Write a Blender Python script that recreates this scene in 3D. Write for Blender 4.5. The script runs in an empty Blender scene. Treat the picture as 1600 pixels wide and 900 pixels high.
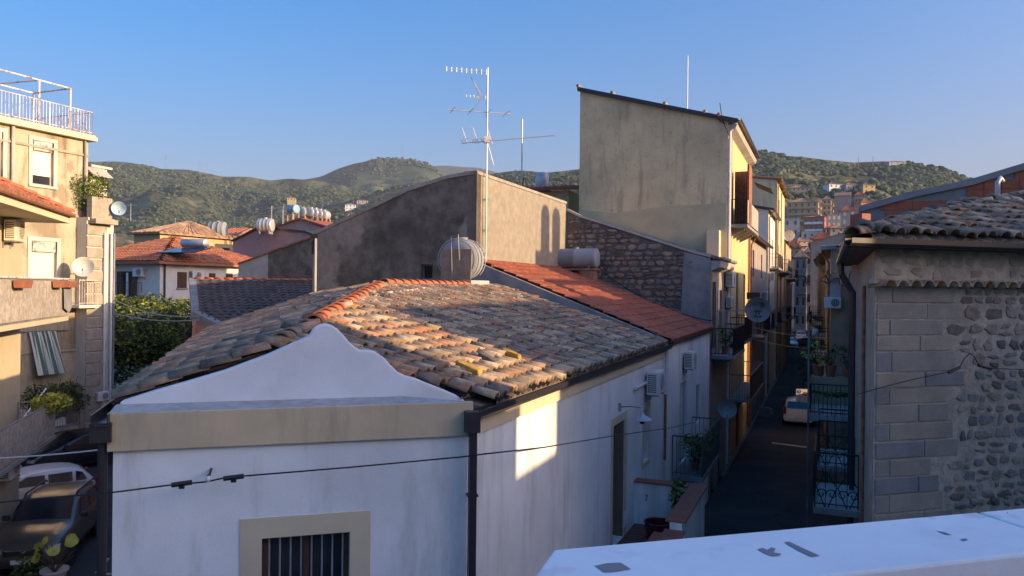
import bpy, math, random
from mathutils import Vector, Matrix, noise
random.seed(7)
sc = bpy.context.scene
V = Vector
# ------------------------------------------------------------------ camera
FPX = 1200.0; EYE = 7.6; ROLL = math.radians(0.6)
Rv = V((math.cos(ROLL), 0, math.sin(ROLL))); Uv = V((-math.sin(ROLL), 0, math.cos(ROLL))); Fv = V((0, 1, 0))
cam = bpy.data.objects.new('camera', bpy.data.cameras.new('camera'))
sc.collection.objects.link(cam); sc.camera = cam
cam.data.sensor_width = 36; cam.data.lens = 36 * FPX / 1600
cam.data.clip_start = .05; cam.data.clip_end = 30000
cam.matrix_world = Matrix.Translation((0, 0, EYE)) @ Matrix((Rv, Uv, -Fv)).transposed().to_4x4()
# ------------------------------------------------------------------ light
SUN_EL = math.radians(13.5)
SUN_H = V((.94, -.341, 0)).normalized()            # horizontal direction towards the sun
sun_dir = V((SUN_H.x * math.cos(SUN_EL), SUN_H.y * math.cos(SUN_EL), math.sin(SUN_EL)))
world = bpy.data.worlds.new('World'); sc.world = world; world.use_nodes = True
wn = world.node_tree; bg = wn.nodes['Background']
sky = wn.nodes.new('ShaderNodeTexSky'); sky.sky_type = 'NISHITA'; sky.sun_disc = False
sky.sun_elevation = SUN_EL; sky.sun_rotation = math.atan2(SUN_H.x, SUN_H.y)
sky.altitude = 50; sky.air_density = 1.0; sky.dust_density = 6.5; sky.ozone_density = 3.1
tint = wn.nodes.new('ShaderNodeMix'); tint.data_type = 'RGBA'; tint.blend_type = 'MULTIPLY'; tint.inputs[0].default_value = 1; tint.inputs[7].default_value = (1.22, 1.08, 1.27, 1)
gam = wn.nodes.new('ShaderNodeGamma'); gam.inputs[1].default_value = .72; hs_ = wn.nodes.new('ShaderNodeHueSaturation'); hs_.inputs['Saturation'].default_value = 1.8
wn.links.new(sky.outputs[0], gam.inputs[0]); wn.links.new(gam.outputs[0], hs_.inputs['Color']); wn.links.new(hs_.outputs[0], tint.inputs[6]); wn.links.new(tint.outputs[2], bg.inputs[0]); bg.inputs[1].default_value = .15
sl = bpy.data.lights.new('sun', 'SUN'); sl.energy = 3.0; sl.angle = math.radians(.5); sl.color = (1, .69, .39)
so = bpy.data.objects.new('sun', sl); sc.collection.objects.link(so)
so.rotation_euler = sun_dir.to_track_quat('Z', 'Y').to_euler()
sc.view_settings.view_transform = 'Standard'; sc.view_settings.look = 'None'
sc.view_settings.exposure = 1.34; sc.view_settings.gamma = 1
# ------------------------------------------------------------------ maths of the place
TH = math.atan(490 / FPX)
D = V((math.sin(TH), math.cos(TH), 0)); E = V((math.cos(TH), -math.sin(TH), 0))   # along the street, across it
C0 = V((-.5, 9, 0))                                                                # street corner of the white house
def W(t, n, z=0): return C0 + D * t + E * n + V((0, 0, z))
def ray(px, py): return Fv + Rv * ((px - 800) / FPX) + Uv * ((450 - py) / FPX)
def atY(px, py, Y): return V((0, 0, EYE)) + ray(px, py) * Y
def onZ(px, py, z):
    r = ray(px, py); return V((0, 0, EYE)) + r * ((z - EYE) / r.z)
class Wall:
    """vertical wall plane: origin, horizontal direction u, outward normal o"""
    def __init__(s, p0, u, o): s.p0 = V((p0.x, p0.y, 0)); s.u = V((u.x, u.y, 0)).normalized(); s.o = V((o.x, o.y, 0)).normalized()
    def p(s, a, z, off=0): return s.p0 + s.u * a + s.o * off + V((0, 0, z))
    def px(s, x, y, off=0):
        r = ray(x, y); q = s.p0 + s.o * off; k = q.dot(s.o) / r.dot(s.o)
        h = V((0, 0, EYE)) + r * k
        return (h - q).dot(s.u), h.z
def LW(n): return Wall(W(0, n), D, E)          # wall on the left of the street, facing it
def RW(n): return Wall(W(0, n), D, -E)         # wall on the right of the street, facing it
def TW(t): return Wall(W(t, 0), E, -D)         # wall across the street direction, facing the camera
FW = Wall(C0, V((-.96, -.28, 0)), V((.28, -.96, 0)))
# ------------------------------------------------------------------ mesh builder
class MB:
    def __init__(s): s.v = []; s.f = []; s.m = []
    def add(s, pts, faces, mi=0):
        k = len(s.v); s.v += [tuple(p) for p in pts]
        for f in faces: s.f.append(tuple(i + k for i in f)); s.m.append(mi)
        return s
    def quad(s, *p, mi=0): return s.add(p, [tuple(range(len(p)))], mi)
    def hexa(s, b, t, mi=0):
        return s.add(list(b) + list(t), [(3, 2, 1, 0), (4, 5, 6, 7), (0, 1, 5, 4), (1, 2, 6, 5), (2, 3, 7, 6), (3, 0, 4, 7)], mi)
    def box(s, o, a, b, c, mi=0):
        return s.hexa([o, o + a, o + a + b, o + b], [o + c, o + a + c, o + a + b + c, o + b + c], mi)
    def cbox(s, c, sx, sy, sz, ang=0, mi=0):
        ca, sa = math.cos(ang), math.sin(ang); a = V((ca, sa, 0)) * sx; b = V((-sa, ca, 0)) * sy; z = V((0, 0, sz))
        return s.box(V(c) - a / 2 - b / 2 - z / 2, a, b, z, mi)
    def wbox(s, w, a0, a1, z0, z1, o0, o1, mi=0):          # box on a wall: along, up, outwards
        P = w.p
        return s.hexa([P(a0, z0, o1), P(a1, z0, o1), P(a1, z0, o0), P(a0, z0, o0)], [P(a0, z1, o1), P(a1, z1, o1), P(a1, z1, o0), P(a0, z1, o0)], mi)
    def sbox(s, t0, t1, n0, n1, z0, z1, mi=0):
        return s.hexa([W(t0, n0, z0), W(t1, n0, z0), W(t1, n1, z0), W(t0, n1, z0)], [W(t0, n0, z1), W(t1, n0, z1), W(t1, n1, z1), W(t0, n1, z1)], mi)
    def prism(s, pts, ext, mi=0):
        n = len(pts); ext = V(ext); q = [V(p) + ext for p in pts]
        return s.add([V(p) for p in pts] + q, [tuple(range(n)), tuple(range(2 * n - 1, n - 1, -1))] + [(i, i + n, (i + 1) % n + n, (i + 1) % n) for i in range(n)], mi)
    def wpoly(s, w, pts, o0, o1, mi=0):
        return s.prism([w.p(a, z, o1) for a, z in pts], w.o * (o0 - o1), mi)
    def wall(s, w, a0, a1, z0, z1, holes, depth=.18, off=0, mi=0, th=0):
        """wall face with real openings and their reveals"""
        xs = sorted({a0, a1} | {h[i] for h in holes for i in (0, 1)}); zs = sorted({z0, z1} | {h[i] for h in holes for i in (2, 3)})
        xs = [x for x in xs if a0 <= x <= a1]; zs = [z for z in zs if z0 <= z <= z1]
        for i in range(len(xs) - 1):
            for j in range(len(zs) - 1):
                cx = (xs[i] + xs[i + 1]) / 2; cz = (zs[j] + zs[j + 1]) / 2
                if any(h[0] < cx < h[1] and h[2] < cz < h[3] for h in holes): continue
                s.quad(w.p(xs[i], zs[j], off), w.p(xs[i + 1], zs[j], off), w.p(xs[i + 1], zs[j + 1], off), w.p(xs[i], zs[j + 1], off), mi=mi)
        for h in holes:
            a, b, c, d = h[:4]; P = w.p
            for q in (((a, c), (a, d)), ((b, d), (b, c)), ((a, d), (b, d)), ((b, c), (a, c))):
                s.quad(P(*q[0], off), P(*q[1], off), P(*q[1], off - depth), P(*q[0], off - depth), mi=mi)
        return s
    def tube(s, pts, r, seg=6, mi=0, r1=None):
        pts = [V(p) for p in pts]; n = len(pts); k = len(s.v); up = V((0, 0, 1)); prev = None
        for i, p in enumerate(pts):
            t = (pts[min(i + 1, n - 1)] - pts[max(i - 1, 0)]).normalized()
            a = prev if prev is not None else (up.cross(t) if abs(t.z) < .95 else V((1, 0, 0)).cross(t))
            a = (a - t * a.dot(t)).normalized(); b = t.cross(a); prev = a
            rr = r if r1 is None else r + (r1 - r) * i / (n - 1)
            for j in range(seg):
                c = 2 * math.pi * j / seg; s.v.append(tuple(p + a * (math.cos(c) * rr) + b * (math.sin(c) * rr)))
        for i in range(n - 1):
            for j in range(seg):
                s.f.append((k + i * seg + j, k + i * seg + (j + 1) % seg, k + (i + 1) * seg + (j + 1) % seg, k + (i + 1) * seg + j)); s.m.append(mi)
        s.f.append(tuple(k + j for j in range(seg))[::-1]); s.m.append(mi)
        s.f.append(tuple(k + (n - 1) * seg + j for j in range(seg))); s.m.append(mi)
        return s
    def lathe(s, prof, o, ax=V((0, 0, 1)), seg=20, mi=0):
        o = V(o); ax = V(ax).normalized(); a = (V((1, 0, 0)) if abs(ax.x) < .8 else V((0, 1, 0))).cross(ax).normalized(); b = ax.cross(a); k = len(s.v)
        for r, h in prof:
            for j in range(seg):
                c = 2 * math.pi * j / seg; s.v.append(tuple(o + ax * h + (a * math.cos(c) + b * math.sin(c)) * r))
        for i in range(len(prof) - 1):
            for j in range(seg): s.f.append((k + i * seg + j, k + i * seg + (j + 1) % seg, k + (i + 1) * seg + (j + 1) % seg, k + (i + 1) * seg + j)); s.m.append(mi)
        if prof[0][0] > 0: s.f.append(tuple(k + j for j in range(seg))[::-1]); s.m.append(mi)
        if prof[-1][0] > 0: s.f.append(tuple(k + (len(prof) - 1) * seg + j for j in range(seg))); s.m.append(mi)
        return s
    def build(s, name, mats, parent=None, smooth=False, bevel=0, kind=None, label=None):
        me = bpy.data.meshes.new(name); off = V((0, 0, 0))
        pp = parent
        while pp is not None: off += pp.location; pp = pp.parent
        vs = [(x - off.x, y - off.y, z - off.z) for x, y, z in s.v] if parent is not None else s.v
        me.from_pydata(vs, [], s.f)
        for m in (mats if isinstance(mats, (list, tuple)) else [mats]): me.materials.append(m)
        if any(s.m): me.polygons.foreach_set('material_index', s.m)
        if smooth: me.polygons.foreach_set('use_smooth', [True] * len(s.f))
        me.update(); ob = bpy.data.objects.new(name, me); sc.collection.objects.link(ob)
        if parent is not None: ob.parent = parent
        if bevel:
            b = ob.modifiers.new('bevel', 'BEVEL'); b.width = bevel; b.segments = 2; b.limit_method = 'ANGLE'
        if kind: ob['kind'] = kind
        if label: ob['label'] = label
        return ob
def thing(name, label, cat, loc=(0, 0, 0), group=None):
    o = bpy.data.objects.new(name, None); sc.collection.objects.link(o); o.location = loc; o.empty_display_size = .2
    o['label'] = label; o['category'] = cat
    if group: o['group'] = group
    return o
def tag(o, label, cat, group=None):
    o['label'] = label; o['category'] = cat
    if group: o['group'] = group
    return o
def copy_tree(o, parent=None):
    c = o.copy(); sc.collection.objects.link(c)
    if parent is not None: c.parent = parent
    for ch in list(o.children): copy_tree(ch, c)
    return c
def place(o, loc, ang=0, scale=1, label=None, group=None):
    o.location = loc; o.rotation_euler.z = ang; o.scale = (scale,) * 3
    if label: o['label'] = label
    if group: o['group'] = group
    return o
# ------------------------------------------------------------------ materials
def rgb(c, k=1): return (min(c[0] * k, 1), min(c[1] * k, 1), min(c[2] * k, 1), 1)
def mat(name, col, rough=.85, var=.15, scale=2., bump=.15, bscale=40., dirt=None, damt=.5, dscale=1.2, streak=0, metal=0, patch=None, pscale=.6, pth=.56, spots=None, sscale=14, sth=.62, spec=.3, trans=0, coord=None, late=False):
    m = bpy.data.materials.new(name); m.use_nodes = True; nt = m.node_tree; N = nt.nodes; L = nt.links
    b = N['Principled BSDF']; b.inputs['Roughness'].default_value = rough; b.inputs['Metallic'].default_value = metal
    b.inputs['Specular IOR Level'].default_value = spec
    if coord: pos = N.new('ShaderNodeTexCoord').outputs[coord]
    else: pos = N.new('ShaderNodeNewGeometry').outputs['Position']
    def nz(sc_, det=4, vec=pos, rough_=.6):
        n = N.new('ShaderNodeTexNoise'); n.inputs['Scale'].default_value = sc_; n.inputs['Detail'].default_value = det; n.inputs['Roughness'].default_value = rough_
        L.new(vec, n.inputs['Vector']); return n.outputs[0]
    def ramp(x, a, bb):
        r = N.new('ShaderNodeMapRange'); r.inputs[1].default_value = a; r.inputs[2].default_value = bb; r.interpolation_type = 'SMOOTHSTEP'; L.new(x, r.inputs[0]); return r.outputs[0]
    def mix(f, A, B):
        x = N.new('ShaderNodeMix'); x.data_type = 'RGBA'
        if isinstance(f, float): x.inputs[0].default_value = f
        else: L.new(f, x.inputs[0])
        for i, q in ((6, A), (7, B)):
            if isinstance(q, tuple): x.inputs[i].default_value = q
            else: L.new(q, x.inputs[i])
        return x.outputs[2]
    def mul(a, k):
        x = N.new('ShaderNodeMath'); x.operation = 'MULTIPLY'; L.new(a, x.inputs[0])
        if isinstance(k, float): x.inputs[1].default_value = k
        else: L.new(k, x.inputs[1])
        return x.outputs[0]
    c = mix(ramp(nz(scale, 5), .3, .7), rgb(col, 1 - var), rgb(col, 1 + var))
    if patch and not late: c = mix(ramp(nz(pscale, 6), pth, pth + .04), c, rgb(patch))
    if dirt:
        mp = N.new('ShaderNodeMapping'); L.new(pos, mp.inputs[0]); mp.inputs['Scale'].default_value = (1, 1, .16 if streak else 1)
        d = ramp(nz(dscale * (3 if streak else 1), 6, mp.outputs[0], .65), .48, .72)
        c = mix(mul(d, damt), c, rgb(dirt))
        c = mix(mul(ramp(nz(dscale * .45, 5), .45, .7), damt * .7), c, rgb(dirt, 1.15))
    if patch and late: c = mix(mul(ramp(nz(pscale, 7, pos, .55), pth, pth + .05), .85), c, mix(ramp(nz(scale * 1.7, 5), .3, .7), rgb(patch, .8), rgb(patch, 1.15)))
    if spots: c = mix(mul(ramp(nz(sscale, 3), sth, sth + .06), ramp(nz(sscale * .2, 2), .4, .6)), c, rgb(spots))
    L.new(c, b.inputs['Base Color'])
    if bump:
        bp = N.new('ShaderNodeBump'); bp.inputs['Strength'].default_value = bump; bp.inputs['Distance'].default_value = .02
        L.new(nz(bscale, 5), bp.inputs['Height']); L.new(bp.outputs[0], b.inputs['Normal'])
    if trans: b.inputs['Transmission Weight'].default_value = trans
    return m
def flat(name, col, rough=.5, metal=0, spec=.5):
    return mat(name, col, rough, .06, 8, 0, metal=metal, spec=spec)
M = {}
M['white'] = mat('white_render', (.80, .83, .83), dirt=(.44, .45, .44), damt=.6, streak=1, dscale=.8, bump=.14, var=.05, scale=1.1)
M['cream'] = mat('cream_render', (.60, .50, .33), dirt=(.30, .26, .20), damt=.45, streak=1, dscale=1.6, bump=.1, var=.05)
M['creamclean'] = mat('cream_surround', (.62, .54, .38), dirt=(.45, .38, .28), damt=.2, bump=.08, var=.04)
M['parapet'] = mat('gable_render', (.71, .75, .79), dirt=(.50, .50, .47), damt=.4, streak=0, dscale=.9, bump=.12, var=.05)
M['ledge'] = mat('ledge_cement', (.40, .40, .39), dirt=(.25, .25, .24), damt=.6, dscale=6, var=.15, scale=9, bump=.3)
M['coping'] = mat('coping_paint', (.76, .80, .82), dirt=(.52, .54, .56), damt=.5, dscale=1.6, rough=.7, var=.04, scale=3, bump=.06, bscale=120, spots=(.62, .63, .66), sscale=5, sth=.6)
M['chip'] = mat('bare_cement', (.22, .23, .24), var=.1, bump=.1)
M['black'] = flat('black_metal', (.022, .022, .026), .45)
M['gutter'] = flat('dark_gutter_metal', (.03, .028, .032), .35)
M['iron'] = mat('iron_paint', (.02, .02, .024), rough=.5, var=.2, bump=0)
M['greyiron'] = mat('weathered_iron', (.22, .23, .25), rough=.6, var=.2, bump=0)
M['rail'] = mat('flaking_white_rail', (.62, .58, .56), rough=.7, spots=(.30, .16, .10), sscale=9, sth=.5, bump=0)
M['greeniron'] = flat('green_iron', (.05, .085, .08), .5)
M['glass'] = mat('window_glass', (.03, .036, .045), rough=.06, var=.3, scale=1.5, bump=0, spec=.8)
M['dark'] = flat('dark_interior', (.015, .015, .017), .8)
M['brownwood'] = mat('brown_wood', (.10, .055, .035), rough=.6, var=.25, scale=6, bump=.2)
M['ply'] = mat('weathered_board', (.30, .22, .15), var=.2, scale=5, dirt=(.2, .17, .14), damt=.5, streak=1, bump=.2)
M['doorwood'] = mat('door_leaf', (.22, .17, .12), var=.1, bump=.05)
M['shutgrey'] = mat('louvre_white', (.55, .57, .55), rough=.6, bump=0, var=.06)
M['acwhite'] = mat('ac_casing', (.72, .72, .70), rough=.45, var=.04, bump=0, dirt=(.5, .48, .42), damt=.3)
M['acyell'] = mat('ac_casing_old', (.66, .60, .48), rough=.5, var=.05, bump=0)
M['steel'] = mat('galvanised_steel', (.50, .51, .52), rough=.55, metal=.35, var=.12, bump=.02)
M['tankgrey'] = mat('tank_grey', (.27, .30, .32), rough=.6, var=.06, bump=.02, dirt=(.28, .3, .3), damt=.3, streak=1)
M['tankblue'] = mat('tank_blue', (.22, .38, .52), rough=.4, var=.06, bump=0)
M['tankwhite'] = mat('tank_white', (.48, .49, .49), rough=.35, var=.08, bump=0, metal=.3)
M['alu'] = mat('antenna_aluminium', (.46, .47, .48), rough=.4, metal=.6, var=.1, bump=0)
M['rust'] = mat('rusty_pipe', (.26, .12, .07), rough=.8, var=.3, scale=9, bump=.1)
M['pvcwhite'] = flat('white_pvc', (.66, .67, .68), .4)
M['pvcorange'] = mat('tan_pipe', (.52, .32, .19), rough=.5, var=.08, bump=0)
M['cable'] = flat('cable_black', (.012, .012, .014), .5)
M['cablegrey'] = flat('cable_grey', (.28, .28, .28), .5)
M['asphalt'] = mat('asphalt', (.050, .052, .056), rough=.9, var=.18, scale=.5, bump=.35, bscale=60, dirt=(.085, .08, .075), damt=.6, dscale=.35, spots=(.03, .03, .03), sscale=1.4)
M['roadwhite'] = mat('road_paint', (.55, .55, .53), var=.2, scale=8, bump=.1)
M['kerb'] = mat('kerb_stone', (.20, .19, .18), var=.2, scale=4, bump=.2)
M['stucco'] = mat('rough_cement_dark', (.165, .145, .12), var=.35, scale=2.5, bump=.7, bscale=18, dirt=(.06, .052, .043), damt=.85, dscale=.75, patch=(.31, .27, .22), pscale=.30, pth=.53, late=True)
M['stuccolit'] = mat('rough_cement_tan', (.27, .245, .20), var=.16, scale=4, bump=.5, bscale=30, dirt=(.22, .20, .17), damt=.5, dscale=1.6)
M['stuccocap'] = mat('cement_capping', (.34, .32, .28), var=.2, scale=3, bump=.4, bscale=20, dirt=(.14, .13, .12), damt=.5)
M['tallwall'] = mat('yellow_grey_render', (.62, .53, .32), var=.09, scale=.9, bump=.25, bscale=25, dirt=(.24, .21, .16), damt=.6, dscale=.75, streak=1, spots=(.24, .21, .16), sscale=16, sth=.60)
M['yellow'] = mat('yellow_facade', (.52, .44, .23), var=.05, bump=.1, dirt=(.45, .36, .2), damt=.3, streak=1)
M['mortar'] = mat('old_mortar', (.13, .112, .095), var=.25, scale=5, bump=.8, bscale=18, dirt=(.10, .09, .08), damt=.6, dscale=2)
M['mortarlight'] = mat('lime_mortar', (.42, .36, .285), var=.22, scale=6, bump=.9, bscale=16, dirt=(.20, .175, .15), damt=.5, dscale=1.8, patch=(.42, .42, .44), pscale=.5, pth=.63)
STN = [mat('stone_%s' % w_, c_, var=.22, scale=5, bump=.55, bscale=24, dirt=(.09, .08, .075), damt=.5, dscale=3) for w_, c_ in (('brown', (.27, .215, .165)), ('grey', (.23, .21, .19)), ('dark', (.15, .13, .115)), ('tan', (.33, .27, .21)), ('rust', (.26, .18, .135)))]
RST = [mat('rubble_%s' % w_, c_, var=.25, scale=6, bump=.7, bscale=24, dirt=(.08, .07, .06), damt=.5, dscale=4) for w_, c_ in (('brown', (.29, .235, .18)), ('grey', (.27, .24, .205)), ('dark', (.17, .145, .125)), ('tan', (.35, .29, .225)), ('slate', (.23, .22, .205)))]
ASH = [mat('ashlar_%s' % w_, c_, var=.10, scale=2.5, bump=.4, bscale=35, dirt=(.13, .12, .11), damt=.3, dscale=2) for w_, c_ in (('tan', (.35, .30, .235)), ('grey', (.30, .27, .225)), ('blue', (.25, .24, .23)))]
M['cement'] = mat('grey_cement', (.27, .27, .27), var=.14, scale=2, bump=.3, bscale=25, dirt=(.13, .13, .13), damt=.5, dscale=1.5)
M['cementlight'] = mat('pale_cement', (.42, .41, .39), var=.12, scale=2, bump=.3, bscale=25, dirt=(.26, .24, .22), damt=.5, dscale=1.5, streak=1)
M['hollow'] = mat('hollow_brick', (.36, .115, .06), var=.16, scale=6, bump=.3, bscale=30, dirt=(.22, .10, .07), damt=.4, dscale=3)
M['brick'] = mat('brown_brick', (.30, .18, .12), var=.2, scale=8, bump=.4, bscale=30)
M['terracotta'] = mat('terracotta', (.30, .105, .07), rough=.7, var=.15, scale=4, bump=.1)
M['floortile'] = mat('red_floor_tile', (.16, .055, .045), rough=.5, var=.15, scale=4, bump=.03)
M['grout'] = flat('grout', (.35, .28, .25), .9)
M['pot'] = mat('clay_pot', (.30, .12, .07), rough=.75, var=.15, bump=.1)
M['plum'] = flat('plum_plastic', (.075, .008, .018), .35)
def tilemat(nm, c): return mat('roof_tile_' + nm, c, rough=.9, var=.28, scale=7, bump=.45, bscale=55, dirt=(.085, .075, .06), damt=.66, dscale=5, spots=(.42, .25, .08), sscale=12, sth=.60)
TILE = [tilemat(a, b) for a, b in (('clay', (.38, .235, .15)), ('sand', (.44, .32, .205)), ('pale', (.47, .38, .265)), ('brown', (.28, .20, .14)), ('grey', (.26, .21, .165)), ('soot', (.175, .145, .115)), ('orange', (.45, .21, .115)))]
M['gold'] = mat('gold_lichen', (.52, .30, .05), var=.25, scale=6, bump=.6, bscale=30, dirt=(.12, .09, .05), damt=.5, dscale=4)
TILE.append(mat('roof_tile_lichen', (.40, .25, .09), rough=.9, var=.25, scale=9, bump=.6, bscale=40, dirt=(.10, .08, .05), damt=.7, dscale=6))
M['ridge'] = mat('new_ridge_tile', (.46, .155, .075), rough=.75, var=.14, scale=5, bump=.15, dirt=(.36, .14, .08), damt=.4, dscale=3)
M['lime'] = mat('mortar_bed', (.52, .47, .40), var=.2, scale=8, bump=.8, bscale=25)
M['redtile'] = mat('red_roof_tile', (.36, .115, .065), rough=.8, var=.16, scale=5, bump=.2, dirt=(.22, .085, .06), damt=.5, dscale=1.5)
M['redtile2'] = mat('bright_roof_tile', (.38, .15, .085), rough=.8, var=.14, scale=3, bump=.2, dirt=(.33, .13, .08), damt=.4, dscale=1.5)
def tones(a, ks=((1.0, 1.0, 1.0), (1.18, 1.12, 1.1), (.78, .80, .84), (.95, 1.08, 1.12))):
    out = []
    for i, k in enumerate(ks):
        n, c = a[0], a[1]; out.append(mat(n + '_' + 'abcd'[i], tuple(x * y for x, y in zip(c, k)), rough=.85, var=.2, scale=6, bump=.3, bscale=40, dirt=tuple(x * .5 for x in c), damt=.5, dscale=2.5))
    return out
REDT = tones(('red_interlocking_tile', (.36, .115, .065))); REDT2 = tones(('bright_interlocking_tile', (.40, .155, .085))); DARKT = tones(('dark_interlocking_tile', (.105, .086, .078)))
M['darktile'] = mat('slate_colour_tile', (.080, .074, .078), rough=.8, var=.2, scale=5, bump=.2, dirt=(.05, .045, .045), damt=.4, dscale=2)
M['oldtile'] = mat('old_far_tile', (.34, .22, .14), rough=.9, var=.4, scale=2.2, bump=.5, bscale=8, dirt=(.16, .12, .09), damt=.7, dscale=1.4)
M['leftwall'] = mat('peeling_render', (.42, .38, .28), var=.10, scale=1.2, bump=.3, bscale=18, dirt=(.17, .13, .085), damt=.95, dscale=1.0, streak=1, patch=(.30, .25, .18), pscale=.5, pth=.58)
M['leftpale'] = mat('pale_left_render', (.60, .57, .50), var=.08, bump=.15, dirt=(.38, .34, .29), damt=.45, dscale=.8, streak=1)
M['leftcream'] = mat('cream_left_house', (.47, .42, .30), var=.05, bump=.1, dirt=(.5, .42, .3), damt=.25)
M['quoin'] = mat('quoin_stone', (.33, .30, .245), var=.15, scale=3, bump=.3)
M['pink'] = mat('salmon_render', (.52, .27, .20), var=.08, bump=.1, dirt=(.4, .2, .15), damt=.3)
M['pinkgrey'] = mat('dull_pink_render', (.38, .27, .24), var=.08, bump=.1, dirt=(.25, .2, .18), damt=.3)
M['ochre'] = mat('ochre_render', (.48, .36, .19), var=.07, bump=.1, dirt=(.4, .28, .15), damt=.3)
M['greyred'] = mat('rose_block_render', (.36, .13, .115), var=.08, bump=.05)
M['greyplaster'] = mat('grey_street_render', (.30, .27, .24), var=.12, bump=.2, dirt=(.16, .14, .13), damt=.5, dscale=.8, streak=1)
M['tanplaster'] = mat('tan_street_render', (.42, .33, .22), var=.12, bump=.2, dirt=(.22, .17, .13), damt=.5, dscale=.8, streak=1)
M['leaf'] = mat('leaf_green', (.16, .21, .04), rough=.6, var=.5, scale=.7, bump=0, spec=.25)
M['leafdark'] = mat('leaf_dark', (.028, .05, .014), rough=.6, var=.4, scale=2, bump=0, spec=.25)
M['leafgrey'] = mat('leaf_olive', (.10, .12, .06), rough=.7, var=.35, scale=3, bump=0)
M['leafyel'] = mat('leaf_yellow_green', (.36, .38, .07), rough=.6, var=.3, scale=5, bump=0)
M['bark'] = mat('bark', (.09, .065, .045), var=.3, scale=8, bump=.6)
M['blindwhite'] = mat('roller_blind', (.74, .70, .62), rough=.6, var=.03, bump=0)
M['peel'] = mat('peeling_box', (.55, .52, .48), spots=(.2, .19, .18), sscale=7, sth=.5, bump=.2)
M['lattice'] = mat('balcony_matting', (.36, .33, .29), var=.25, scale=7, bump=.3, dirt=(.2, .17, .14), damt=.5, dscale=2, streak=1)
M['stripew'] = flat('awning_white', (.60, .62, .60), .9)
M['stripeg'] = flat('awning_green', (.10, .20, .17), .9)
M['solar'] = flat('solar_glass', (.03, .05, .09), .12, spec=.8)
M['dish'] = mat('dish_grey', (.30, .31, .32), rough=.5, var=.06, bump=0)
M['dishw'] = mat('dish_white', (.60, .58, .54), rough=.5, var=.06, bump=0)
M['haydirt'] = None
# ------------------------------------------------------------------ kits
def wang(w): x = w.o.cross(V((0, 0, 1))); return math.atan2(x.y, x.x)
def window(w, a0, a1, z0, z1, parent, style='glass', off=0, depth=.16, name='window', frame=None, bars=0):
    if a0 > a1: a0, a1 = a1, a0
    mb = MB(); fw = min(.06, (a1 - a0) * .1); o1 = off - depth + .05; o0 = off - depth
    for q in ((a0, a0 + fw, z0, z1), (a1 - fw, a1, z0, z1), (a0 + fw, a1 - fw, z1 - fw, z1), (a0 + fw, a1 - fw, z0, z0 + fw)): mb.wbox(w, *q, o0, o1)
    if style in ('glass', 'half') and a1 - a0 > .5: mb.wbox(w, (a0 + a1) / 2 - fw / 2, (a0 + a1) / 2 + fw / 2, z0 + fw, z1 - fw, o0, o1)
    f = mb.build(name, frame or M['brownwood'], parent)
    if style in ('glass', 'half', 'roller'):
        g = MB(); g.wbox(w, a0 + fw, a1 - fw, z0 + fw, z1 - fw, o0, o0 + .012); g.build('pane', M['glass'], f)
    if style == 'roller':
        g = MB(); g.wbox(w, a0 + fw, a1 - fw, z1 - (z1 - z0) * .22, z1 - .01, o0 + .02, off + .02); g.build('blind_box', M['peel'], f)
        g = MB(); n = 14; zz = z0 + (z1 - z0) * .22; dz = (z1 - (z1 - z0) * .22 - zz) / n
        for i in range(n): g.wbox(w, a0 + fw, a1 - fw, zz + i * dz + .004, zz + (i + 1) * dz, o0 + .02, o0 + .05)
        g.build('roller_blind', M['blindwhite'], f)
    if style in ('louvre', 'brown', 'grey'):
        mt = {'louvre': M['shutgrey'], 'brown': M['brownwood'], 'grey': M['greyiron']}[style]
        mid = (a0 + a1) / 2
        for x0, x1 in ((a0 + fw, mid - .01), (mid + .01, a1 - fw)):
            s = MB(); k = max(int((z1 - z0) / .07), 4); dz = (z1 - z0 - 2 * fw) / k; e = (x1 - x0) * .12
            s.wbox(w, x0, x0 + e, z0 + fw, z1 - fw, o0, o1 - .005).wbox(w, x1 - e, x1, z0 + fw, z1 - fw, o0, o1 - .005)
            for i in range(k):
                z = z0 + fw + i * dz
                s.hexa([w.p(x0 + e, z, o1 - .01), w.p(x1 - e, z, o1 - .01), w.p(x1 - e, z + dz * .5, o0), w.p(x0 + e, z + dz * .5, o0)], [w.p(x0 + e, z + .012, o1 - .01), w.p(x1 - e, z + .012, o1 - .01), w.p(x1 - e, z + dz * .5 + .012, o0), w.p(x0 + e, z + dz * .5 + .012, o0)])
            s.build('shutter', mt, f)
        g = MB(); g.wbox(w, a0 + fw, a1 - fw, z0 + fw, z1 - fw, o0 - .03, o0 - .01); g.build('backing', M['dark'], f)
    if style == 'dark':
        g = MB(); g.wbox(w, a0 + fw, a1 - fw, z0 + fw, z1 - fw, o0 - .02, o0 - .01); g.build('pane', M['dark'], f)
    if bars:
        for i in range(bars):
            x = a0 + (a1 - a0) * (i + .7) / (bars + .4)
            g = MB(); g.tube([w.p(x, z0, off - .05), w.p(x, z1, off - .05)], .011, 6); g.build('bar', M['greyiron'], f)
    return f
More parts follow.
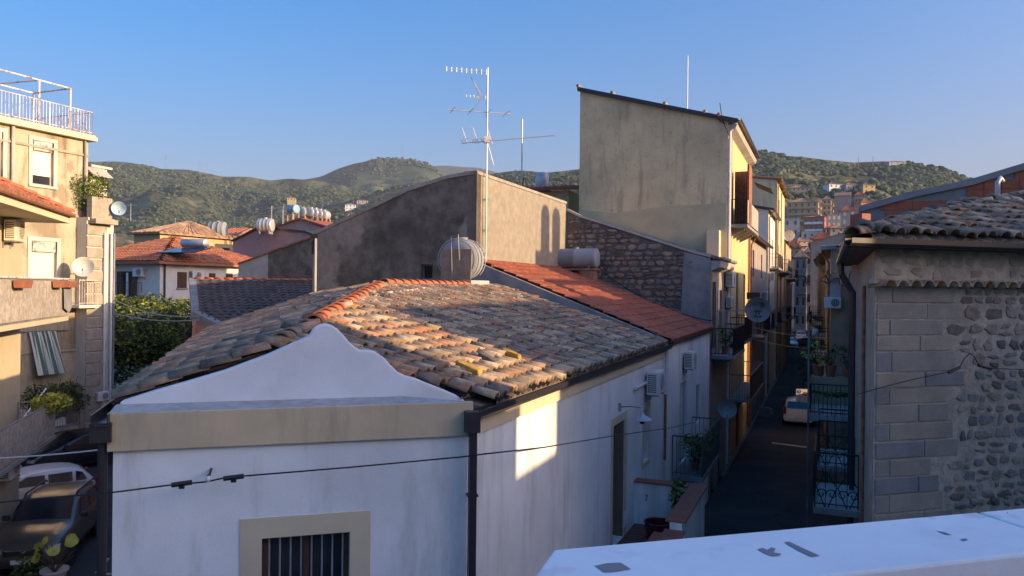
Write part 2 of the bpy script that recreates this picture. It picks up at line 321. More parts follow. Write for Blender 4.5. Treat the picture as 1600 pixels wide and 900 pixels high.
def balcony(w, a0, a1, z, depth, h, parent, mt, slabm, off=0, step=.11, panel=None, name='balcony', sides=True, corbels=0):
    s = MB(); s.wbox(w, a0, a1, z - .13, z, off + .002, off + depth)
    for i in range(corbels):
        x = a0 + (a1 - a0) * (i + .5) / corbels
        s.prism([w.p(x - .06, z - .13, off), w.p(x - .06, z - .13, off + depth * .8), w.p(x - .06, z - .22, off + depth * .75), w.p(x - .06, z - .5, off)], w.u * .12)
    b = s.build(name, slabm, parent, bevel=.012)
    r = MB(); e = depth + off - .03
    run = [(a0 + .03, off + .02), (a0 + .03, e), (a1 - .03, e), (a1 - .03, off + .02)]
    if not sides: run = run[1:3]
    for zz, rr in ((z + .08, .012), (z + h, .022)): r.tube([w.p(a, z * 0 + zz, o) for a, o in run], rr, 6)
    for i in range(len(run) - 1):
        (x0, y0), (x1, y1) = run[i], run[i + 1]; L = math.hypot(x1 - x0, y1 - y0); n = max(int(L / step), 1)
        for k in range(n + 1):
            f = k / n; r.tube([w.p(x0 + (x1 - x0) * f, z, y0 + (y1 - y0) * f), w.p(x0 + (x1 - x0) * f, z + h, y0 + (y1 - y0) * f)], .008 if k % 8 else .014, 4)
    r.build('railing', mt, b)
    if panel:
        q = MB(); q.wbox(w, a0 + .04, a1 - .04, z + .06, z + h - .03, e + .012, e + .03); q.build('panel', panel, b)
    return b
def make_ac(mt=None, fan=True):
    t = thing('air_conditioner', '', 'air conditioner'); mt = mt or M['acwhite']
    b = MB(); b.cbox((0, .20, 0), .80, .28, .56); b.build('casing', mt, t, bevel=.02)
    g = MB(); g.lathe([(.0, .0), (.205, .0), (.205, .008)], (-.12, .341, 0), V((0, 1, 0)), 20); g.build('fan_opening', M['dark'], t)
    g = MB()
    for i in range(11): g.cbox((-.12, .352, -.20 + .04 * i), .42, .008, .010)
    for i in range(5): g.cbox((-.32 + .10 * i, .356, 0), .008, .006, .42)
    g.build('grille', mt, t)
    for sx in (.402, -.402):
        g = MB()
        for i in range(9): g.cbox((sx, .20, -.2 + .05 * i), .006, .2, .02)
        g.box(V((sx - .003, .10, -.21)), V((.005, 0, 0)), V((0, .01, 0)), V((0, 0, .43))); g.build('side_fins', M['dark'], t)
    for x in (-.3, .3): g = MB(); g.cbox((x, .17, -.30), .03, .34, .03); g.cbox((x, .02, -.38), .03, .03, .18); g.build('bracket', M['greyiron'], t)
    return t
def put_ac(w, px, py, label, scale=1, off=0, proto=None, group=None):
    a, z = w.px(px, py, off + .2)
    t = copy_tree(proto or AC); place(t, w.p(a, z, off), wang(w), scale, label, group); return t
def rm_tree(o):
    for c in list(o.children): rm_tree(c)
    bpy.data.objects.remove(o)
def dish(loc, d, face, label, mt, post, group=None):
    """offset dish facing horizontal direction face, arm and post down or back to its wall"""
    t = thing('satellite_dish', label, 'satellite dish', loc, group); L = V(loc); f = V(face).normalized()
    m = MB(); m.lathe([(0, -.1 * d)] + [(d / 2 * math.sin(k * .25), -.1 * d + .1 * d * (k * .25) ** 2 / 1.6 ** 2 * 1.6) for k in range(1, 7)] + [(d / 2 * .99, -.02 * d), (0, -.125 * d)], L, f, 26); m.build('reflector', mt, t, smooth=True)
    arm = MB(); low = L - V((0, 0, d * .46)); tip = L + f * (d * .55) - V((0, 0, d * .28)); arm.tube([low, tip], .012 * max(d, .6), 6); arm.cbox(tip, .05, .05, .09); arm.build('feed_arm', M['greyiron'], t)
    p = MB(); p.tube([L - f * (.1 * d), V(post)], .02, 6); p.build('bracket', M['greyiron'], t)
    return t
def htank(c, r, L, ax, mt, label, legs=True, group=None, ribs=2, cat='water tank', legh=.15):
    ax = V(ax).normalized(); c = V(c); t = thing('water_tank', label, cat, c - V((0, 0, r)), group)
    pr = [(0, -L / 2), (r * .6, -L / 2 + .0), (r * .88, -L / 2 + .02), (r * .97, -L / 2 + .05), (r, -L / 2 + .1), (r, -L / 2 + .12), (r, -L / 2 + .15)]
    for i in range(ribs):
        q = -L / 2 + L * (i + 1) / (ribs + 1); pr += [(r, q - .03), (r * 1.025, q - .015), (r * 1.025, q + .015), (r, q + .03)]
    pr += [(r, L / 2 - .15), (r, L / 2 - .12), (r, L / 2 - .1), (r * .97, L / 2 - .05), (r * .88, L / 2 - .02), (r * .6, L / 2), (0, L / 2)]
    m = MB(); m.lathe(pr, c, ax, 28); b = m.build('tank_body', mt, t, smooth=True)
    m = MB(); m.lathe([(r * .27, r * .93), (r * .27, r * 1.07), (r * .31, r * 1.07), (r * .31, r * 1.12), (0, r * 1.14)], c, V((0, 0, 1)), 18); m.build('lid', mt, t)
    if legs:
        sd = ax.cross(V((0, 0, 1)))
        for q in (-.32, .32):
            m = MB(); o = c + ax * (L * q); m.prism([o + sd * (r * .75) - V((0, 0, r + legh)), o - sd * (r * .75) - V((0, 0, r + legh)), o - sd * (r * .7) - V((0, 0, r * .62)), o - V((0, 0, r * .97)), o + sd * (r * .7) - V((0, 0, r * .62))], ax * .05); m.build('leg', M['greyiron'], t)
    return t
_leafv = None
def leaves(mb, c, rad, n, size, shell=.0, flatz=1, rng=random, squash=0, mi=None):
    cx, cy, cz = c
    for i in range(n):
        while True:
            x, y, z = rng.uniform(-1, 1), rng.uniform(-1, 1), rng.uniform(-1, 1); r2 = x * x + y * y + z * z
            if r2 < 1 and r2 > shell: break
        p = V((cx + x * rad[0], cy + y * rad[1], cz + z * rad[2])); s = size * rng.uniform(.6, 1.4)
        a = V((rng.gauss(0, 1), rng.gauss(0, 1), rng.gauss(0, .6))).normalized(); b = a.cross(V((rng.gauss(0, 1), rng.gauss(0, 1), rng.gauss(0, 1)))).normalized()
        mb.quad(p - a * s, p + b * (s * .45), p + a * s, p - b * (s * .45), mi=(mi if mi is not None else (0 if rng.random() < .7 else 1)))
def potplant(loc, h, w, label, pm=None, n=260, lm='leaf', droop=0, potr=.14, poth=.24, name='potted_plant', group=None, seed=1):
    r = random.Random(seed); t = thing(name, label, 'potted plant', loc, group); L = V(loc)
    m = MB(); m.lathe([(potr * .7, 0), (potr, poth), (potr * 1.1, poth), (potr * 1.1, poth + .03), (potr * .9, poth + .03), (potr * .85, poth - .03), (0, poth - .04)], L, seg=16); m.build('pot', pm or M['pot'], t)
    m = MB(); st = MB()
    for k in range(9):
        a = r.uniform(0, 6.28); tip = L + V((math.cos(a) * w * r.uniform(.2, .5), math.sin(a) * w * r.uniform(.2, .5), poth + h * r.uniform(.6, 1)))
        mid = (L + tip) / 2 + V((0, 0, h * .12)); st.tube([L + V((0, 0, poth)), mid, tip - V((0, 0, droop))], .008, 4)
        leaves(m, mid, (w * .25, w * .25, h * .25), n // 18, .05, rng=r); leaves(m, tip - V((0, 0, droop / 2)), (w * .25, w * .25, h * .2), n // 12, .055, rng=r)
    st.build('stem', M['bark'], t); m.build('foliage', [M[lm], M['leafyel'] if lm == 'leafyel' else M['leafdark']], t)
    return t
# --- coppi roof -------------------------------------------------------------
def coppo_mesh(mi, kind=0):
    m = MB(); n = 7; L = .45; r0, r1 = (.098, .080); th = .019
    rings = []
    for x, r, lift in ((0, r0, .03), (L, r1, 0)):
        for q in (r, r - th):
            rings.append([V((x, q * math.cos(math.pi * k / n), q * .92 * math.sin(math.pi * k / n) + lift)) for k in range(n + 1)])
    o0, i0, o1, i1 = rings; m.v = [tuple(p) for p in o0 + i0 + o1 + i1]; N = n + 1
    for k in range(n):
        m.f += [(k, k + 1, 2 * N + k + 1, 2 * N + k), (N + k + 1, N + k, 3 * N + k, 3 * N + k + 1), (k + 1, k, N + k, N + k + 1), (2 * N + k, 2 * N + k + 1, 3 * N + k + 1, 3 * N + k)]; m.m += [0] * 4
    m.f += [(0, 2 * N, 3 * N, N), (n, N + n, 3 * N + n, 2 * N + n)]; m.m += [0, 0]
    me = bpy.data.meshes.new('tile'); me.from_pydata(m.v, [], m.f); me.materials.append(TILE[mi] if mi >= 0 else M['ridge'])
    me.polygons.foreach_set('use_smooth', [i % 4 < 2 for i in range(len(m.f))]); me.update(); return me, m
TMESH = [coppo_mesh(i) for i in range(len(TILE))]
def coppo_tiles(P0, U, Up, inside, umax, vmax, pitch, course, rng, wts, jit=1, scale=1, umin=0):
    """transforms (matrix, tone) of cover tiles on a slope"""
    U = U.normalized(); Up = Up.normalized(); Nn = U.cross(Up); Nn = Nn if Nn.z > 0 else -Nn; out = []
    sx_, sy_, sz_ = scale if isinstance(scale, tuple) else (scale,) * 3
    nv = int(vmax / course) + 1; nu = int((umax - umin) / pitch) + 1
    for i in range(nu):
        du = rng.gauss(0, .008) * jit
        for j in range(nv):
            u = umin + i * pitch; v = j * course
            if not inside(u, v + course * .5): continue
            x = (Up + U * rng.gauss(0, .035 * jit) + Nn * rng.gauss(0, .012 * jit)).normalized()
            y = Nn.cross(x).normalized(); z = x.cross(y)
            if rng.random() < .10 * jit: z = (z + y * rng.gauss(0, .12)).normalized(); y = z.cross(x)
            o = P0 + U * (u + du) + Up * (v + rng.gauss(0, .02 * jit)) + Nn * (.035 + abs(rng.gauss(0, .006)))
            k = noise.noise(o * 1.1) * 1.4 + rng.gauss(0, .5); w_ = [max(.02, a + b * k) for a, b in wts]
            tone = rng.choices(range(len(TILE)), w_)[0]
            mt = Matrix((x, y, z)).transposed().to_4x4() @ Matrix.Diagonal((sx_ * rng.uniform(.97, 1.06), sy_ * rng.uniform(.92, 1.08), sz_ * rng.uniform(.85, 1.12), 1)); mt.translation = o
            out.append((mt, tone))
    return out
WTS = [(1.0, .3), (1.1, .5), (.7, .5), (1.0, -.3), (.7, -.5), (.4, -.35), (.3, .25), (.07, .05)]
def emit_tiles(tiles, parent, limit=300, name='tile'):
    tiles.sort(key=lambda q: (q[0].translation - V((0, 0, EYE))).length)
    off = V((0, 0, 0)); pp = parent
    while pp is not None: off += pp.location; pp = pp.parent
    for mt, tone in tiles[:limit]:
        o = bpy.data.objects.new(name, TMESH[tone][0]); sc.collection.objects.link(o); o.parent = parent
        m2 = mt.copy(); m2.translation = mt.translation - off; o.matrix_basis = m2
    rest = MB()
    for mt, tone in tiles[limit:]:
        src = TMESH[tone][1]; rest.add([mt @ V(p) for p in src.v], src.f, tone)
    if rest.f: rest.build('tile', TILE, parent, smooth=False, kind='stuff')
def pan_sheet(P0, U, Up, inside, umax, vmax, pitch, course, mats, parent, umin=0):
    U = U.normalized(); Up = Up.normalized(); Nn = U.cross(Up); Nn = Nn if Nn.z > 0 else -Nn; m = MB(); r = random.Random(3)
    for i in range(int((umax - umin) / pitch) + 1):
        for j in range(int(vmax / course) + 1):
            u = umin + (i + .5) * pitch; v = j * course
            if not inside(u, v + course * .5): continue
            q = []; h = .03
            for vv, l in ((v, h), (v + course * 1.12, .008)):
                q.append([P0 + U * (u + a * pitch) + Up * vv + Nn * (b + l - .035) for a, b in ((-.48, .05), (-.25, .012), (0, 0), (.25, .012), (.48, .05))])
            for k in range(4): m.quad(q[0][k], q[0][k + 1], q[1][k + 1], q[1][k], mi=r.choice((0, 0, 1)))
            m.quad(*q[0], q[0][4] - Nn * .06, q[0][0] - Nn * .06)
    return m.build('pan_tile', mats, parent, kind='stuff')
def sheet_roof(P0, U, Up, ulen, vlen, mt, parent, pitch=.24, course=.33, amp=.035, name='tile', clip=None, seg=4, jitter=0, kind='stuff'):
    """interlocking tiles as stepped, rolled courses; clip(v) gives (u0,u1)"""
    U = U.normalized(); Up = Up.normalized(); Nn = U.cross(Up); Nn = Nn if Nn.z > 0 else -Nn; m = MB(); nr = max(int(vlen / course), 1); course = vlen / nr; r = random.Random(5)
    for j in range(nr):
        u0, u1 = clip((j + .5) * course) if clip else (0, ulen)
        if u1 - u0 < .1: continue
        n = max(int((u1 - u0) / pitch), 1); rows = []; js = [r.gauss(0, jitter) for _ in range(n + 1)]
        for vv, l in ((0, -.03), (0, .038), (course * 1.0, .0)):
            row = []
            for i in range(n * seg + 1):
                c = 2 * math.pi * i / seg; row.append(P0 + U * (u0 + (u1 - u0) * i / (n * seg)) + Up * (j * course + vv + js[i // seg]) + Nn * (l + amp * (.5 + .5 * math.cos(c))))
            rows.append(row)
        k = len(m.v); w_ = n * seg + 1
        m.v += [tuple(p) for row in rows for p in row]
        for a in range(2):
            if a == 0: ton = [r.choice((0, 0, 1, 2, 3)) if isinstance(mt, list) else 0 for _ in range(n + 1)]
            for i in range(w_ - 1): m.f.append((k + a * w_ + i, k + a * w_ + i + 1, k + (a + 1) * w_ + i + 1, k + (a + 1) * w_ + i)); m.m.append(ton[i // seg])
    return m.build(name, mt, parent, kind=kind, smooth=False)
# --- stones -----------------------------------------------------------------
def stone_variants(mats, k=7, seed=2, edgy=.25):
    r = random.Random(seed); out = []
    for mt in mats:
        for _ in range(k):
            n = r.choice((5, 6, 7)) if edgy > .3 else r.choice((6, 7, 8)); m = MB(); ring = []
            for i in range(n):
                a = 6.283 * (i + r.uniform(-.25, .25)) / n; ca, sa = math.cos(a), math.sin(a); q = 1 / max(abs(ca), abs(sa)) ** .6 * r.uniform(1 - edgy, 1.0)
                ring.append((ca * .5 * q, sa * .5 * q))
            d = [r.uniform(.7, 1.15) for _ in ring]
            m.v = [(x, 0, z) for x, z in ring] + [(x * .93, .75 * q, z * .93) for (x, z), q in zip(ring, d)] + [(x * .6, 1.0 * q, z * .6) for (x, z), q in zip(ring, d)]
            for a in range(2): m.f += [(a * n + i, a * n + (i + 1) % n, (a + 1) * n + (i + 1) % n, (a + 1) * n + i) for i in range(n)]
            m.f.append(tuple(2 * n + i for i in range(n)))
            me = bpy.data.meshes.new('stone'); me.from_pydata(m.v, [], m.f); me.materials.append(mt); me.update(); out.append((me, m))
    return out
def put_on_wall(me, w, a, z, sx, sy, sz, parent, off=0, rot=0, name='stone'):
    o = bpy.data.objects.new(name, me); sc.collection.objects.link(o); o.parent = parent
    x = w.o.cross(V((0, 0, 1))); B = Matrix((x, w.o, V((0, 0, 1)))).transposed().to_4x4()
    o.matrix_basis = Matrix.Translation(w.p(a, z, off) - parent.location) @ B @ Matrix.Rotation(rot, 4, 'Y') @ Matrix.Diagonal((sx, sy, sz, 1)); return o
def rubble(w, inside, a0, a1, z0, z1, parent, variants, seed, hmin=.10, hmax=.24, wmin=.13, wmax=.38, skip=.06, proud=.035, limit=300, off=0, name='stone', fill=.90):
    r = random.Random(seed); z = z0; lst = []
    while z < z1:
        h = r.uniform(hmin, hmax); a = a0 + r.uniform(-.1, 0)
        while a < a1:
            ww = r.uniform(wmin, wmax) * (.6 + .5 * h / hmax)
            ca, cz = a + ww / 2, z + h / 2 + r.gauss(0, .012)
            if inside(ca, cz) and r.random() > skip:
                if r.random() < .22 and h > .16:
                    lst.append((ca, cz - h * .25, ww * fill, h * .42)); lst.append((ca + r.gauss(0, .02), cz + h * .25, ww * fill * .9, h * .40))
                else: lst.append((ca, cz, ww * fill, h * fill * r.uniform(.8, 1)))
            a += ww
        z += h
    lst.sort(key=lambda q: ((w.p(q[0], q[1]) - V((0, 0, EYE))).length) / math.sqrt(q[2] * q[3]))
    for (a, zz, sx, sz) in lst[:limit]:
        me, _ = r.choice(variants); put_on_wall(me, w, a, zz, sx, proud * r.uniform(.5, 1.2), sz, parent, off, r.gauss(0, .09), name)
    if lst[limit:]:
        mb = MB(); mats = []; x = w.o.cross(V((0, 0, 1)))
        for me, _ in variants:
            if me.materials[0] not in mats: mats.append(me.materials[0])
        for (a, zz, sx, sz) in lst[limit:]:
            me, src = r.choice(variants); c = w.p(a, zz, off); d = proud * r.uniform(.5, 1.2)
            mb.add([c + x * (p[0] * sx) + w.o * (p[1] * d) + V((0, 0, p[2] * sz)) for p in src.v], src.f, mats.index(me.materials[0]))
        mb.build(name, mats, parent, kind='stuff')
# --- antennas -----------------------------------------------------------------
def yagi(mb, c, d, L, n, el, perp, r=.008, taper=.4):
    d = V(d).normalized(); mb.tube([c - d * (L / 2), c + d * (L / 2)], r * 1.5, 5)
    for i in range(n):
        q = c + d * (-L / 2 + L * (i + .3) / (n - .4)); e = el * (1 - taper * (1 - i / max(n - 1, 1))); mb.tube([q - perp * e / 2, q + perp * e / 2], r, 4)
def mast(name, label, base, h, r=.02, lean=(0, 0), mt=None, group=None):
    t = thing(name, label, 'antenna', base, group); b = V(base); top = b + V((lean[0], lean[1], h)); m = MB(); m.tube([b, top], r, 7); m.build('pole', mt or M['alu'], t); return t, top
def wire(name, label, pts, r, mt, sag=0, cat='cable', group=None):
    P = []
    for i in range(len(pts) - 1):
        a, b = V(pts[i]), V(pts[i + 1]); n = 10
        for k in range(n): f = k / n; P.append(a.lerp(b, f) - V((0, 0, sag * 4 * f * (1 - f))))
    P.append(V(pts[-1])); m = MB(); m.tube(P, r, 5); return tag(m.build(name, mt), label, cat, group)
# --- generic far house ----------------------------------------------------------
WINM = {}
def unit_window(style):
    if style not in WINM:
        m = MB(); m.box(V((-.5, -.02, 0)), V((1, 0, 0)), V((0, .06, 0)), V((0, 0, 1)), 0)
        m.box(V((-.42, -.035, .06)), V((.84, 0, 0)), V((0, .02, 0)), V((0, 0, .88)), 1)
        me = bpy.data.meshes.new('window'); me.from_pydata(m.v, [], m.f); me.materials.append(M['cementlight']); me.materials.append({'d': M['glass'], 'b': M['brownwood'], 'g': M['shutgrey'], 'r': M['greyred']}[style]); me.polygons.foreach_set('material_index', m.m); WINM[style] = me
    return WINM[style]
def house(name, label, cx, cy, z, w, d, h, ang, wall, roofm, roof='hip', floors=2, cols=3, ov=.4, rise=None, style='d', below=5, balc=0, scols=2, group=None, cat='house', ribs=True, balm=None, chim=0):
    """far house: its front faces -y turned by ang, with windows, balconies and a tiled roof"""
    t = thing(name, label, cat, (cx, cy, z), group); R_ = Matrix.Rotation(ang, 3, 'Z'); o = V((cx, cy, z))
    def P(x, y, zz): return o + R_ @ V((x, y, zz))
    hw, hd = w / 2, d / 2; rise = rise if rise is not None else d * .2
    m = MB(); m.hexa([P(-hw, -hd, -below), P(hw, -hd, -below), P(hw, hd, -below), P(-hw, hd, -below)], [P(-hw, -hd, h), P(hw, -hd, h), P(hw, hd, h), P(-hw, hd, h)])
    if roof == 'gable':
        for x in (-hw, hw - .2): m.prism([P(x, -hd, h + .001), P(x, hd, h + .001), P(x, 0, h + rise)], R_ @ V((.2, 0, 0)))
    if roof == 'gableY':
        for y in (-hd, hd - .2): m.prism([P(-hw, y, h + .001), P(hw, y, h + .001), P(0, y, h + rise)], R_ @ V((0, .2, 0)))
    m.build('wall', wall, t)
    r = MB(); th = V((0, 0, .16))
    def slab(*q):
        q = list(q); r.prism(q, th)
        a, b = q[0], q[1]; c, dd = q[-1], q[2]; k = max(int((b - a).length / (.9 if w > 14 else .5)), 3)
        if ribs and k < 40:
            up = (c - a)
            for i in range(1, k):
                f = i / k; p0 = a.lerp(b, f) + th; p1 = c.lerp(dd, f) + th; r.tube([p0, p1], .09 if w > 14 else .07, 4)
    ho = h; X, Y = hw + ov, hd + ov; ze = ho - ov * rise / hd if roof != 'flat' else ho
    if roof == 'hip':
        k = min(hw, hd) * .98; slab(P(-X, -Y, ze), P(X, -Y, ze), P(X - Y if hw > hd else .05, 0, ho + rise), P(-X + Y if hw > hd else -.05, 0, ho + rise)); slab(P(X, Y, ze), P(-X, Y, ze), P(-X + Y if hw > hd else -.05, 0, ho + rise), P(X - Y if hw > hd else .05, 0, ho + rise))
        slab(P(X, -Y, ze), P(X, Y, ze), P(X - Y if hw > hd else .05, .02, ho + rise), P(X - Y if hw > hd else .05, -.02, ho + rise)); slab(P(-X, Y, ze), P(-X, -Y, ze), P(-X + Y if hw > hd else -.05, -.02, ho + rise), P(-X + Y if hw > hd else -.05, .02, ho + rise))
    elif roof == 'gable': slab(P(-X, -Y, ze), P(X, -Y, ze), P(X, 0, ho + rise), P(-X, 0, ho + rise)); slab(P(X, Y, ze), P(-X, Y, ze), P(-X, 0, ho + rise), P(X, 0, ho + rise))
    elif roof == 'gableY':
        ze = ho - ov * rise / hw; slab(P(X, -Y, ze), P(X, Y, ze), P(0, Y, ho + rise), P(0, -Y, ho + rise)); slab(P(-X, Y, ze), P(-X, -Y, ze), P(0, -Y, ho + rise), P(0, Y, ho + rise))
    elif roof == 'mono': slab(P(-X, -Y, ho), P(X, -Y, ho), P(X, Y, ho + rise), P(-X, Y, ho + rise)); 
    else: r.hexa([P(-hw - .15, -hd - .15, ho), P(hw + .15, -hd - .15, ho), P(hw + .15, hd + .15, ho), P(-hw - .15, hd + .15, ho)], [P(-hw - .15, -hd - .15, ho + .35), P(hw + .15, -hd - .15, ho + .35), P(hw + .15, hd + .15, ho + .35), P(-hw - .15, hd + .15, ho + .35)])
    rf = r.build('roof', roofm, t)
    for i in range(chim):
        c = MB(); q = P(-hw * .4 + i * hw * .7, hd * .1, ho + rise * .6); c.cbox(q + V((0, 0, .7)), .6, .6, 1.6, ang); c.cbox(q + V((0, 0, 1.56)), .8, .8, .12, ang); c.build('chimney', wall, rf)
    fh = h / floors
    for f in range(floors):
        z0 = f * fh + fh * .3; wh = fh * .5
        for fac, n_, L, oo, nx in ((0, cols, w, V((0, -hd, 0)), V((1, 0, 0))), (1, scols, d, V((hw, 0, 0)), V((0, 1, 0)))):
            for i in range(n_):
                u = -L / 2 + L * (i + .5) / n_; ob = bpy.data.objects.new('window', unit_window(style)); sc.collection.objects.link(ob); ob.parent = t
                ob.location = R_ @ (oo + nx * u + V((0, 0, z0))); ob.rotation_euler.z = ang + (math.pi / 2 if fac else 0); ob.scale = (min(1.1, L / n_ * .5), 1, wh)
        if balc and f > 0:
            for fac in ((0, 1) if balc > 1 else (0,)):
                b = MB(); L = (w if fac == 0 else d) * .42; oo = V((0, -hd, 0)) if fac == 0 else V((hw, 0, 0)); nx = V((1, 0, 0)) if fac == 0 else V((0, 1, 0)); ny = V((0, -1, 0)) if fac == 0 else V((1, 0, 0))
                A = lambda u, y, zz: o + R_ @ (oo + nx * u + ny * y + V((0, 0, zz)))
                b.hexa([A(-L, 0.002, f * fh - .15), A(L, .002, f * fh - .15), A(L, 1.1, f * fh - .15), A(-L, 1.1, f * fh - .15)], [A(-L, .002, f * fh), A(L, .002, f * fh), A(L, 1.1, f * fh), A(-L, 1.1, f * fh)])
                bb = b.build('balcony', M['cementlight'], t); b = MB(); b.hexa([A(-L, 1.02, f * fh), A(L, 1.02, f * fh), A(L, 1.1, f * fh), A(-L, 1.1, f * fh)], [A(-L, 1.02, f * fh + .95), A(L, 1.02, f * fh + .95), A(L, 1.1, f * fh + .95), A(-L, 1.1, f * fh + .95)]); b.build('railing', balm or wall, bb)
    return t
AC = make_ac(); ACOLD = make_ac(M['acyell'])
# ================================================================== the setting
g = MB(); g.quad(V((-9000, -9000, -.05)), V((9000, -9000, -.05)), V((9000, 9000, -.05)), V((-9000, 9000, -.05)))
M['soil'] = mat('far_ground', (.10, .10, .05), var=.4, scale=.02, bump=0)
g.build('ground', M['soil'], kind='structure')
g = MB(); g.quad(V((-70, -12, 0)), V((75, -12, 0)), V((150, 190, 0)), V((-90, 190, 0))); g.build('road', M['asphalt'], kind='structure')
# terrain in layers: skyline given as directions, distances and heights of the crest
def interp(tab, x):
    if x <= tab[0][0]: return tab[0][1]
    for (a, b), (c, d) in zip(tab, tab[1:]):
        if x <= c: return b + (d - b) * (x - a) / (c - a)
    return tab[-1][1]
def hz(px): return 450 + .01047 * (px - 800)
class Hill:
    def __init__(s, name, tab, R, r0, power, amp, mt, label=None, rough=1, nr=70, px0=-300, px1=1900, dpx=8, back=.5, seed=0, Rtab=None):
        s.tab, s.r0, s.power, s.amp, s.R0, s.Rtab, s.seed, s.rough = tab, r0, power, amp, R, Rtab, seed, rough
        m = MB(); cols = int((px1 - px0) / dpx) + 1
        for i in range(cols):
            px = px0 + i * dpx
            for j in range(nr + 14):
                f = j / nr; m.v.append(tuple(s.pt(px, f)))
        K = nr + 14
        for i in range(cols - 1):
            for j in range(K - 1): a = i * K + j; m.f.append((a, a + K, a + K + 1, a + 1)); m.m.append(0)
        s.ob = m.build(name, mt, smooth=True, kind='structure')
    def R(s, px): return interp(s.Rtab, px) if s.Rtab else s.R0
    def height(s, px, f):
        R = s.R(px); H = (hz(px) - interp(s.tab, px)) / FPX * R + EYE
        if f <= 1: h = -4 + (H + 4) * max(f, 0) ** s.power
        else: h = H - (f - 1) * H * .9 * 2
        x = (px - 800) / FPX * R; y = s.r0 + f * (R - s.r0)
        n = noise.noise(V((x / (260 * s.rough), y / (380 * s.rough), s.seed))) + .5 * noise.noise(V((x / (95 * s.rough), y / (150 * s.rough), s.seed + 5))) + .22 * noise.noise(V((x / (38 * s.rough), y / (60 * s.rough), s.seed + 9)))
        env = max(0, 1 - abs(f - .62) / .62) if f < 1 else .0
        gully = abs(noise.noise(V((x / (170 * s.rough) + y / (900 * s.rough), y / (1400 * s.rough), s.seed + 3))))
        return h + s.amp * (n * .7 * env * 1.3 - (.35 - gully) * env)
    def pt(s, px, f):
        y = s.r0 + f * (s.R(px) - s.r0); return V(((px - 800) / FPX * y, y, s.height(px, f)))
HILLCOL = dict(bump=0, rough=1)
def hillmat(name, a, b, c, s1, s2, wood):
    m = bpy.data.materials.new(name); m.use_nodes = True; nt = m.node_tree; N = nt.nodes; L = nt.links; P = N['Principled BSDF']; P.inputs['Roughness'].default_value = 1; P.inputs['Specular IOR Level'].default_value = .05
    g = N.new('ShaderNodeNewGeometry')
    def nz(s, d=6, r=.6):
        n = N.new('ShaderNodeTexNoise'); n.inputs['Scale'].default_value = s; n.inputs['Detail'].default_value = d; n.inputs['Roughness'].default_value = r; L.new(g.outputs['Position'], n.inputs['Vector']); return n.outputs[0]
    def mr(x, a, b):
        r = N.new('ShaderNodeMapRange'); r.inputs[1].default_value = a; r.inputs[2].default_value = b; L.new(x, r.inputs[0]); return r.outputs[0]
    def mix(f, A, B):
        x = N.new('ShaderNodeMix'); x.data_type = 'RGBA'; L.new(f, x.inputs[0])
        for i, q in ((6, A), (7, B)):
            if isinstance(q, tuple): x.inputs[i].default_value = rgb(q)
            else: L.new(q, x.inputs[i])
        return x.outputs[2]
    c1 = mix(mr(nz(s1), .42, .60), a, b); c1 = mix(mr(nz(s1 * 2.3), .55, .66), c1, c); c1 = mix(mr(nz(s2, 4, .75), .47, .56), c1, wood)
    L.new(c1, P.inputs['Base Color']); bp = N.new('ShaderNodeBump'); bp.inputs['Distance'].default_value = 6; bp.inputs['Strength'].default_value = .9; L.new(nz(s2 * .8, 4), bp.inputs['Height']); L.new(bp.outputs[0], P.inputs['Normal'])
    return m
HM1 = hillmat('hill_scrub', (.078, .098, .060), (.175, .18, .095), (.21, .19, .12), .006, .045, (.055, .065, .038))
HM2 = hillmat('hill_grass', (.075, .105, .055), (.19, .205, .085), (.15, .18, .075), .004, .022, (.050, .064, .040))
HM3 = hillmat('grove_ground', (.11, .115, .062), (.18, .165, .095), (.25, .20, .12), .012, .10, (.05, .062, .028))
HM4 = hillmat('far_mountain', (.07, .085, .05), (.12, .12, .07), (.15, .13, .09), .002, .01, (.05, .06, .04))
h_far = Hill('mountain', [(500, 300), (620, 270), (650, 262), (680, 259), (700, 259), (720, 261), (745, 262), (790, 273), (830, 281), (900, 285), (1000, 300)], 3400, 1900, 1.2, 40, HM4, rough=2.2, px0=420, px1=1100, seed=11)
h_peak = Hill('mountain', [(300, 320), (400, 300), (440, 291), (470, 281), (500, 276), (525, 264), (550, 256), (575, 251), (600, 249), (625, 249), (645, 252), (662, 257), (680, 266), (705, 277), (730, 288), (780, 310), (900, 340)], 1900, 950, 1.35, 55, HM2, rough=1.2, px0=240, px1=1000, seed=4)
h_left = Hill('hill', [(-300, 246), (0, 250), (150, 253), (175, 252), (200, 254), (230, 259), (250, 264), (290, 265), (320, 270), (345, 276), (385, 276), (420, 282), (450, 279), (480, 281), (520, 286), (560, 296), (640, 320), (800, 340)], 1350, 480, 1.15, 52, HM1, rough=.95, px0=-420, px1=860, seed=2)
h_mid = Hill('hillside', [(-300, 335), (100, 336), (200, 340), (300, 344), (420, 335), (500, 322), (560, 310), (600, 300), (640, 288), (690, 279), (740, 276), (790, 268), (815, 266), (850, 270), (880, 267), (905, 264), (1000, 258), (1080, 248), (1165, 241), (1200, 242), (1250, 245), (1290, 250), (1330, 254), (1380, 252), (1410, 253), (1435, 257), (1455, 262), (1480, 272), (1500, 278), (1540, 290), (1600, 310), (1700, 330)], 900, 130, 1.3, 16, HM3, rough=.5, px0=-420, px1=1900, seed=7, nr=90, Rtab=[(-300, 950), (600, 950), (900, 900), (1150, 760), (1700, 740)])
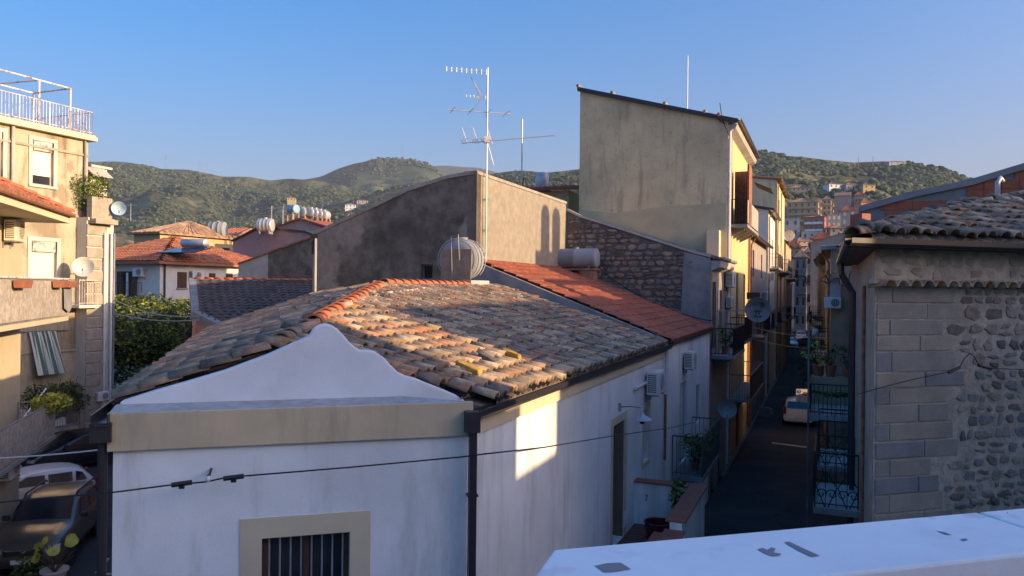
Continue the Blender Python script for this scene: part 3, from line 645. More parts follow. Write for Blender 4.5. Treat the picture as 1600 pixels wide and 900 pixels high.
def hill_hit(h, px, py):
    """first point where the sight line meets a hill"""
    r = ray(px, py)
    for k in range(1, 400):
        f = k / 400; y = h.r0 + f * (h.R(px) - h.r0); z = EYE + r.z * y
        if h.height(px, f) >= z: return V((0, 0, EYE)) + r * y
    return V((0, 0, EYE)) + r * h.R(px)
# trees on the slopes: low-poly clumps, olive groves and woods
def blob_variants(n, seed, sub=2):
    out = []; rr = random.Random(seed)
    import bmesh
    for k in range(n):
        b = bmesh.new(); bmesh.ops.create_icosphere(b, subdivisions=sub, radius=1)
        for v in b.verts:
            d = 1 + .38 * noise.noise(v.co * 1.7 + V((k * 7, 0, 0))) + rr.uniform(-.13, .13); v.co *= d; v.co.z = v.co.z * .78 + .55
        out.append(([tuple(v.co) for v in b.verts], [tuple(x.index for x in f.verts) for f in b.faces])); b.free()
    return out
BLOB = blob_variants(8, 3); BLOB1 = blob_variants(8, 6, 1)
def scatter(h, n, f0, f1, px0, px1, size, dens, mats, seed, name='olive_grove', blobs=None):
    r = random.Random(seed); m = MB(); c = 0; tries = 0
    while c < n and tries < n * 12:
        tries += 1; px = r.uniform(px0, px1); f = f0 + (f1 - f0) * r.random() ** .75; p = h.pt(px, f)
        k = noise.noise(V((p.x / 90, p.y / 120, seed))) + .6 * noise.noise(V((p.x / 28, p.y / 28, seed + 2)))
        if k < dens(px, f) + r.uniform(-.25, .25): continue
        vs, fs = r.choice(blobs or BLOB); s = size * r.uniform(.55, 1.25) * (1.25 if k > .5 else 1); a = r.uniform(0, 6.28); ca, sa = math.cos(a), math.sin(a); sz = s * r.uniform(.7, 1.15)
        m.add([(p.x + (x * ca - y * sa) * s, p.y + (x * sa + y * ca) * s, p.z + z * sz - .2) for x, y, z in vs], fs, r.choices((0, 1, 2), (.5, .32, .18))[0]); c += 1
    return m.build(name, mats, smooth=False, kind='stuff')
GRV = [mat('grove_leaf_dark', (.048, .072, .045), rough=1, var=.3, scale=.3, bump=0, spec=.05), mat('grove_leaf_mid', (.075, .100, .062), rough=1, var=.3, scale=.3, bump=0, spec=.05), mat('grove_leaf_olive', (.115, .135, .090), rough=1, var=.3, scale=.3, bump=0, spec=.05)]
scatter(h_mid, 7500, .2, 1.0, 1130, 1640, 2.7, lambda px, f: 9 if (px < 1345 and f < .55) or f < .3 else -.38, GRV, 1, 'olive_grove')
scatter(h_mid, 8000, .2, 1.0, 140, 930, 2.1, lambda px, f: .0, GRV, 2, 'olive_grove', BLOB1)
scatter(h_left, 13000, .05, 1.0, 120, 620, 2.5, lambda px, f: (.12 if f < .6 else -.2), GRV, 3, 'wood', BLOB1)
scatter(h_peak, 6000, .1, 1.0, 380, 800, 3.0, lambda px, f: .4 if px > 560 else -.3, GRV, 4, 'wood', BLOB1)
scatter(h_left, 700, .93, 1.0, 150, 520, 3.2, lambda px, f: -.9, GRV, 13, 'wood', BLOB1); scatter(h_peak, 500, .95, 1.0, 430, 780, 4.0, lambda px, f: -.5, GRV, 14, 'wood', BLOB1)
for (x, y, hh, lab) in ((1339, 262, 26, 'left lattice mast on the hill crest above the town'), (1362, 257, 24, 'right lattice mast on the hill crest above the town')):
    f = 1.0; b = h_mid.pt(x, .98); t, top = mast('lattice_mast', lab, b, hh * .55, .14, mt=M['greyiron']); 
    m = MB(); m.tube([b + V((.7, 0, 0)), top], .12, 4); m.tube([b + V((-.7, 0, 0)), top], .12, 4)
    for k in range(5): m.tube([b + V((-.6, 0, 2 + k * 2.2)), b + V((.6, 0, 3.1 + k * 2.2))], .08, 4)
    m.build('lattice', M['greyiron'], t)
for i, (x, y, k) in enumerate(((417, 270, 'pylon standing on the left ridge, leftmost'), (452, 262, 'pylon'), (597, 0, 'pylon'))): pass
def pylon(h, px, f, H, lab):
    b = h.pt(px, f); t = thing('pylon', lab, 'pylon', b); m = MB(); top = b + V((0, 0, H))
    for sx in (-1, 1): m.tube([b + V((sx * H * .09, 0, 0)), top], .13, 4)
    for k in range(6): z = H * (.1 + .13 * k); w_ = H * .09 * (1 - z / H); m.tube([b + V((-w_, 0, z)), b + V((w_, 0, z + H * .1))], .09, 4)
    m.build('lattice', M['greyiron'], t); m = MB()
    for z in (.72, .84, .95): m.tube([b + V((-H * .12, 0, H * z)), b + V((H * .12, 0, H * z))], .1, 4)
    m.build('cross_arm', M['greyiron'], t)
for px, f, H, lab in ((257, 1.0, 26, 'pylon on the crest of the left ridge'), (309, 1.0, 20, 'small pylon right of the first one on the left ridge')): pylon(h_left, px, f, H, lab)
for px, f, H, lab in ((596, .82, 50, 'pylon on the lit shoulder of the central hill'), (627, .97, 44, 'pylon on the top of the central hill'), (536, .45, 34, 'pylon low on the dark flank of the central hill')): pylon(h_peak, px, f, H, lab)
for px, f, H, lab in ((480, .8, 15, 'power pole above the white tanks on the hillside'), (502, .86, 15, 'power pole right of the roof tanks on the hillside'), (294, .7, 14, 'power pole on the lower slope behind the yellow house'), (365, .75, 13, 'white power pole above the water tank at the red roof')): pylon(h_mid, px, f, H, lab)
# far villas on the hillside
def hill_house(h, x0, x1, ytop, ybase, label, wall, roofm, ang=.35, name='hill_house', **k):
    b = hill_hit(h, (x0 + x1) / 2, ybase); Y = b.y; w_ = (x1 - x0) / FPX * Y; hh = (ybase - ytop) / FPX * Y
    dd = k.pop('d', w_ * .7); fl = k.pop('floors', 2); rs = k.pop('rise', hh * .22)
    return house(name, label, b.x, b.y + dd * .3, b.z, w_ * .92, dd, max(hh - rs, 1.2), ang, wall, roofm, floors=fl, rise=rs, **k)
# ================================================================== far town above the street
RT, DT = M['redtile'], M['oldtile']
P_ = lambda x0, x1, yt, yb, Y, lab, wall, rm, **k: _fh(x0, x1, yt, yb, Y, lab, wall, rm, **k)
def _fh(x0, x1, yt, yb, Y, lab, wall, rm, ang=-.3, name='town_house', **k):
    Y = hill_hit(h_mid, (x0 + x1) / 2, yb).y; c = atY((x0 + x1) / 2, yb, Y); w_ = (x1 - x0) / FPX * Y; hh = (yb - yt) / FPX * Y; rs = k.pop('rise', hh * .16); d_ = k.pop('d', w_ * .6)
    ca, sa = abs(math.cos(ang)), abs(math.sin(ang)); ww = max((w_ - d_ * sa) / ca, w_ * .3)
    return house(name, lab, c.x, c.y, c.z, ww, d_, hh - rs, ang, wall, rm, rise=rs, below=9, **k)
P_(1226, 1283, 310, 358, 420, 'long yellow apartment block with balconies below the wooded hill', M['ochre'], DT, floors=4, cols=5, balc=2, balm=M['ochre'], name='apartment_block', ang=-.42, d=12, chim=2)
P_(1280, 1304, 306, 350, 450, 'second yellow apartment block just right of the long one', M['ochre'], DT, floors=4, cols=2, balc=2, balm=M['ochre'], name='apartment_block', ang=-.42, d=10)
P_(1301, 1332, 301, 338, 430, 'plain beige gabled house right of the yellow apartment blocks', M['pinkgrey'], DT, roof='gable', floors=3, cols=0, scols=1, ang=-.42, d=9)
P_(1228, 1270, 292, 308, 560, 'long low house with dark windows above the yellow apartment block', M['greyplaster'], DT, floors=2, cols=6, ang=-.2)
P_(1288, 1315, 286, 302, 540, 'white villa with open porches above the beige house', M['white'], DT, floors=2, cols=3, ang=.2)
P_(1344, 1365, 287, 303, 520, 'small orange villa lit by the sun on the slope', M['ochre'], DT, floors=2, cols=2, ang=.1)
P_(1253, 1293, 338, 374, 300, 'rose coloured apartment block with white balconies', M['greyred'], RT, floors=3, cols=4, balc=1, name='apartment_block', balm=M['white'], ang=-.5, d=8, rise=.6)
P_(1222, 1250, 342, 372, 260, 'pale low block left of the rose apartment block', M['cementlight'], M['cement'], roof='flat', floors=2, cols=2, ang=-.3, rise=0)
P_(1290, 1313, 330, 368, 320, 'grey block with square windows right of the rose apartments', M['cement'], M['cement'], roof='flat', floors=3, cols=3, style='g', ang=-.2)
P_(1311, 1338, 322, 366, 300, 'tall grey block under a red roof beside the chimney', M['greyplaster'], RT, floors=3, cols=2, style='g', ang=-.3)
P_(1236, 1262, 333, 344, 340, 'low house with long red roof behind the rose apartments', M['pinkgrey'], M['redtile2'], floors=1, cols=2, ang=-.1)
P_(1294, 1330, 353, 376, 230, 'low brown house with dishes below the grey blocks', M['tanplaster'], DT, floors=2, cols=3, ang=-.2)
P_(1250, 1285, 360, 378, 240, 'wide pale house with flat roof at the head of the street', M['cementlight'], M['cement'], roof='flat', floors=1, cols=3, ang=-.25)
P_(1338, 1372, 312, 345, 260, 'low pink house on the slope right of the chimney', M['pink'], RT, floors=2, cols=2, ang=.1)
P_(1370, 1425, 309, 340, 330, 'row of low pinkish houses behind the grey gable', M['pinkgrey'], RT, floors=1, cols=4, ang=.05)
for i_, (x0, x1, yt, yb, lab, wm, rm, fl, rf) in enumerate((
 (1204, 1226, 300, 322, 'rendered tan house left of the long yellow apartment block', 'tanplaster', DT, 2, 'hip'), (1206, 1224, 326, 350, 'grey flat block at the left edge of the far town', 'cement', M['cement'], 2, 'flat'),
 (1262, 1290, 322, 338, 'low red roofed house right above the rose apartments', 'cementlight', RT, 1, 'gable'), (1226, 1256, 322, 342, 'terracotta roofed pink house under the yellow block', 'pink', RT, 2, 'gable'),
 (1316, 1342, 286, 300, 'small pale house among trees beyond the white villa', 'cementlight', DT, 1, 'hip'), (1334, 1352, 300, 318, 'beige house on the slope right of the gabled beige one', 'tanplaster', RT, 2, 'hip'),
 (1292, 1312, 352, 372, 'cream house with dark windows under the grey block', 'ochre', RT, 2, 'hip'), (1268, 1296, 370, 388, 'brown roofed low house below the rose apartments', 'greyplaster', M['redtile'], 2, 'gable'),
 (1312, 1336, 362, 384, 'pale two floor house left of the chimney foot', 'cementlight', DT, 2, 'gable'), (1240, 1266, 372, 392, 'pinkish low house at the head of the street', 'pinkgrey', DT, 2, 'hip'),
 (1212, 1232, 350, 372, 'ochre house peeping over the left row', 'ochre', DT, 2, 'hip'), (1352, 1376, 322, 342, 'small grey house right of the chimney on the slope', 'greyplaster', DT, 2, 'hip'),
 (1300, 1322, 340, 356, 'red roofed cream house between the grey blocks', 'ochre', RT, 1, 'hip'), (1180, 1204, 286, 300, 'low pale house behind the grey gabled one', 'cementlight', DT, 1, 'hip'),
 (1425, 1450, 296, 312, 'low pale house on the slope behind the red bricks', 'cementlight', RT, 1, 'hip'), (1276, 1292, 296, 308, 'small tan house between the villas', 'tanplaster', DT, 2, 'hip'))):
    P_(x0, x1, yt, yb, 300, lab, M[wm], rm, floors=fl, cols=3, roof=rf, ang=-.35 + .12 * (i_ % 5), rise=.1 if rf == 'flat' else 1.2 + .3 * (i_ % 3), balc=i_ % 2)
hill_house(h_mid, 1384, 1415, 251, 262, 'pale villa on the crest of the wooded hill', M['cementlight'], RT, ang=.1, cols=3, below=6)
hill_house(h_mid, 1254, 1272, 333, 345, 'small pale house low on the slope', M['cementlight'], RT, ang=.1, cols=2)
for i, (x0, x1, yt, yb, lab, wm) in enumerate(((538, 556, 318, 328, 'white villa among the olive trees left of the big cement wall', 'white'), (448, 462, 308, 314, 'small yellow house on the olive slope', 'yellow'), (432, 446, 352, 360, 'low white shed at the foot of the slope', 'white'), (556, 575, 312, 319, 'pale farmhouse right of the white villa', 'cementlight'), (548, 560, 333, 342, 'small beige house under the white villa', 'tanplaster'))):
    hill_house(h_mid if yb > 305 else h_left, x0, x1, yt, yb, lab, M[wm], RT if i != 0 else M['cementlight'], cols=3, ang=.2, ribs=False, floors=1 if yb - yt < 8 else 2)
# ================================================================== the white corner house
Z3 = V((0, 0, 1))
t_house = thing('white_house', 'white corner house with cream band, wavy gable parapet and old curved roof tiles', 'house', C0)
SW = LW(0)
def hole(w, x0, y0, x1, y1, off=0, ym=None):
    """opening on a wall from its outline in the view"""
    xm, yy = (x0 + x1) / 2, (y0 + y1) / 2; a0, _ = w.px(x0, yy, off); a1, _ = w.px(x1, yy, off); _, z0 = w.px(xm, y1, off); _, z1 = w.px(xm, y0, off)
    return (min(a0, a1), max(a0, a1), min(z0, z1), max(z0, z1))
dr = hole(SW, 957, 661, 975, 845); dr = (dr[0], dr[1], 2.45, dr[3]); wn2 = hole(SW, 1005, 640, 1014, 720)
fwn = hole(FW, 408, 836, 546, 1010); fwn = (fwn[0], fwn[1], fwn[3] - 1.5, fwn[3])
TZ = 2.45
m = MB(); m.wall(SW, 0, 11.98, 0, 6.05, [dr, wn2], depth=.3); m.build('wall', M['white'], t_house)
m = MB(); m.wall(FW, 0, 3.76, 0, 6.27, [fwn], depth=.22); m.build('wall', M['white'], t_house)
Lp = FW.p(3.76, 0); gL = V((-.3, .954, 0)).normalized(); nL = V((.954, .3, 0)).normalized()
LFW = Wall(Lp, gL, -nL)
m = MB(); m.wall(LFW, 0, 15, 0, 6.1, []); m.build('wall', M['white'], t_house)
m = MB(); m.wbox(FW, -.05, 3.81, 5.87, 6.27, .0, .055); m.build('band', M['cream'], t_house, bevel=.01)
m = MB(); m.wbox(SW, .003, 11.98, 5.86, 6.07, .0, .045); m.build('band', M['creamclean'], t_house)
# ledge in front of the gable parapet
m = MB(); m.hexa([FW.p(-.04, 6.20, .05), FW.p(3.80, 6.20, .05), FW.p(3.80, 6.20, -.32), FW.p(.75, 6.20, -.32)], [FW.p(-.04, 6.272, .05), FW.p(3.80, 6.272, .05), FW.p(3.80, 6.31, -.32), FW.p(.75, 6.31, -.32)]); m.build('ledge', M['ledge'], t_house, bevel=.012)
prof = [(187, 628), (240, 611), (290, 597), (350, 579), (420, 553), (460, 535), (482, 526), (487, 518), (491, 512), (498, 508), (508, 506), (518, 508), (527, 514), (536, 523), (545, 534), (555, 543), (563, 547.5), (578, 548), (588, 551), (600, 559), (612, 572), (622, 582), (634, 588), (650, 592), (664, 598), (690, 608), (712, 617), (732, 626)]
pp = [FW.px(x, y, -.30) for x, y in prof]; pp = [(max(min(a, 3.80), -.03), z) for a, z in pp]
m = MB(); m.wpoly(FW, [(pp[0][0], 6.0)] + pp + [(pp[-1][0], 6.0)], -.46, -.30); m.build('gable_parapet', M['parapet'], t_house, bevel=.02)
# roof planes
ZE = 6.17
def tn(P): d = P - C0; return d.dot(D), d.dot(E)
def zR(P): return ZE + .30 * (.1 - tn(P)[1])
def zL(P): return 6.27 + .34 * ((P - Lp).dot(nL) + .1)
Bp = V((-2.78, 15.9, 0)); REAR = V((-6.1, 24.1, 0)); FAR = V((-8.9, 22.4, 0))
def side(a, b, p): return (b.x - a.x) * (p.y - a.y) - (b.y - a.y) * (p.x - a.x)
# the hip line where both slopes meet
def hip(Y):
    lo, hi = -6., 1.
    for _ in range(40):
        x = (lo + hi) / 2; P = V((x, Y, 0))
        if zL(P) < zR(P): lo = x
        else: hi = x
    return V(((lo + hi) / 2, Y, 0))
Bh = hip(15.9); Bn = tn(Bh)[1]
UpR = (-E + Z3 * .30).normalized(); P0R = W(0, .1, ZE)
def insR(u, v):
    P = P0R + D * u + UpR * v; t, n = tn(P)
    if (P - FW.p0).dot(FW.o) > (-.58 if (P - FW.p0).dot(FW.u) > .95 else -.44) or t > 11.75: return False
    return (zR(P) <= zL(P) + .01 and P.y < Bh.y) or (P.y >= Bh.y - .3 and n > Bn and (t > tn(Bh)[0] or zR(P) <= zL(P)))
UpL = (nL + Z3 * .34).normalized(); P0L = Lp - nL * .1 + V((0, 0, 6.27))
def insL(u, v):
    P = P0L + gL * u + UpL * v
    if (P - FW.p0).dot(FW.o) > -.50 or tn(P)[0] > 11.8: return False
    if P.y < Bh.y: ok = zL(P) <= zR(P)
    else: ok = side(Bh, REAR, P) > 0
    return ok and side(FAR, REAR, P) < 0
roof = thing('roof', '', 'x', t_house.location); del roof['label']; del roof['category']
roof.location = (0, 0, 0); roof.parent = t_house
rr = random.Random(11)
def on_roof(x, y, up=.12):
    r = ray(x, y); lo, hi = 5., 30.
    for _ in range(50):
        Y = (lo + hi) / 2; P = V((0, 0, EYE)) + r * Y
        if P.z > zR(P) + up: lo = Y
        else: hi = Y
    return P
# boarding under the tiles
m = MB(); R0 = hip(8.95)
def zz(P, z, d=-.06): return V((P.x, P.y, z + d))
m.prism([zz(W(.5, .08), zR(W(.5, .08))), zz(W(11.98, .08), zR(W(11.98, .08))), zz(W(11.98, Bn), zR(W(0, Bn))), zz(Bh, zR(Bh)), zz(R0, zR(R0))], V((0, 0, -.08)))
m.prism([zz(Lp + gL * .45, 6.27), zz(R0, zL(R0)), zz(Bh, zL(Bh)), zz(REAR, zL(REAR)), zz(FAR, 6.27)], V((0, 0, -.08)))
m.prism([zz(Bh, zR(Bh)), zz(W(11.98, Bn), zR(W(0, Bn))), zz(REAR, zL(REAR))], V((0, 0, -.08)))
m.build('roof_boarding', M['soil'] if False else TILE[5], t_house)
tl = coppo_tiles(P0R, D, UpR, insR, 12.2, 5.4, .20, .31, rr, WTS, umin=-2.2, scale=(.92, .83, .98)) + coppo_tiles(P0L, gL, UpL, insL, 17.5, 5.5, .205, .33, rr, WTS, umin=-.3, scale=(.96, .85, .98))
emit_tiles(tl, roof)
pan_sheet(P0R, D, UpR, insR, 12.2, 5.4, .20, .31, [TILE[5], M['dark']], roof, umin=-2.2)
pan_sheet(P0L, gL, UpL, insL, 17.5, 5.5, .205, .33, [TILE[5], M['dark']], roof, umin=-.3)
# new orange ridge tiles on a mortar bed
def ridge_line(A, B_, parent, mesh, step=.33, sc_=1.35, bed=True, mt=None, jit=.01, name='ridge_tile', wob=0):
    L = (B_ - A).length; d = (B_ - A).normalized(); y = Z3.cross(d).normalized(); z = d.cross(y); off = parent.location + (parent.parent.location if parent.parent else V((0, 0, 0)))
    for i in range(int(L / step)):
        o = A + d * (i * step); mm = Matrix((d, y, z)).transposed().to_4x4() @ Matrix.Rotation(rr.gauss(0, jit), 4, 'Z') @ Matrix.Diagonal((sc_ * .85, sc_, sc_, 1)); ob = bpy.data.objects.new(name, mesh if not isinstance(mesh, list) else rr.choice(mesh)); sc.collection.objects.link(ob); ob.parent = parent; mm.translation = o - off + V((0, 0, rr.gauss(0, wob))); ob.matrix_basis = mm
    if bed:
        m = MB(); n = int(L / .12)
        for s_ in (-1, 1):
            for i in range(n):
                c = A + d * (i * .12 + .06) + y * s_ * (.125 * sc_ + rr.uniform(-.012, .012)) + Z3 * rr.uniform(-.03, -.0)
                m.cbox(c, .13, .07 * rr.uniform(.7, 1.3), .07, math.atan2(d.y, d.x) + rr.gauss(0, .15))
        m.build('mortar_bed', M['lime'], parent, kind='stuff')
RM = coppo_mesh(-1)[0]
A_ = hip(9.3); A_.z = zR(A_) + .03; B_ = Bh.copy(); B_.z = zR(Bh) + .04; D_ = W(9.7, Bn, zR(W(0, Bn)) + .04)
A2_ = hip(10.7); A2_.z = zR(A2_) + .03; ridge_line(A_, A2_, roof, [TMESH[k][0] for k in (0, 3, 4, 3)], sc_=1.2, bed=False); ridge_line(A2_, B_, roof, RM); ridge_line(B_, D_, roof, RM)
F1 = FAR.copy(); F1.z = zL(FAR) + .02; F2 = REAR.copy(); F2.z = zL(REAR) + .02
ridge_line(F1, F2, roof, RM, sc_=1.1, bed=False, step=.42)
# loose yellow-lichened stones weighing the tiles
for i, (x, y, s, lab, mi) in enumerate(((732, 577, .34, 'large gold lichened stone lying on the sunlit tiles near the eave', 7), (763, 563, .30, 'dark edged stone tilted up beside the gold lichened stone on the tiles', 5), (798, 555, .30, 'gold topped stone at the edge of the shadow on the tiles', 7), (902, 532, .26, 'dark stone lying on the shaded tiles towards the far eave', 5), (932, 526, .26, 'dark stone right of its twin on the shaded far tiles', 5))):
    P = on_roof(x, y, .12)
    mb = MB(); vs = []; q = random.Random(i)
    ring = [(-.5, -.28), (-.2, -.36), (.35, -.3), (.52, 0), (.4, .28), (-.1, .36), (-.48, .25)]; d1 = (UpR + D * .3).normalized(); d2 = D
    bot = [P + d1 * (a * s * 1.5) + d2 * (b * s) - Z3 * .05 for a, b in ring]; top = [P + d1 * (a * s * 1.35) + d2 * (b * s * .8) + Z3 * q.uniform(.04, .085) for a, b in ring]
    mb.add(bot + top, [tuple(range(7))[::-1], tuple(range(7, 14))] + [(k, (k + 1) % 7, (k + 1) % 7 + 7, k + 7) for k in range(7)]); tag(mb.build('stone', M['gold'] if mi == 7 else TILE[mi], bevel=.02), lab, 'stone')
# gutters and downpipes
m = MB(); prof_g = [(-.0, 0), (.0, -.11), (.12, -.11), (.15, -.07), (.15, 0), (.138, 0), (.138, -.06), (.115, -.098), (.012, -.098), (.012, 0)]
GW = LW(.03)
def gutter(w, a0, a1, z, mt, parent, off=0, s=1, slope=0):
    g_ = MB(); g_.prism([w.p(a0, z + h * s, off + o * s) for o, h in prof_g], w.u * (a1 - a0) + Z3 * slope); return g_.build('gutter', mt, parent)
gutter(GW, -.12, 12.05, 6.17, M['gutter'], t_house); 
m = MB(); m.cbox(FW.p(-.02, 6.05, .13), .16, .16, .24, math.atan2(-.28, -.96)); m.build('hopper', M['gutter'], t_house)
m = MB(); m.cbox(FW.p(-.03, 3.0, .13), .085, .085, 6.0, math.atan2(-.28, -.96))
m.build('downpipe', M['gutter'], t_house)
for z in (5.2, 3.3): m = MB(); m.cbox(FW.p(-.03, z, .12), .12, .12, .03, math.atan2(-.28, -.96)); m.build('pipe_clip', M['gutter'], t_house)
gutter(LFW, -.15, 15, 6.27, M['gutter'], t_house, off=.02, s=1.1)
m = MB(); m.tube([LFW.p(.0, 6.15, .12), LFW.p(.02, 5.95, .1), LFW.p(.02, 0, .1)], .05, 8); m.build('downpipe', M['gutter'], t_house)
m = MB(); m.cbox(LFW.p(-.02, 6.08, .1), .2, .2, .2, .3); m.build('hopper', M['gutter'], t_house)
m = MB(); q = SW.px(1036, 560)[0]; m.tube([SW.p(11.75, 6.1, .10), SW.p(11.75, 4.9, .06)], .055, 8); m.build('downpipe', M['pvcwhite'], t_house)
m = MB(); m.tube([SW.p(11.75, 4.9, .06), SW.p(11.75, 3.2, .06)], .035, 8); m.build('downpipe', M['rust'], t_house)
# window on the front with bars, frame surround
def surround(w, h, g, mt, parent, proud=.012, sill=False):
    a0, a1, z0, z1 = h; m = MB(); m.wbox(w, a0 - g, a1 + g, z1, z1 + g, 0, proud); m.wbox(w, a0 - g, a0, z0, z1, 0, proud); m.wbox(w, a1, a1 + g, z0, z1, 0, proud)
    if not sill: m.wbox(w, a0 - g, a1 + g, z0 - g, z0, 0, proud)
    m.build('surround', mt, parent)
surround(FW, fwn, .225, M['creamclean'], t_house)
window(FW, *fwn, t_house, 'glass', depth=.2, bars=8)
surround(SW, dr, .16, M['creamclean'], t_house, sill=True)
window(SW, *dr, t_house, 'dark', depth=.28, name='door', frame=M['doorwood'])
m = MB(); m.hexa([SW.p(dr[1] - .02, TZ, -.01), SW.p(dr[1] - .07, TZ, -.01), SW.p(dr[1] - .07, TZ, -.27), SW.p(dr[1] - .02, TZ, -.27)], [SW.p(dr[1] - .02, dr[3] - .02, -.01), SW.p(dr[1] - .07, dr[3] - .02, -.01), SW.p(dr[1] - .07, dr[3] - .02, -.27), SW.p(dr[1] - .02, dr[3] - .02, -.27)]); m.build('door_leaf', M['doorwood'], t_house)
surround(SW, wn2, .12, M['creamclean'], t_house); window(SW, *wn2, t_house, 'brown', depth=.2)
# terrace beside the house
t_ter = thing('terrace', 'small raised terrace with red tiled floor and terracotta capped walls beside the white house', 'terrace', W(5, .7, 0))
m = MB(); m.sbox(1.5, 8.75, .003, 1.5, 0, TZ - .03); m.build('base', M['white'], t_ter)
for i in range(int(7.2 / .42)):
    for j in range(3):
        q = MB(); q.sbox(1.52 + i * .42, 1.52 + i * .42 + .405, .02 + j * .42, .02 + j * .42 + .405, TZ - .028, TZ); q.build('floor_tile', M['floortile'], t_ter)
m = MB(); m.sbox(1.5, 5.9, 1.28, 1.5, TZ - .02, 3.2); m.sbox(5.9, 8.75, 1.28, 1.5, TZ - .02, 3.36); m.sbox(8.55, 8.75, .003, 1.28, TZ - .02, 3.36); m.build('parapet_wall', M['white'], t_ter)
for a, b, z in ((1.5, 2.9, 3.2), (2.9, 4.4, 3.2), (4.4, 5.92, 3.2), (5.92, 7.3, 3.36), (7.3, 8.8, 3.36)): m = MB(); m.sbox(a + .006, b - .006, 1.19, 1.56, z, z + .04); m.build('coping_tile', M['terracotta'], t_ter, bevel=.008)
m = MB(); m.sbox(8.49, 8.80, .004, 1.18, 3.361, 3.40); m.build('coping_tile', M['terracotta'], t_ter, bevel=.008)
m = MB(); m.sbox(5.55, 6.1, .95, 1.27, TZ, 3.1); m.build('step_wall', M['terracotta'], t_ter)
t = thing('bucket', 'dark red round tub on the tiled terrace floor', 'tub', W(7.35, .78, TZ)); m = MB(); m.lathe([(.22, 0), (.27, .44), (.285, .44), (.285, .47), (.255, .47), (.21, .04), (0, .04)], W(7.35, .78, TZ), seg=24); m.build('body', M['plum'], t, smooth=False)
t = thing('planter', 'white planter in the far corner of the tiled terrace', 'planter', W(8.2, 1.05, TZ)); m = MB(); m.lathe([(.13, 0), (.17, .28), (.19, .28), (.19, .31), (.15, .31), (.14, .1), (0, .1)], W(8.2, 1.05, TZ), seg=18); m.build('pot', M['pvcwhite'], t)
m = MB(); leaves(m, W(8.2, 1.05, TZ + .75), (.22, .22, .42), 160, .07); m.tube([W(8.2, 1.05, TZ + .2), W(8.2, 1.05, TZ + .8)], .012, 5); m.build('foliage', [M['leaf'], M['leafdark']], t)
t = thing('tap', 'small wall tap on the far terrace wall', 'tap', W(8.54, .3, 3.05)); m = MB(); m.tube([W(8.54, .3, 3.08), W(8.44, .3, 3.09), W(8.42, .3, 3.0)], .014, 6); m.cbox(W(8.46, .3, 3.12), .06, .02, .02); m.build('spout', M['greyiron'], t)
m = MB(); m.wbox(SW, 7.55, 7.8, 2.62, 2.95, .001, .02); 
for i in range(5): m.wbox(SW, 7.57, 7.78, 2.65 + i * .055, 2.675 + i * .055, .02, .03)
m.build('air_vent', M['acwhite'], t_house)
# wall lamp
a, z = SW.px(967, 636); t = thing('wall_lamp', 'old style wall lamp with wide metal shade above the cream framed door', 'wall lamp', SW.p(a, z))
m = MB(); m.tube([SW.p(a, z, .0), SW.p(a, z + .03, .25), SW.p(a, z + .02, .46), SW.p(a, z - .03, .48)], .014, 6); m.cbox(SW.p(a, z, .01), .06, .06, .16); m.build('arm', M['greyiron'], t)
m = MB(); m.lathe([(.03, 0.12), (.035, .0), (.06, -.05), (.20, -.13), (.205, -.145), (.05, -.10), (0, -.08)], SW.p(a, z - .08, .48), seg=20); m.build('shade', M['steel'], t)
m = MB(); m.lathe([(0, -.26), (.04, -.24), (.055, -.2), (.05, -.13), (0, -.1)], SW.p(a, z - .06, .48), seg=12); m.build('bulb_glass', M['glass'], t)
put_ac(SW, 1025, 597, 'air conditioner with open dark side mounted high on the white house wall', .95)
m = MB(); a, z = SW.px(990, 607); a2, _ = SW.px(1008, 607); m.tube([SW.p(a, z, .05), SW.p(a2, z + .02, .05)], .035, 8); tag(m.build('pipe_joint', M['pvcwhite']), 'short white pipe section running to the air conditioner on the white house', 'pipe')
# water tank on its block
m = MB(); m.sbox(9.6, 10.75, -5.2, -4.5, 7.35, 7.79); tag(m.build('tank_block', M['cementlight'], bevel=.02), 'pale masonry block on the roof ridge carrying the ribbed water tank', 'block')
tk = htank(W(9.95, -4.95, 8.32), .52, .7, D, M['tankgrey'], 'round grey ribbed water tank on the masonry block of the white house roof', legs=False, ribs=3)
for i in range(4):
    q = -.3 + .2 * i; m = MB(); m.tube([W(9.95 + q, -4.95, 8.32) + E * (math.cos(c) * .545) + Z3 * (math.sin(c) * .545) for c in [k * math.pi / 12 for k in range(-3, 16)]], .014, 5); m.build('strap', M['cementlight'], tk)
m = MB(); m.tube([W(9.5, -5.0, 7.82), W(9.42, -5.0, 8.9), W(9.42, -4.8, 8.95), W(9.5, -4.8, 8.3)], .012, 6); m.build('pipe', M['cementlight'], tk)
m = MB(); m.prism([W(9.48, -5.32, 7.8), W(9.48, -4.47, 7.8), W(9.53, -4.47, 8.58), W(9.53, -5.32, 8.58)], D * .03); tag(m.build('wooden_board', M['ply']), 'square weathered board leaning against the ribbed water tank', 'board')
wire('hose', 'white hose lying along the top of the tiles near the ridge', [on_roof(x, y) for x, y in ((592, 458), (606, 457), (622, 456), (638, 454), (650, 452), (664, 450), (676, 453), (686, 459), (692, 467))], .018, M['pvcwhite'], cat='hose')
wire('hose', 'dark hose loop on the tiles at the bend of the orange ridge', [on_roof(x, y) for x, y in ((598, 457), (612, 453), (624, 458), (632, 470))], .015, M['cable'], cat='hose')
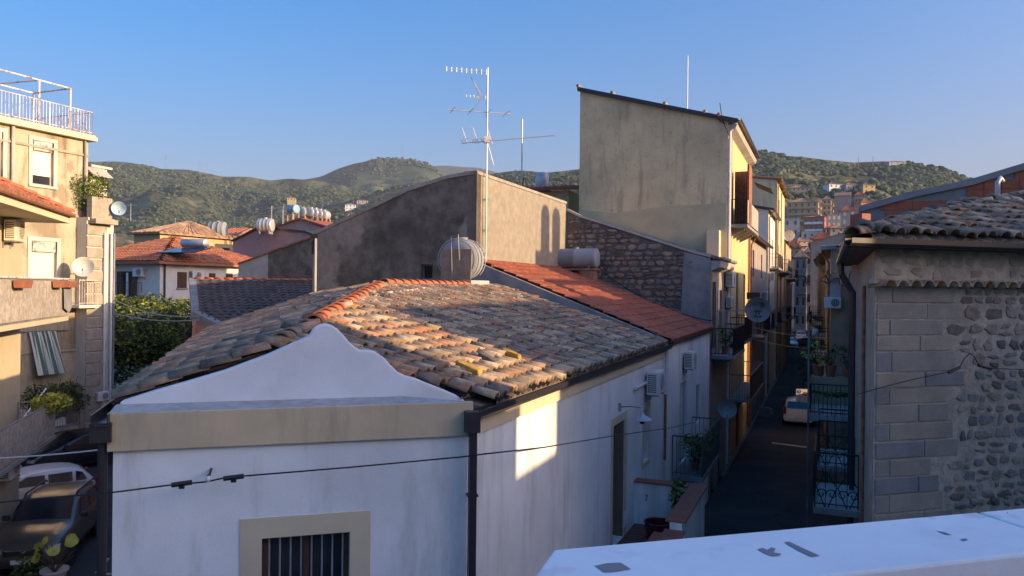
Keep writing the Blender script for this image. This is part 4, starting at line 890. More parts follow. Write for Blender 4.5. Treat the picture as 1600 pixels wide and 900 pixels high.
# main overhead cable with its two black splices
CW = Wall(FW.p(0, 0, .35), FW.u, FW.o)
cp = [(-40, 789), (60, 779), (180, 769), (270, 757.5), (300, 755), (322, 753)]; cq = [(322, 753), (350, 747), (380, 744), (550, 730), (722, 714)]
P1 = [atY(x, y, FW.p(*[CW.px(x, y)[0], 0], .35).y) for x, y in cp]; P2 = [atY(x, y, FW.p(CW.px(x, y)[0], 0, .35).y) for x, y in cq]
SC = LW(.45); P3 = []
for x, y in ((760, 709), (850, 699), (952, 682), (1050, 668), (1085, 660)): a, z = SC.px(x, y); P3.append(SC.p(a, z))
wire('cable', 'long black overhead cable crossing the white house front towards the green balcony', P1 + P2[1:] + P3, .009, M['cable'])
for (x0, y0, x1, y1, lab) in ((268, 758, 300, 753.5, 'left black splice sleeve on the cable before the white wall'), (349, 748, 381, 744, 'right black splice sleeve on the cable before the white wall')):
    a = atY(x0, y0, CW.p(CW.px(x0, y0)[0], 0).y); b = atY(x1, y1, CW.p(CW.px(x1, y1)[0], 0).y); m = MB(); m.tube([a, a.lerp(b, .15), a.lerp(b, .85), b], .026, 8); m.cbox(a.lerp(b, .5) - Z3 * .035, .05, .03, .03); tag(m.build('cable_splice', M['cable']), lab, 'splice')
x, y = 325, 748; a = atY(x, y, CW.p(CW.px(x, y)[0], 0).y); t = thing('insulator', 'small wall hook insulator between the two cable splices', 'insulator', a); m = MB(); m.tube([a - FW.o * .35 + Z3 * .02, a, a + Z3 * .04], .014, 6); m.build('hook', M['cable'], t); m = MB(); m.lathe([(.018, -.03), (.03, 0), (.018, .03)], a, seg=10); m.build('collar', M['pvcwhite'], t)
# ================================================================== red roofed house
t_red = thing('red_roof_house', 'narrow white house with long red tiled roof after the corner house', 'house', W(16, -2, 0))
h1 = hole(SW, 1063, 602, 1072, 700); h2 = hole(SW, 1087, 606, 1093, 668)
h1 = (13.35, 14.2, 2.55, 4.75); h2 = (16.9, 17.5, 3.6, 4.75); 
def tz(w, px, py): return w.px(px, py)
a1_, z1_ = SW.px(1063, 600); a2_, z2_ = SW.px(1073, 600); h1 = (a1_, a2_, 2.52, z1_)
a1_, z1_ = SW.px(1087.5, 603); a2_, _ = SW.px(1093, 603); h2 = (a1_, a2_, z1_ - 1.25, z1_)
m = MB(); m.wall(SW, 12.02, 20.28, 0, 6.12, [h1, h2, (16.6, 17.8, 0, 2.1)], depth=.2); m.wpoly(TW(12.02), [(-5.5, 5.8), (0, 5.8), (0, 6.0), (-5.5, 8.05)], -.25, 0); m.build('wall', M['white'], t_red)
window(SW, *h1, t_red, 'louvre', depth=.12); window(SW, *h2, t_red, 'louvre', depth=.12); window(SW, 16.6, 17.8, 0, 2.1, t_red, 'brown', depth=.2, name='door')
UpD = (-E * 5.15 + Z3 * 1.95); sheet_roof(W(12.03, .12, 6.24), D, UpD, 8.25, UpD.length * 1.14, REDT, t_red, pitch=.22, course=.37, amp=.055, jitter=.008)
gutter(GW, 12.1, 20.45, 6.24, M['gutter'], t_red)
m = MB(); m.prism([W(12.07, .05, 6.27), W(12.07, -5.5, 8.37), W(12.07, -5.5, 7.0), W(12.07, .05, 5.9)], -D * .2); m.build('upstand', M['cement'], t_red)
# eave row of tile ends under the gutter, AC
put_ac(SW, 1080, 562, 'air conditioner below the red roof eave', .9)
balcony(SW, 13.0, 16.4, 2.52, .85, 1.08, t_red, M['greeniron'], M['cement'], panel=M['greeniron'])
potplant(SW.p(13.9, 2.53, .5), .8, .9, 'leafy plant in a clay pot on the green railed balcony', seed=4, n=520)
dish(W(17.6, .95, 3.75), .62, (-D * .9 + E * .1), 'grey satellite dish beyond the green balcony', M['dish'], W(18.0, .4, 3.6))
wire('cable', 'thin cable rising from the gutter corner along the red roof edge', [W(11.9, .1, 6.25), W(12.3, -1.2, 6.9), W(12.2, -3, 7.45), W(12.3, -4.6, 8.1)], .012, M['cablegrey'])
# ================================================================== cement walled building
t_cem = thing('cement_building', 'big unpainted cement building with a dark stained gable and a sunlit side', 'building', W(16, -9, 0))
TW12 = TW(12.02); LWs = LW(-5.5)
pt = lambda w, *L: [w.px(x, y) for x, y in L]
gp = pt(TW12, (735, 272), (700, 279), (640, 298), (560, 336), (489, 368)); gp[0] = (-5.5, gp[0][1])
base = [(gp[-1][0], 5.5), (-5.5, 5.5)]
hw_ = hole(TW12, 657, 413, 676, 436)
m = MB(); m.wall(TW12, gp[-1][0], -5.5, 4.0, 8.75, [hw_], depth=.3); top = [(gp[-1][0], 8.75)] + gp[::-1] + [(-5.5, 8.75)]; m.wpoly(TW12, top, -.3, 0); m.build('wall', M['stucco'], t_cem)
window(TW12, *hw_, t_cem, 'dark', depth=.2, frame=M['greyiron'])
for i in range(5): q = MB(); x = hw_[0] + (hw_[1] - hw_[0]) * (i + .5) / 5; q.tube([TW12.p(x, hw_[2], -.05), TW12.p(x, hw_[3], -.05)], .008, 4); q.build('bar', M['iron'], t_cem)
zt = gp[0][1]
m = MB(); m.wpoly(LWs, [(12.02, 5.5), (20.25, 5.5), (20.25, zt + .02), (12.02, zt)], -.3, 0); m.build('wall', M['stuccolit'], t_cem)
m = MB(); m.wpoly(LWs, [(12.02, 8.24), (20.25, 8.2), (20.25, 8.36), (12.02, 8.42)], .002, .08); m.build('flashing', M['cementlight'], t_cem)
m = MB()
for (a, za), (b, zb) in zip(gp, gp[1:]): m.prism([TW12.p(a, za, .04), TW12.p(b, zb, .04), TW12.p(b, zb, -.4), TW12.p(a, za, -.4)], V((0, 0, .10)))
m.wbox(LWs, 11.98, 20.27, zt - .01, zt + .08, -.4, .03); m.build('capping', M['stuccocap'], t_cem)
m = MB(); p_ = [W(12.4, gp[-1][0], gp[-1][1] - .05), W(12.4, -5.8, zt - .1), W(20.2, -5.8, zt - .1), W(20.2, gp[-1][0], gp[-1][1] - .05)]; m.prism(p_, V((0, 0, -.2))); m.build('roof', M['oldtile'], t_cem)
# lower walls to the left of it
t_low = thing('low_wall', 'lower stained cement wall left of the big gable, with a pale far end', 'wall', W(13, -13, 0))
TWl = TW(20.5); q1 = pt(TWl, (488, 372), (463, 381), (419, 396)); zt0 = 4
m = MB(); m.wpoly(TWl, [(q1[-1][0], zt0)] + q1[::-1] + [(q1[0][0] + .6, q1[0][1] + .3), (q1[0][0] + .6, zt0)], -.3, 0); m.build('wall', M['stucco'], t_low)
q2 = pt(TWl, (419, 397), (373, 413)); m = MB(); m.wpoly(TWl, [(q2[1][0], zt0), q2[1], q2[0], (q2[0][0], zt0)], -.3, .02); m.build('end_wall', M['cementlight'], t_low)
m = MB(); a, z = q1[-1]; b, zb = q1[0]; m.prism([TWl.p(a, z, .05), TWl.p(b, zb, .05), TWl.p(b, zb, -.4), TWl.p(a, z, -.4)], Z3 * .08); m.prism([TWl.p(q2[1][0], q2[1][1], .07), TWl.p(q2[0][0], q2[0][1], .07), TWl.p(q2[0][0], q2[0][1], -.4), TWl.p(q2[1][0], q2[1][1], -.4)], Z3 * .07); m.build('capping', M['rust'], t_low)
a, z = TW(11.6).px(493, 372); t = thing('drain_pole', 'pale vertical pipe at the left edge of the dark stained gable', 'pipe', W(11.6, a, 4.5)); m = MB(); m.tube([W(11.6, a, 4.5), W(11.6, a, z)], .045, 8); m.build('pipe', M['pvcorange'] if False else M['cementlight'], t); m = MB(); m.tube([W(11.6, a, z), W(11.6, a - .12, z - .15), W(11.6, a - .1, z - .5)], .05, 6); m.cbox(W(11.6, a - .05, z + .06), .2, .12, .14); m.build('cable_bundle', M['cable'], t)
# antennas on the sunny wall
a, z0_ = LWs.px(759, 410, .12); b = LWs.p(a, z0_, .12); ztop = LWs.px(761, 105, .12)[1]
t, top = mast('tv_antenna', 'tall tv mast with several aerials on the sunlit cement wall', b, ztop - z0_, .024)
def zat(y): return LWs.px(760, y, .12)[1]
s_ = b.y / FPX; X_ = V((1, 0, 0)); ax = (X_ * .97 + Fv * .25).normalized(); pr_ = V((-.25, .97, 0))
m = MB(); yagi(m, V((b.x, b.y, zat(109))) - X_ * 33 * s_, ax, 68 * s_, 9, .16, Z3, .007, .2); m.build('uhf_aerial', M['alu'], t)
m = MB(); c = V((b.x, b.y, zat(150))) - X_ * 18 * s_; yagi(m, c, ax, 34 * s_, 6, .10, Z3, .006, .3)
for k in range(5): m.tube([c + X_ * (5 * s_ + k * .03) + Z3 * .02, c + X_ * (5 * s_ - .28 + k * .02) + Z3 * (.55) + pr_ * (k - 2) * .08], .006, 4); m.tube([c + X_ * (5 * s_ + k * .02) - Z3 * .02, c + X_ * (5 * s_ - .14) - Z3 * .32 + pr_ * (k - 2) * .08], .006, 4)
m.build('panel_aerial', M['alu'], t)
m = MB(); yagi(m, V((b.x, b.y, zat(174))) - X_ * 12 * s_, ax, 102 * s_, 4, .9, pr_, .010, 0); m.build('vhf_aerial', M['alu'], t)
m = MB(); z_ = zat(218); m.tube([V((b.x, b.y, z_)) - X_ * 40 * s_ - Z3 * 6 * s_, V((b.x, b.y, z_)) + X_ * 106 * s_ + Z3 * 8 * s_], .014, 5)
for k, dx in enumerate((-38, -33, -20, -16, -6, 6)):
    c = V((b.x, b.y, z_)) + X_ * dx * s_; m.tube([c - Z3 * .12 + X_ * .05, c + Z3 * (.35 if k % 2 else .1) - X_ * .12], .009, 4); m.tube([c - pr_ * .3, c + pr_ * .3], .008, 4)
m.tube([V((b.x, b.y, z_ - .02)), V((b.x + 11 * s_, b.y, z_ - .75))], .01, 4); m.build('lower_aerial', M['alu'], t)
m = MB(); m.cbox(V((b.x, b.y - .05, z_)), .14, .12, .18); m.build('amplifier_box', M['acyell'], t)
for z in (8.6, 9.3, 10.2): m = MB(); m.tube([LWs.p(a, z, 0), LWs.p(a, z, .14), LWs.p(a + .2, z, .14)], .012, 5); m.build('wall_bracket', M['greyiron'], t)
# house seen behind the cement building
hb = house('tiled_house', 'small ochre house with curved tiles behind the sunlit cement wall', *atY(862, 345, 44).xy, 6, 3.6, 5, 6.85, -.38, M['ochre'], M['redtile'], roof='mono', floors=1, cols=1, rise=.75, ov=.35, below=6)
c = atY(847, 292, 44); t = thing('water_tank', 'upright steel water tank on a white base behind the sunlit cement wall', 'water tank', c); m = MB(); m.lathe([(.36, 0), (.38, .05), (.38, .72), (.3, .8), (.1, .84), (0, .84)], c, seg=20); m.build('tank_body', M['steel'], t, smooth=True); m = MB(); m.cbox(c + Z3 * -.25, .9, .7, .5, -.3); m.build('base', M['white'], t)
c = atY(815, 298, 42); t, top = mast('tv_antenna', 'bare mast pole right of the tall tv mast', c - Z3 * 1, 1 + 112 / FPX * 42, .035); m = MB(); m.tube([top - Z3 * 4 + X_ * .02, top - Z3 * 3.2 + X_ * .1], .03, 5); m.build('cable_coil', M['cable'], t)
c = atY(805, 300, 42); mast('tv_antenna', 'short grey pole beside the bare mast pole', c - Z3 * 1, 2.2, .05)
# ================================================================== rubble walled house
t_rub = thing('rubble_house', 'rubble stone house with sloping gable behind the red roof', 'house', W(22, -3, 0))
TW20 = TW(20.3); g2 = pt(TW20, (868, 330), (905, 339), (960, 356), (1010, 372), (1060, 388), (1085, 396), (1106, 402)); g2[0] = (-5.48, g2[0][1]); g2[-1] = (0, g2[-1][1])
m = MB(); m.wpoly(TW20, [(-5.48, 5)] + g2 + [(0, 5)], -.4, 0); m.build('wall', M['mortar'], t_rub)
SV = stone_variants(STN, 6, 5, edgy=.35); ar = lambda a: interp(g2, a)
rubble(TW20, lambda a, z: z < ar(a) - .12 and z > 6.2 - .36 * (a) and a < -1.0 + (z - 7) * .15, -5.4, -.7, 6.2, 10.9, t_rub, SV, 8, hmin=.14, hmax=.30, wmin=.18, wmax=.55, proud=.05, limit=290, fill=1.06)
m = MB()
for (a, za), (b_, zb) in zip(g2, g2[1:]): m.prism([TW20.p(a, za, .05), TW20.p(b_, zb, .05), TW20.p(b_, zb, -.42), TW20.p(a, za, -.42)], Z3 * .09)
m.build('capping', M['cementlight'], t_rub)
m = MB(); m.wpoly(TW20, [(-1.05, 6.2), (-.95, ar(-.95) - .06), (-.002, ar(0) - .05), (-.002, 6.2)], .001, .05); m.build('render_patch', M['cement'], t_rub)
m = MB(); m.wpoly(TW20, [(-5.4, 6.2 + .37 * 5.4 - .1), (-5.4, 6.2 + .37 * 5.4 + .25), (-.4, 6.55), (-.4, 6.2)], .001, .045); m.build('flashing', M['cement'], t_rub)
hs = [(20.9, 21.9, 5.4, 7.9), (22.9, 23.7, 5.6, 7.6), (20.9, 21.9, .0, 2.3), (23, 24.2, 0, 2.4)]
m = MB(); m.wall(SW, 20.31, 25.18, 0, g2[-1][1] - .1, hs, depth=.2); m.build('wall', M['greyplaster'], t_rub)
for i, h in enumerate(hs): window(SW, *h, t_rub, ('brown', 'grey', 'brown', 'brown')[i], depth=.15)
m = MB(); m.prism([W(20.35, .35, g2[-1][1] + .0), W(25.15, .35, g2[-1][1] + .0), W(25.15, -5.48, g2[0][1]), W(20.35, -5.48, g2[0][1])], -Z3 * .12); m.build('roof', M['oldtile'], t_rub)
gutter(LW(.3), 20.2, 25.1, g2[-1][1] + .02, M['greyiron'], t_rub, s=1.0)
m = MB(); m.prism([W(20.33, .0, g2[-1][1] - .12), W(20.33, .36, g2[-1][1] - .12), W(20.33, .3, g2[-1][1] - .35), W(20.33, .0, g2[-1][1] - .5)], D * 4.8); m.build('cornice', M['cementlight'], t_rub)
balcony(SW, 20.7, 24.9, 5.2, .8, 1.0, t_rub, M['iron'], M['cement'], corbels=3)
put_ac(SW, 1141, 437, 'air conditioner high on the grey wall below the yellow balcony', 1.05, proto=AC)
put_ac(LW(.0), 1142, 432 + 40, 'second unit hanging below the air conditioner under the yellow balcony', .8)
for x, y, lab, s in ((900, 404, 'long grey cylindrical tank lying against the rubble stone wall', 1),):
    a, z = TW(19.7).px(x, y); c = W(19.7, a, z); htank(c, .38, 1.75, E, M['tankgrey'], lab, ribs=1, legh=.05)
m = MB(); m.cbox(c + E * .5 - Z3 * .75, .55, .5, .75, math.atan2(E.y, E.x)); m.cbox(c - Z3 * .41, 1.7, .6, .06, math.atan2(E.y, E.x)); tag(m.build('tank_stand', M['brick']), 'low brick support under the long grey tank', 'stand')
wire('cable', 'black cable hanging from the grey tank down the rubble wall to the eave', [c + E * .8 - Z3 * .2, W(20.1, -3.2, 7.75), W(20.1, -1.6, 7.0), W(20.1, .1, 6.5)], .02, M['cable'], sag=.08)
# ================================================================== tall yellow building
t_tall = thing('tall_building', 'tall narrow yellow building with big stained blank gable and sunlit street front', 'building', W(30, -3, 0))
TW25 = TW(25.2); zl = TW25.px(906, 137)[1]; nl_ = TW25.px(906, 200)[0]; zr = TW25.px(1138, 187)[1]
m = MB(); m.wpoly(TW25, [(nl_, 0), (nl_, zl), (0, zr), (0, 0)], -.4, 0); m.build('wall', M['tallwall'], t_tall)
kk = pt(TW25, (905, 328), (960, 333), (1040, 322), (1128, 318)); m = MB(); m.wpoly(TW25, [(nl_ + .002, 6), (nl_ + .002, kk[0][1]), kk[1], kk[2], (-.05, kk[3][1]), (-.05, 6)], .001, .008); m.build('repainted_patch', M['creamclean'] if False else mat('pale_yellow_render', (.46, .42, .27), var=.05, bump=.15, dirt=(.33, .30, .2), damt=.35, dscale=1.2), t_tall)
hs = [(25.7, 26.7, 10.45, 13.2), (28.0, 29.0, 10.45, 13.0), (32.5, 33.5, 10.3, 13), (25.9, 26.9, 5.6, 8.4), (29, 30, 5.6, 8.4), (32.4, 33.4, 5.6, 8.4), (25.9, 27.2, 0, 2.6), (29.5, 31, 0, 2.6)]
m = MB(); m.wall(SW, 25.2, 35, 0, zr - .15, hs, depth=.2); m.build('wall', M['yellow'], t_tall)
for h in hs: window(SW, *h, t_tall, 'brown', depth=.12)
m = MB(); m.sbox(25.6, 34.99, nl_, -.25, 0, 14.5); m.build('core', M['yellow'], t_tall)
m = MB(); m.prism([W(25.05, .4, zr - .02), W(25.05, nl_ - .1, zl + .02), W(25.05, nl_ - .1, zl - .16), W(25.05, .4, zr - .18)], D * .16); m.build('verge', M['gutter'], t_tall)
m = MB(); m.prism([W(25.1, .42, zr), W(35, .42, zr), W(35, nl_ - .1, zl), W(25.1, nl_ - .1, zl)], Z3 * -.1); m.build('roof', M['oldtile'], t_tall)
for i in range(5): f = (i + .5 + .6 * math.sin(i * 5)) / 5; c = W(25.2, .3 + (nl_ - .3) * f, zr + (zl - zr) * f + .03); m = MB(); m.lathe([(.07, -.22), (.09, .22)], c, D, 8); m.build('verge_tile', TILE[i % 4], t_tall)
m = MB(); m.prism([W(25.22, .0, zr - .22), W(25.22, .38, zr - .2), W(25.22, .3, zr - .36), W(25.22, .0, zr - .5)], D * 9.75); m.build('cornice', M['cementlight'], t_tall)
gutter(LW(.4), 25.1, 35, zr + .02, M['gutter'], t_tall)
for a, mt, lab in ((25.28, 'pvcwhite', 0), (25.55, 'rust', 0), (34.6, 'rust', 0)):
    m = MB(); m.tube([SW.p(a, zr - .1, .35), SW.p(a, zr - .5, .08), SW.p(a, .3, .08)], .06, 7); m.build('downpipe', M[mt], t_tall)
m = MB()
for i in range(24): m.wbox(SW, 25.21, 25.33 + .12 * (i % 2), 2 + i * .5, 2 + i * .5 + .47, .002, .03)
m.build('quoin', M['cementlight'], t_tall, kind='stuff')
b5 = balcony(SW, 25.5, 31, 10.4, .8, 1.05, t_tall, M['iron'], M['cement'], panel=M['lattice'], corbels=4)
c_ = MB(); c_.wbox(SW, 26.0, 27.4, 10.42, 13.0, .72, .80); c_.wbox(SW, 27.4, 27.46, 10.42, 12.9, .06, .80); tag(c_.build('balcony_screen', M['rust']), 'rust brown upright screen standing on the high sunlit balcony', 'screen')
c_ = MB(); n6 = 6
c_.prism([SW.p(29, 12.6, .75), SW.p(31, 12.6, .75), SW.p(31, 12.25, 1.5), SW.p(29, 12.25, 1.5)], Z3 * .03); aw = tag(c_.build('awning_frame', M['dark']), 'dark folded awning sticking out above the high balcony', 'awning')
balcony(SW, 25.6, 29, 5.45, .75, 1.0, t_tall, M['iron'], M['cement'], corbels=2); balcony(SW, 26.2, 33.0, 2.9, .95, 1.05, t_tall, M['greyiron'], M['cement'], panel=M['dark'], corbels=3)
c = TW25.px(1069, 170)[0]; mast('tv_antenna', 'thin white whip aerial on top of the tall yellow building', W(26, c, 15), 2.9, .02, mt=M['pvcwhite'])
m = MB(); a, z = TW25.px(1125, 195); m.tube([W(25.1, a + .4, z - .5), W(25.1, a + .1, z + .2), W(25.1, a, z + .9)], .02, 5); m.tube([W(25.1, a + .2, z), W(25.1, a - .4, z + .5)], .02, 5); tag(m.build('bent_aerial', M['iron']), 'small bent black aerial at the eave corner of the tall yellow building', 'antenna')
c_ = MB(); c_.sbox(24.6, 25.19, -.75, -.25, 8.6, 10.1); tag(c_.build('chimney_stub', M['creamclean']), 'plain square pillar against the foot of the tall yellow gable', 'pillar')
# ================================================================== own terrace parapet
FP = onZ(865, 858, 7.1); FQ = onZ(1600, 793, 7.1); N1 = onZ(1250, 900, 7.1); N2 = onZ(1600, 865, 7.1); N0 = onZ(833, 902, 7.1)
u_ = (FQ - FP).normalized(); v_ = (N0 - FP); FQ2 = FP + u_ * 4.5; wv = (N2 - FQ); wd = abs(wv.cross(u_).z); nn = V((u_.y, -u_.x, 0)).normalized()
if nn.dot(N2 - FQ) < 0: nn = -nn
def CP(a, b, z): return FP + u_ * a + nn * b + V((0, 0, z))
t_own = thing('terrace_parapet', 'white painted parapet coping with scraped grey patches in the near corner', 'parapet', FP - Z3 * .5)
sk = (N0 - FP).dot(u_) / max((N0 - FP).dot(nn), .01)
for a0, a1, s0 in ((0, 1.02, sk), (1.026, 2.2, 0), (2.206, 4.5, 0)):
    m = MB(); m.hexa([CP(a0, 0, -.05), CP(a1, 0, -.05), CP(a1, wd, -.05), CP(a0 + s0 * wd, wd, -.05)], [CP(a0, 0, 0), CP(a1, 0, 0), CP(a1, wd, 0), CP(a0 + s0 * wd, wd, 0)]); m.build('coping', M['coping'], t_own, bevel=.006)
m = MB(); m.hexa([CP(.06, .05, -3), CP(4.5, .05, -3), CP(4.5, wd - .05, -3), CP(.06 + sk * wd, wd - .05, -3)], [CP(.06, .05, -.05), CP(4.5, .05, -.05), CP(4.5, wd - .05, -.05), CP(.06 + sk * wd, wd - .05, -.05)]); m.build('wall', M['creamclean'], t_own)
m = MB(); m.hexa([CP(0, wd - .06, -4.6), CP(4.5, wd - .06, -4.6), CP(4.5, 4.5, -4.6), CP(-2.2, 4.5, -4.6)], [CP(.1, wd - .06, -1.0), CP(4.5, wd - .06, -1.0), CP(4.5, 4.5, -1.0), CP(-2.2, 4.5, -1.0)]); m.build('floor', M['floortile'], t_own)
for k, poly in enumerate((((929, 885), (948, 881), (962, 880), (970, 880), (986, 890), (962, 894), (944, 895)), ((1183, 859), (1192, 857), (1199, 860), (1205, 856), (1212, 858), (1209, 864), (1221, 866), (1218, 869), (1208, 870), (1198, 867)), ((1225, 848), (1233, 847), (1256, 858), (1281, 869), (1268, 871), (1247, 861)), ((1462, 830), (1475, 832), (1488, 837), (1478, 836)), ((1501, 843), (1510, 842), (1512, 845), (1504, 846)), ((1572, 802), (1575, 801), (1575, 803)))):
    m = MB(); m.quad(*[onZ(x, y, 7.1) + Z3 * .0012 for x, y in poly]); m.build('scraped_patch', M['chip'], t_own)
# ================================================================== stone house on the right
K0 = V((5.2, 11, 0)); RWF = Wall(K0, V((.96, .28, 0)), V((.28, -.96, 0))); RN = tn(K0)[1]; RT0 = tn(K0)[0]; RSW = Wall(W(RT0, RN), D, -E)
t_st = thing('stone_house', 'old stone house with ashlar corner, rubble wall and curved tile roof on the right', 'house', K0)
m = MB(); m.wall(RWF, 0, 9, 0, 7.76, [], mi=0); m.build('wall', M['mortarlight'], t_st)
m = MB(); m.wall(RSW, 0, 8.0, 0, 8.2, [(2.5, 3.3, 4.2, 6.2)]); m.build('wall', M['cementlight'] if False else mat('flaking_side_render', (.33, .27, .21), var=.18, scale=3, bump=.6, bscale=18, dirt=(.16, .13, .11), damt=.6, dscale=2, patch=(.38, .37, .37), pscale=1.1, pth=.57), t_st)
m = MB(); m.wall(RWF, -.06, 9, 7.76, 8.22, [], off=.05); m.wbox(RWF, -.06, 9, 7.72, 7.78, -.05, .05); m.build('frieze', M['mortarlight'], t_st)
AV = stone_variants(ASH, 1, 9, edgy=.0)
# ashlar blocks: squared stones with chamfered edges, each its own piece
ra = random.Random(21); z = 7.70; rows = 0; ablk = []
while z > .3:
    h = ra.uniform(.225, .27) * (1.0 if rows % 4 else 1.12); x = 0.02; xe = (1.42, 1.52, 1.22, 1.36, 1.45, 1.62, 1.3, 1.33)[rows % 8] - .05 * (rows > 9) * 4
    cuts = [(.28, .0), (.9, 0), (.27, 0), (.78, 0)][rows % 4][0]; xs = [0.02, cuts + ra.uniform(-.02, .02)]
    if rows % 2: xs.append(xs[-1] + .14 + ra.uniform(.35, .5) * 0 + .5)
    xs = [q for q in xs if q < xe - .25] + [xe]
    for a, b in zip(xs, xs[1:]): ablk.append((a, b, z - h, z, ra.random()))
    z -= h; rows += 1
for (a, b, zb, zt_, q) in ablk:
    m = MB(); g_ = .008 + .008 * ra.random(); d_ = .008 + .010 * ra.random(); c_ = .005; P = RWF.p
    r0 = [(a + g_, zb + g_), (b - g_, zb + g_), (b - g_, zt_ - g_), (a + g_, zt_ - g_)]; j = [(ra.gauss(0, .004), ra.gauss(0, .004)) for _ in r0]
    r1 = [(x + (c_ if i in (0, 3) else -c_) + j[i][0], y + (c_ if i < 2 else -c_) + j[i][1]) for i, (x, y) in enumerate(r0)]
    m.add([P(x, y, .0) for x, y in r0] + [P(x, y, d_ * .7) for x, y in r0] + [P(x, y, d_) for x, y in r1], [(0, 1, 5, 4), (1, 2, 6, 5), (2, 3, 7, 6), (3, 0, 4, 7), (4, 5, 9, 8), (5, 6, 10, 9), (6, 7, 11, 10), (7, 4, 8, 11), (8, 9, 10, 11)])
    m.build('ashlar_block', ASH[0 if q < .45 else 1 if q < .8 else 2], t_st)
ash_end = {}
def ae(z): 
    e = 0
    for a, b, zb, zt_, q in ablk:
        if zb - .02 <= z <= zt_ + .02: e = max(e, b)
    return e
SV2 = stone_variants(RST, 6, 15, edgy=.42)
rubble(RWF, lambda a, z: a > ae(z) + .16 and a < 4.6, 1.1, 4.6, 4.4, 7.66, t_st, SV2, 31, hmin=.09, hmax=.25, wmin=.12, wmax=.38, proud=.02, limit=270, fill=1.05, skip=.04)
rubble(RWF, lambda a, z: True, .1, 4.6, 7.80, 8.20, t_st, stone_variants([ASH[0], ASH[1], RST[3]], 6, 77, edgy=.4), 33, hmin=.12, hmax=.2, wmin=.18, wmax=.5, proud=.014, limit=60, fill=1.0, skip=.15, off=.05)
rubble(RWF, lambda a, z: a > ae(z) + .16, 1.1, 4.6, .4, 4.4, t_st, SV2, 35, hmin=.12, hmax=.26, wmin=.14, wmax=.34, proud=.04, limit=0, fill=.80)
# row of tile ends under the frieze
off_ = t_st.location
for i in range(26):
    c = RWF.p(.08 + i * .222, 7.70, .0); x = (-RWF.o).copy(); y = Z3.cross(x).normalized(); mm = Matrix((x, y, Z3)).transposed().to_4x4() @ Matrix.Diagonal((.8, 1.16, 1.15, 1)); mm.translation = c + RWF.o * .22 - off_ - Z3 * .05
    ob = bpy.data.objects.new('cornice_tile', TMESH[(0, 2, 1, 4)[i % 4]][0]); sc.collection.objects.link(ob); ob.parent = t_st; ob.matrix_basis = mm
GZ = 8.33; OV = .34
HC = RWF.p0 + RWF.o * OV; _c = ((RSW.p0 + RSW.o * OV) - HC); _k = _c.dot(RSW.o) / RWF.u.dot(RSW.o); HC = HC + RWF.u * _k; AF = (HC - RWF.p0).dot(RWF.u); AS = (HC - RSW.p0).dot(D)
gutter(RWF, AF - .06, 9, GZ, M['gutter'], t_st, off=OV - .06, s=1.0)
gutter(RSW, AS - .06, 8.0, GZ, M['gutter'], t_st, off=OV - .06, s=1.0)
m = MB(); m.hexa([RWF.p(AF, GZ - .12, OV - .06), RWF.p(9, GZ - .12, OV - .06), RWF.p(9, GZ - .12, -.02), RWF.p(-.02, GZ - .12, -.02)], [RWF.p(AF, GZ - .03, OV - .06), RWF.p(9, GZ - .03, OV - .06), RWF.p(9, GZ - .03, -.02), RWF.p(-.02, GZ - .03, -.02)])
m.hexa([RSW.p(AS, GZ - .121, OV - .06), RSW.p(8, GZ - .121, OV - .06), RSW.p(8, GZ - .121, -.02), RSW.p(0, GZ - .121, -.02)], [RSW.p(AS, GZ - .031, OV - .06), RSW.p(8, GZ - .031, OV - .06), RSW.p(8, GZ - .031, -.02), RSW.p(0, GZ - .031, -.02)]); m.build('soffit', M['brownwood'], t_st)
for a in (6.2, 7.7): m = MB(); m.tube([RSW.p(a, GZ - .1, OV + .0), RSW.p(a, GZ - .35, OV - .02), RSW.p(a, GZ - .75, .09), RSW.p(a, 0.2, .09)], .055, 8); m.build('downpipe', M['gutter'], t_st)
m = MB(); m.tube([RSW.p(2.2, 7.7, .05), RSW.p(2.2, .5, .05)], .03, 6); m.build('conduit', M['rust'], t_st)
# roof slopes: front slope and street slope meeting in a hip
inF = -RWF.o; inS = E; SL = .36
EC = V((0, 0, 0)); 
def zF(P): return GZ + .02 + SL * ((P - RWF.p0).dot(inF) + OV)
def zS(P): return GZ + .02 + SL * ((P - RSW.p0).dot(inS) + OV)
RMAX = 2.2
UpF = (inF + Z3 * SL).normalized(); P0F = RWF.p(0, GZ + .02, OV); UpS = (inS + Z3 * SL).normalized(); P0S = RSW.p(0, GZ + .02, OV)
def insF(u, v): P = P0F + RWF.u * u + UpF * v; return zF(P) <= zS(P) and (P - RWF.p0).dot(inF) < RMAX and u < 8
def insS(u, v): P = P0S + D * u + UpS * v; return zS(P) < zF(P) and (P - RSW.p0).dot(inS) < 3.2 and u < 8
roof2 = bpy.data.objects.new('roof', None); sc.collection.objects.link(roof2); roof2.parent = t_st
WT2 = [(.5, .3), (.6, .3), (.5, .5), (.9, -.2), (1.3, -.4), (1.0, -.5), (.1, .1), (.06, .08)]
tl = coppo_tiles(P0F, RWF.u, UpF, insF, 8.2, 4.0, .235, .36, rr, WT2, umin=-.6, scale=1.08) + coppo_tiles(P0S, D, UpS, insS, 8, 4.0, .235, .36, rr, WT2, umin=-.4, scale=1.08)
emit_tiles(tl, roof2, 290); pan_sheet(P0F, RWF.u, UpF, insF, 8.2, 4, .235, .36, [TILE[4], TILE[5]], roof2, umin=-.6); pan_sheet(P0S, D, UpS, insS, 8, 4, .235, .36, [TILE[4], TILE[5]], roof2, umin=-.4)
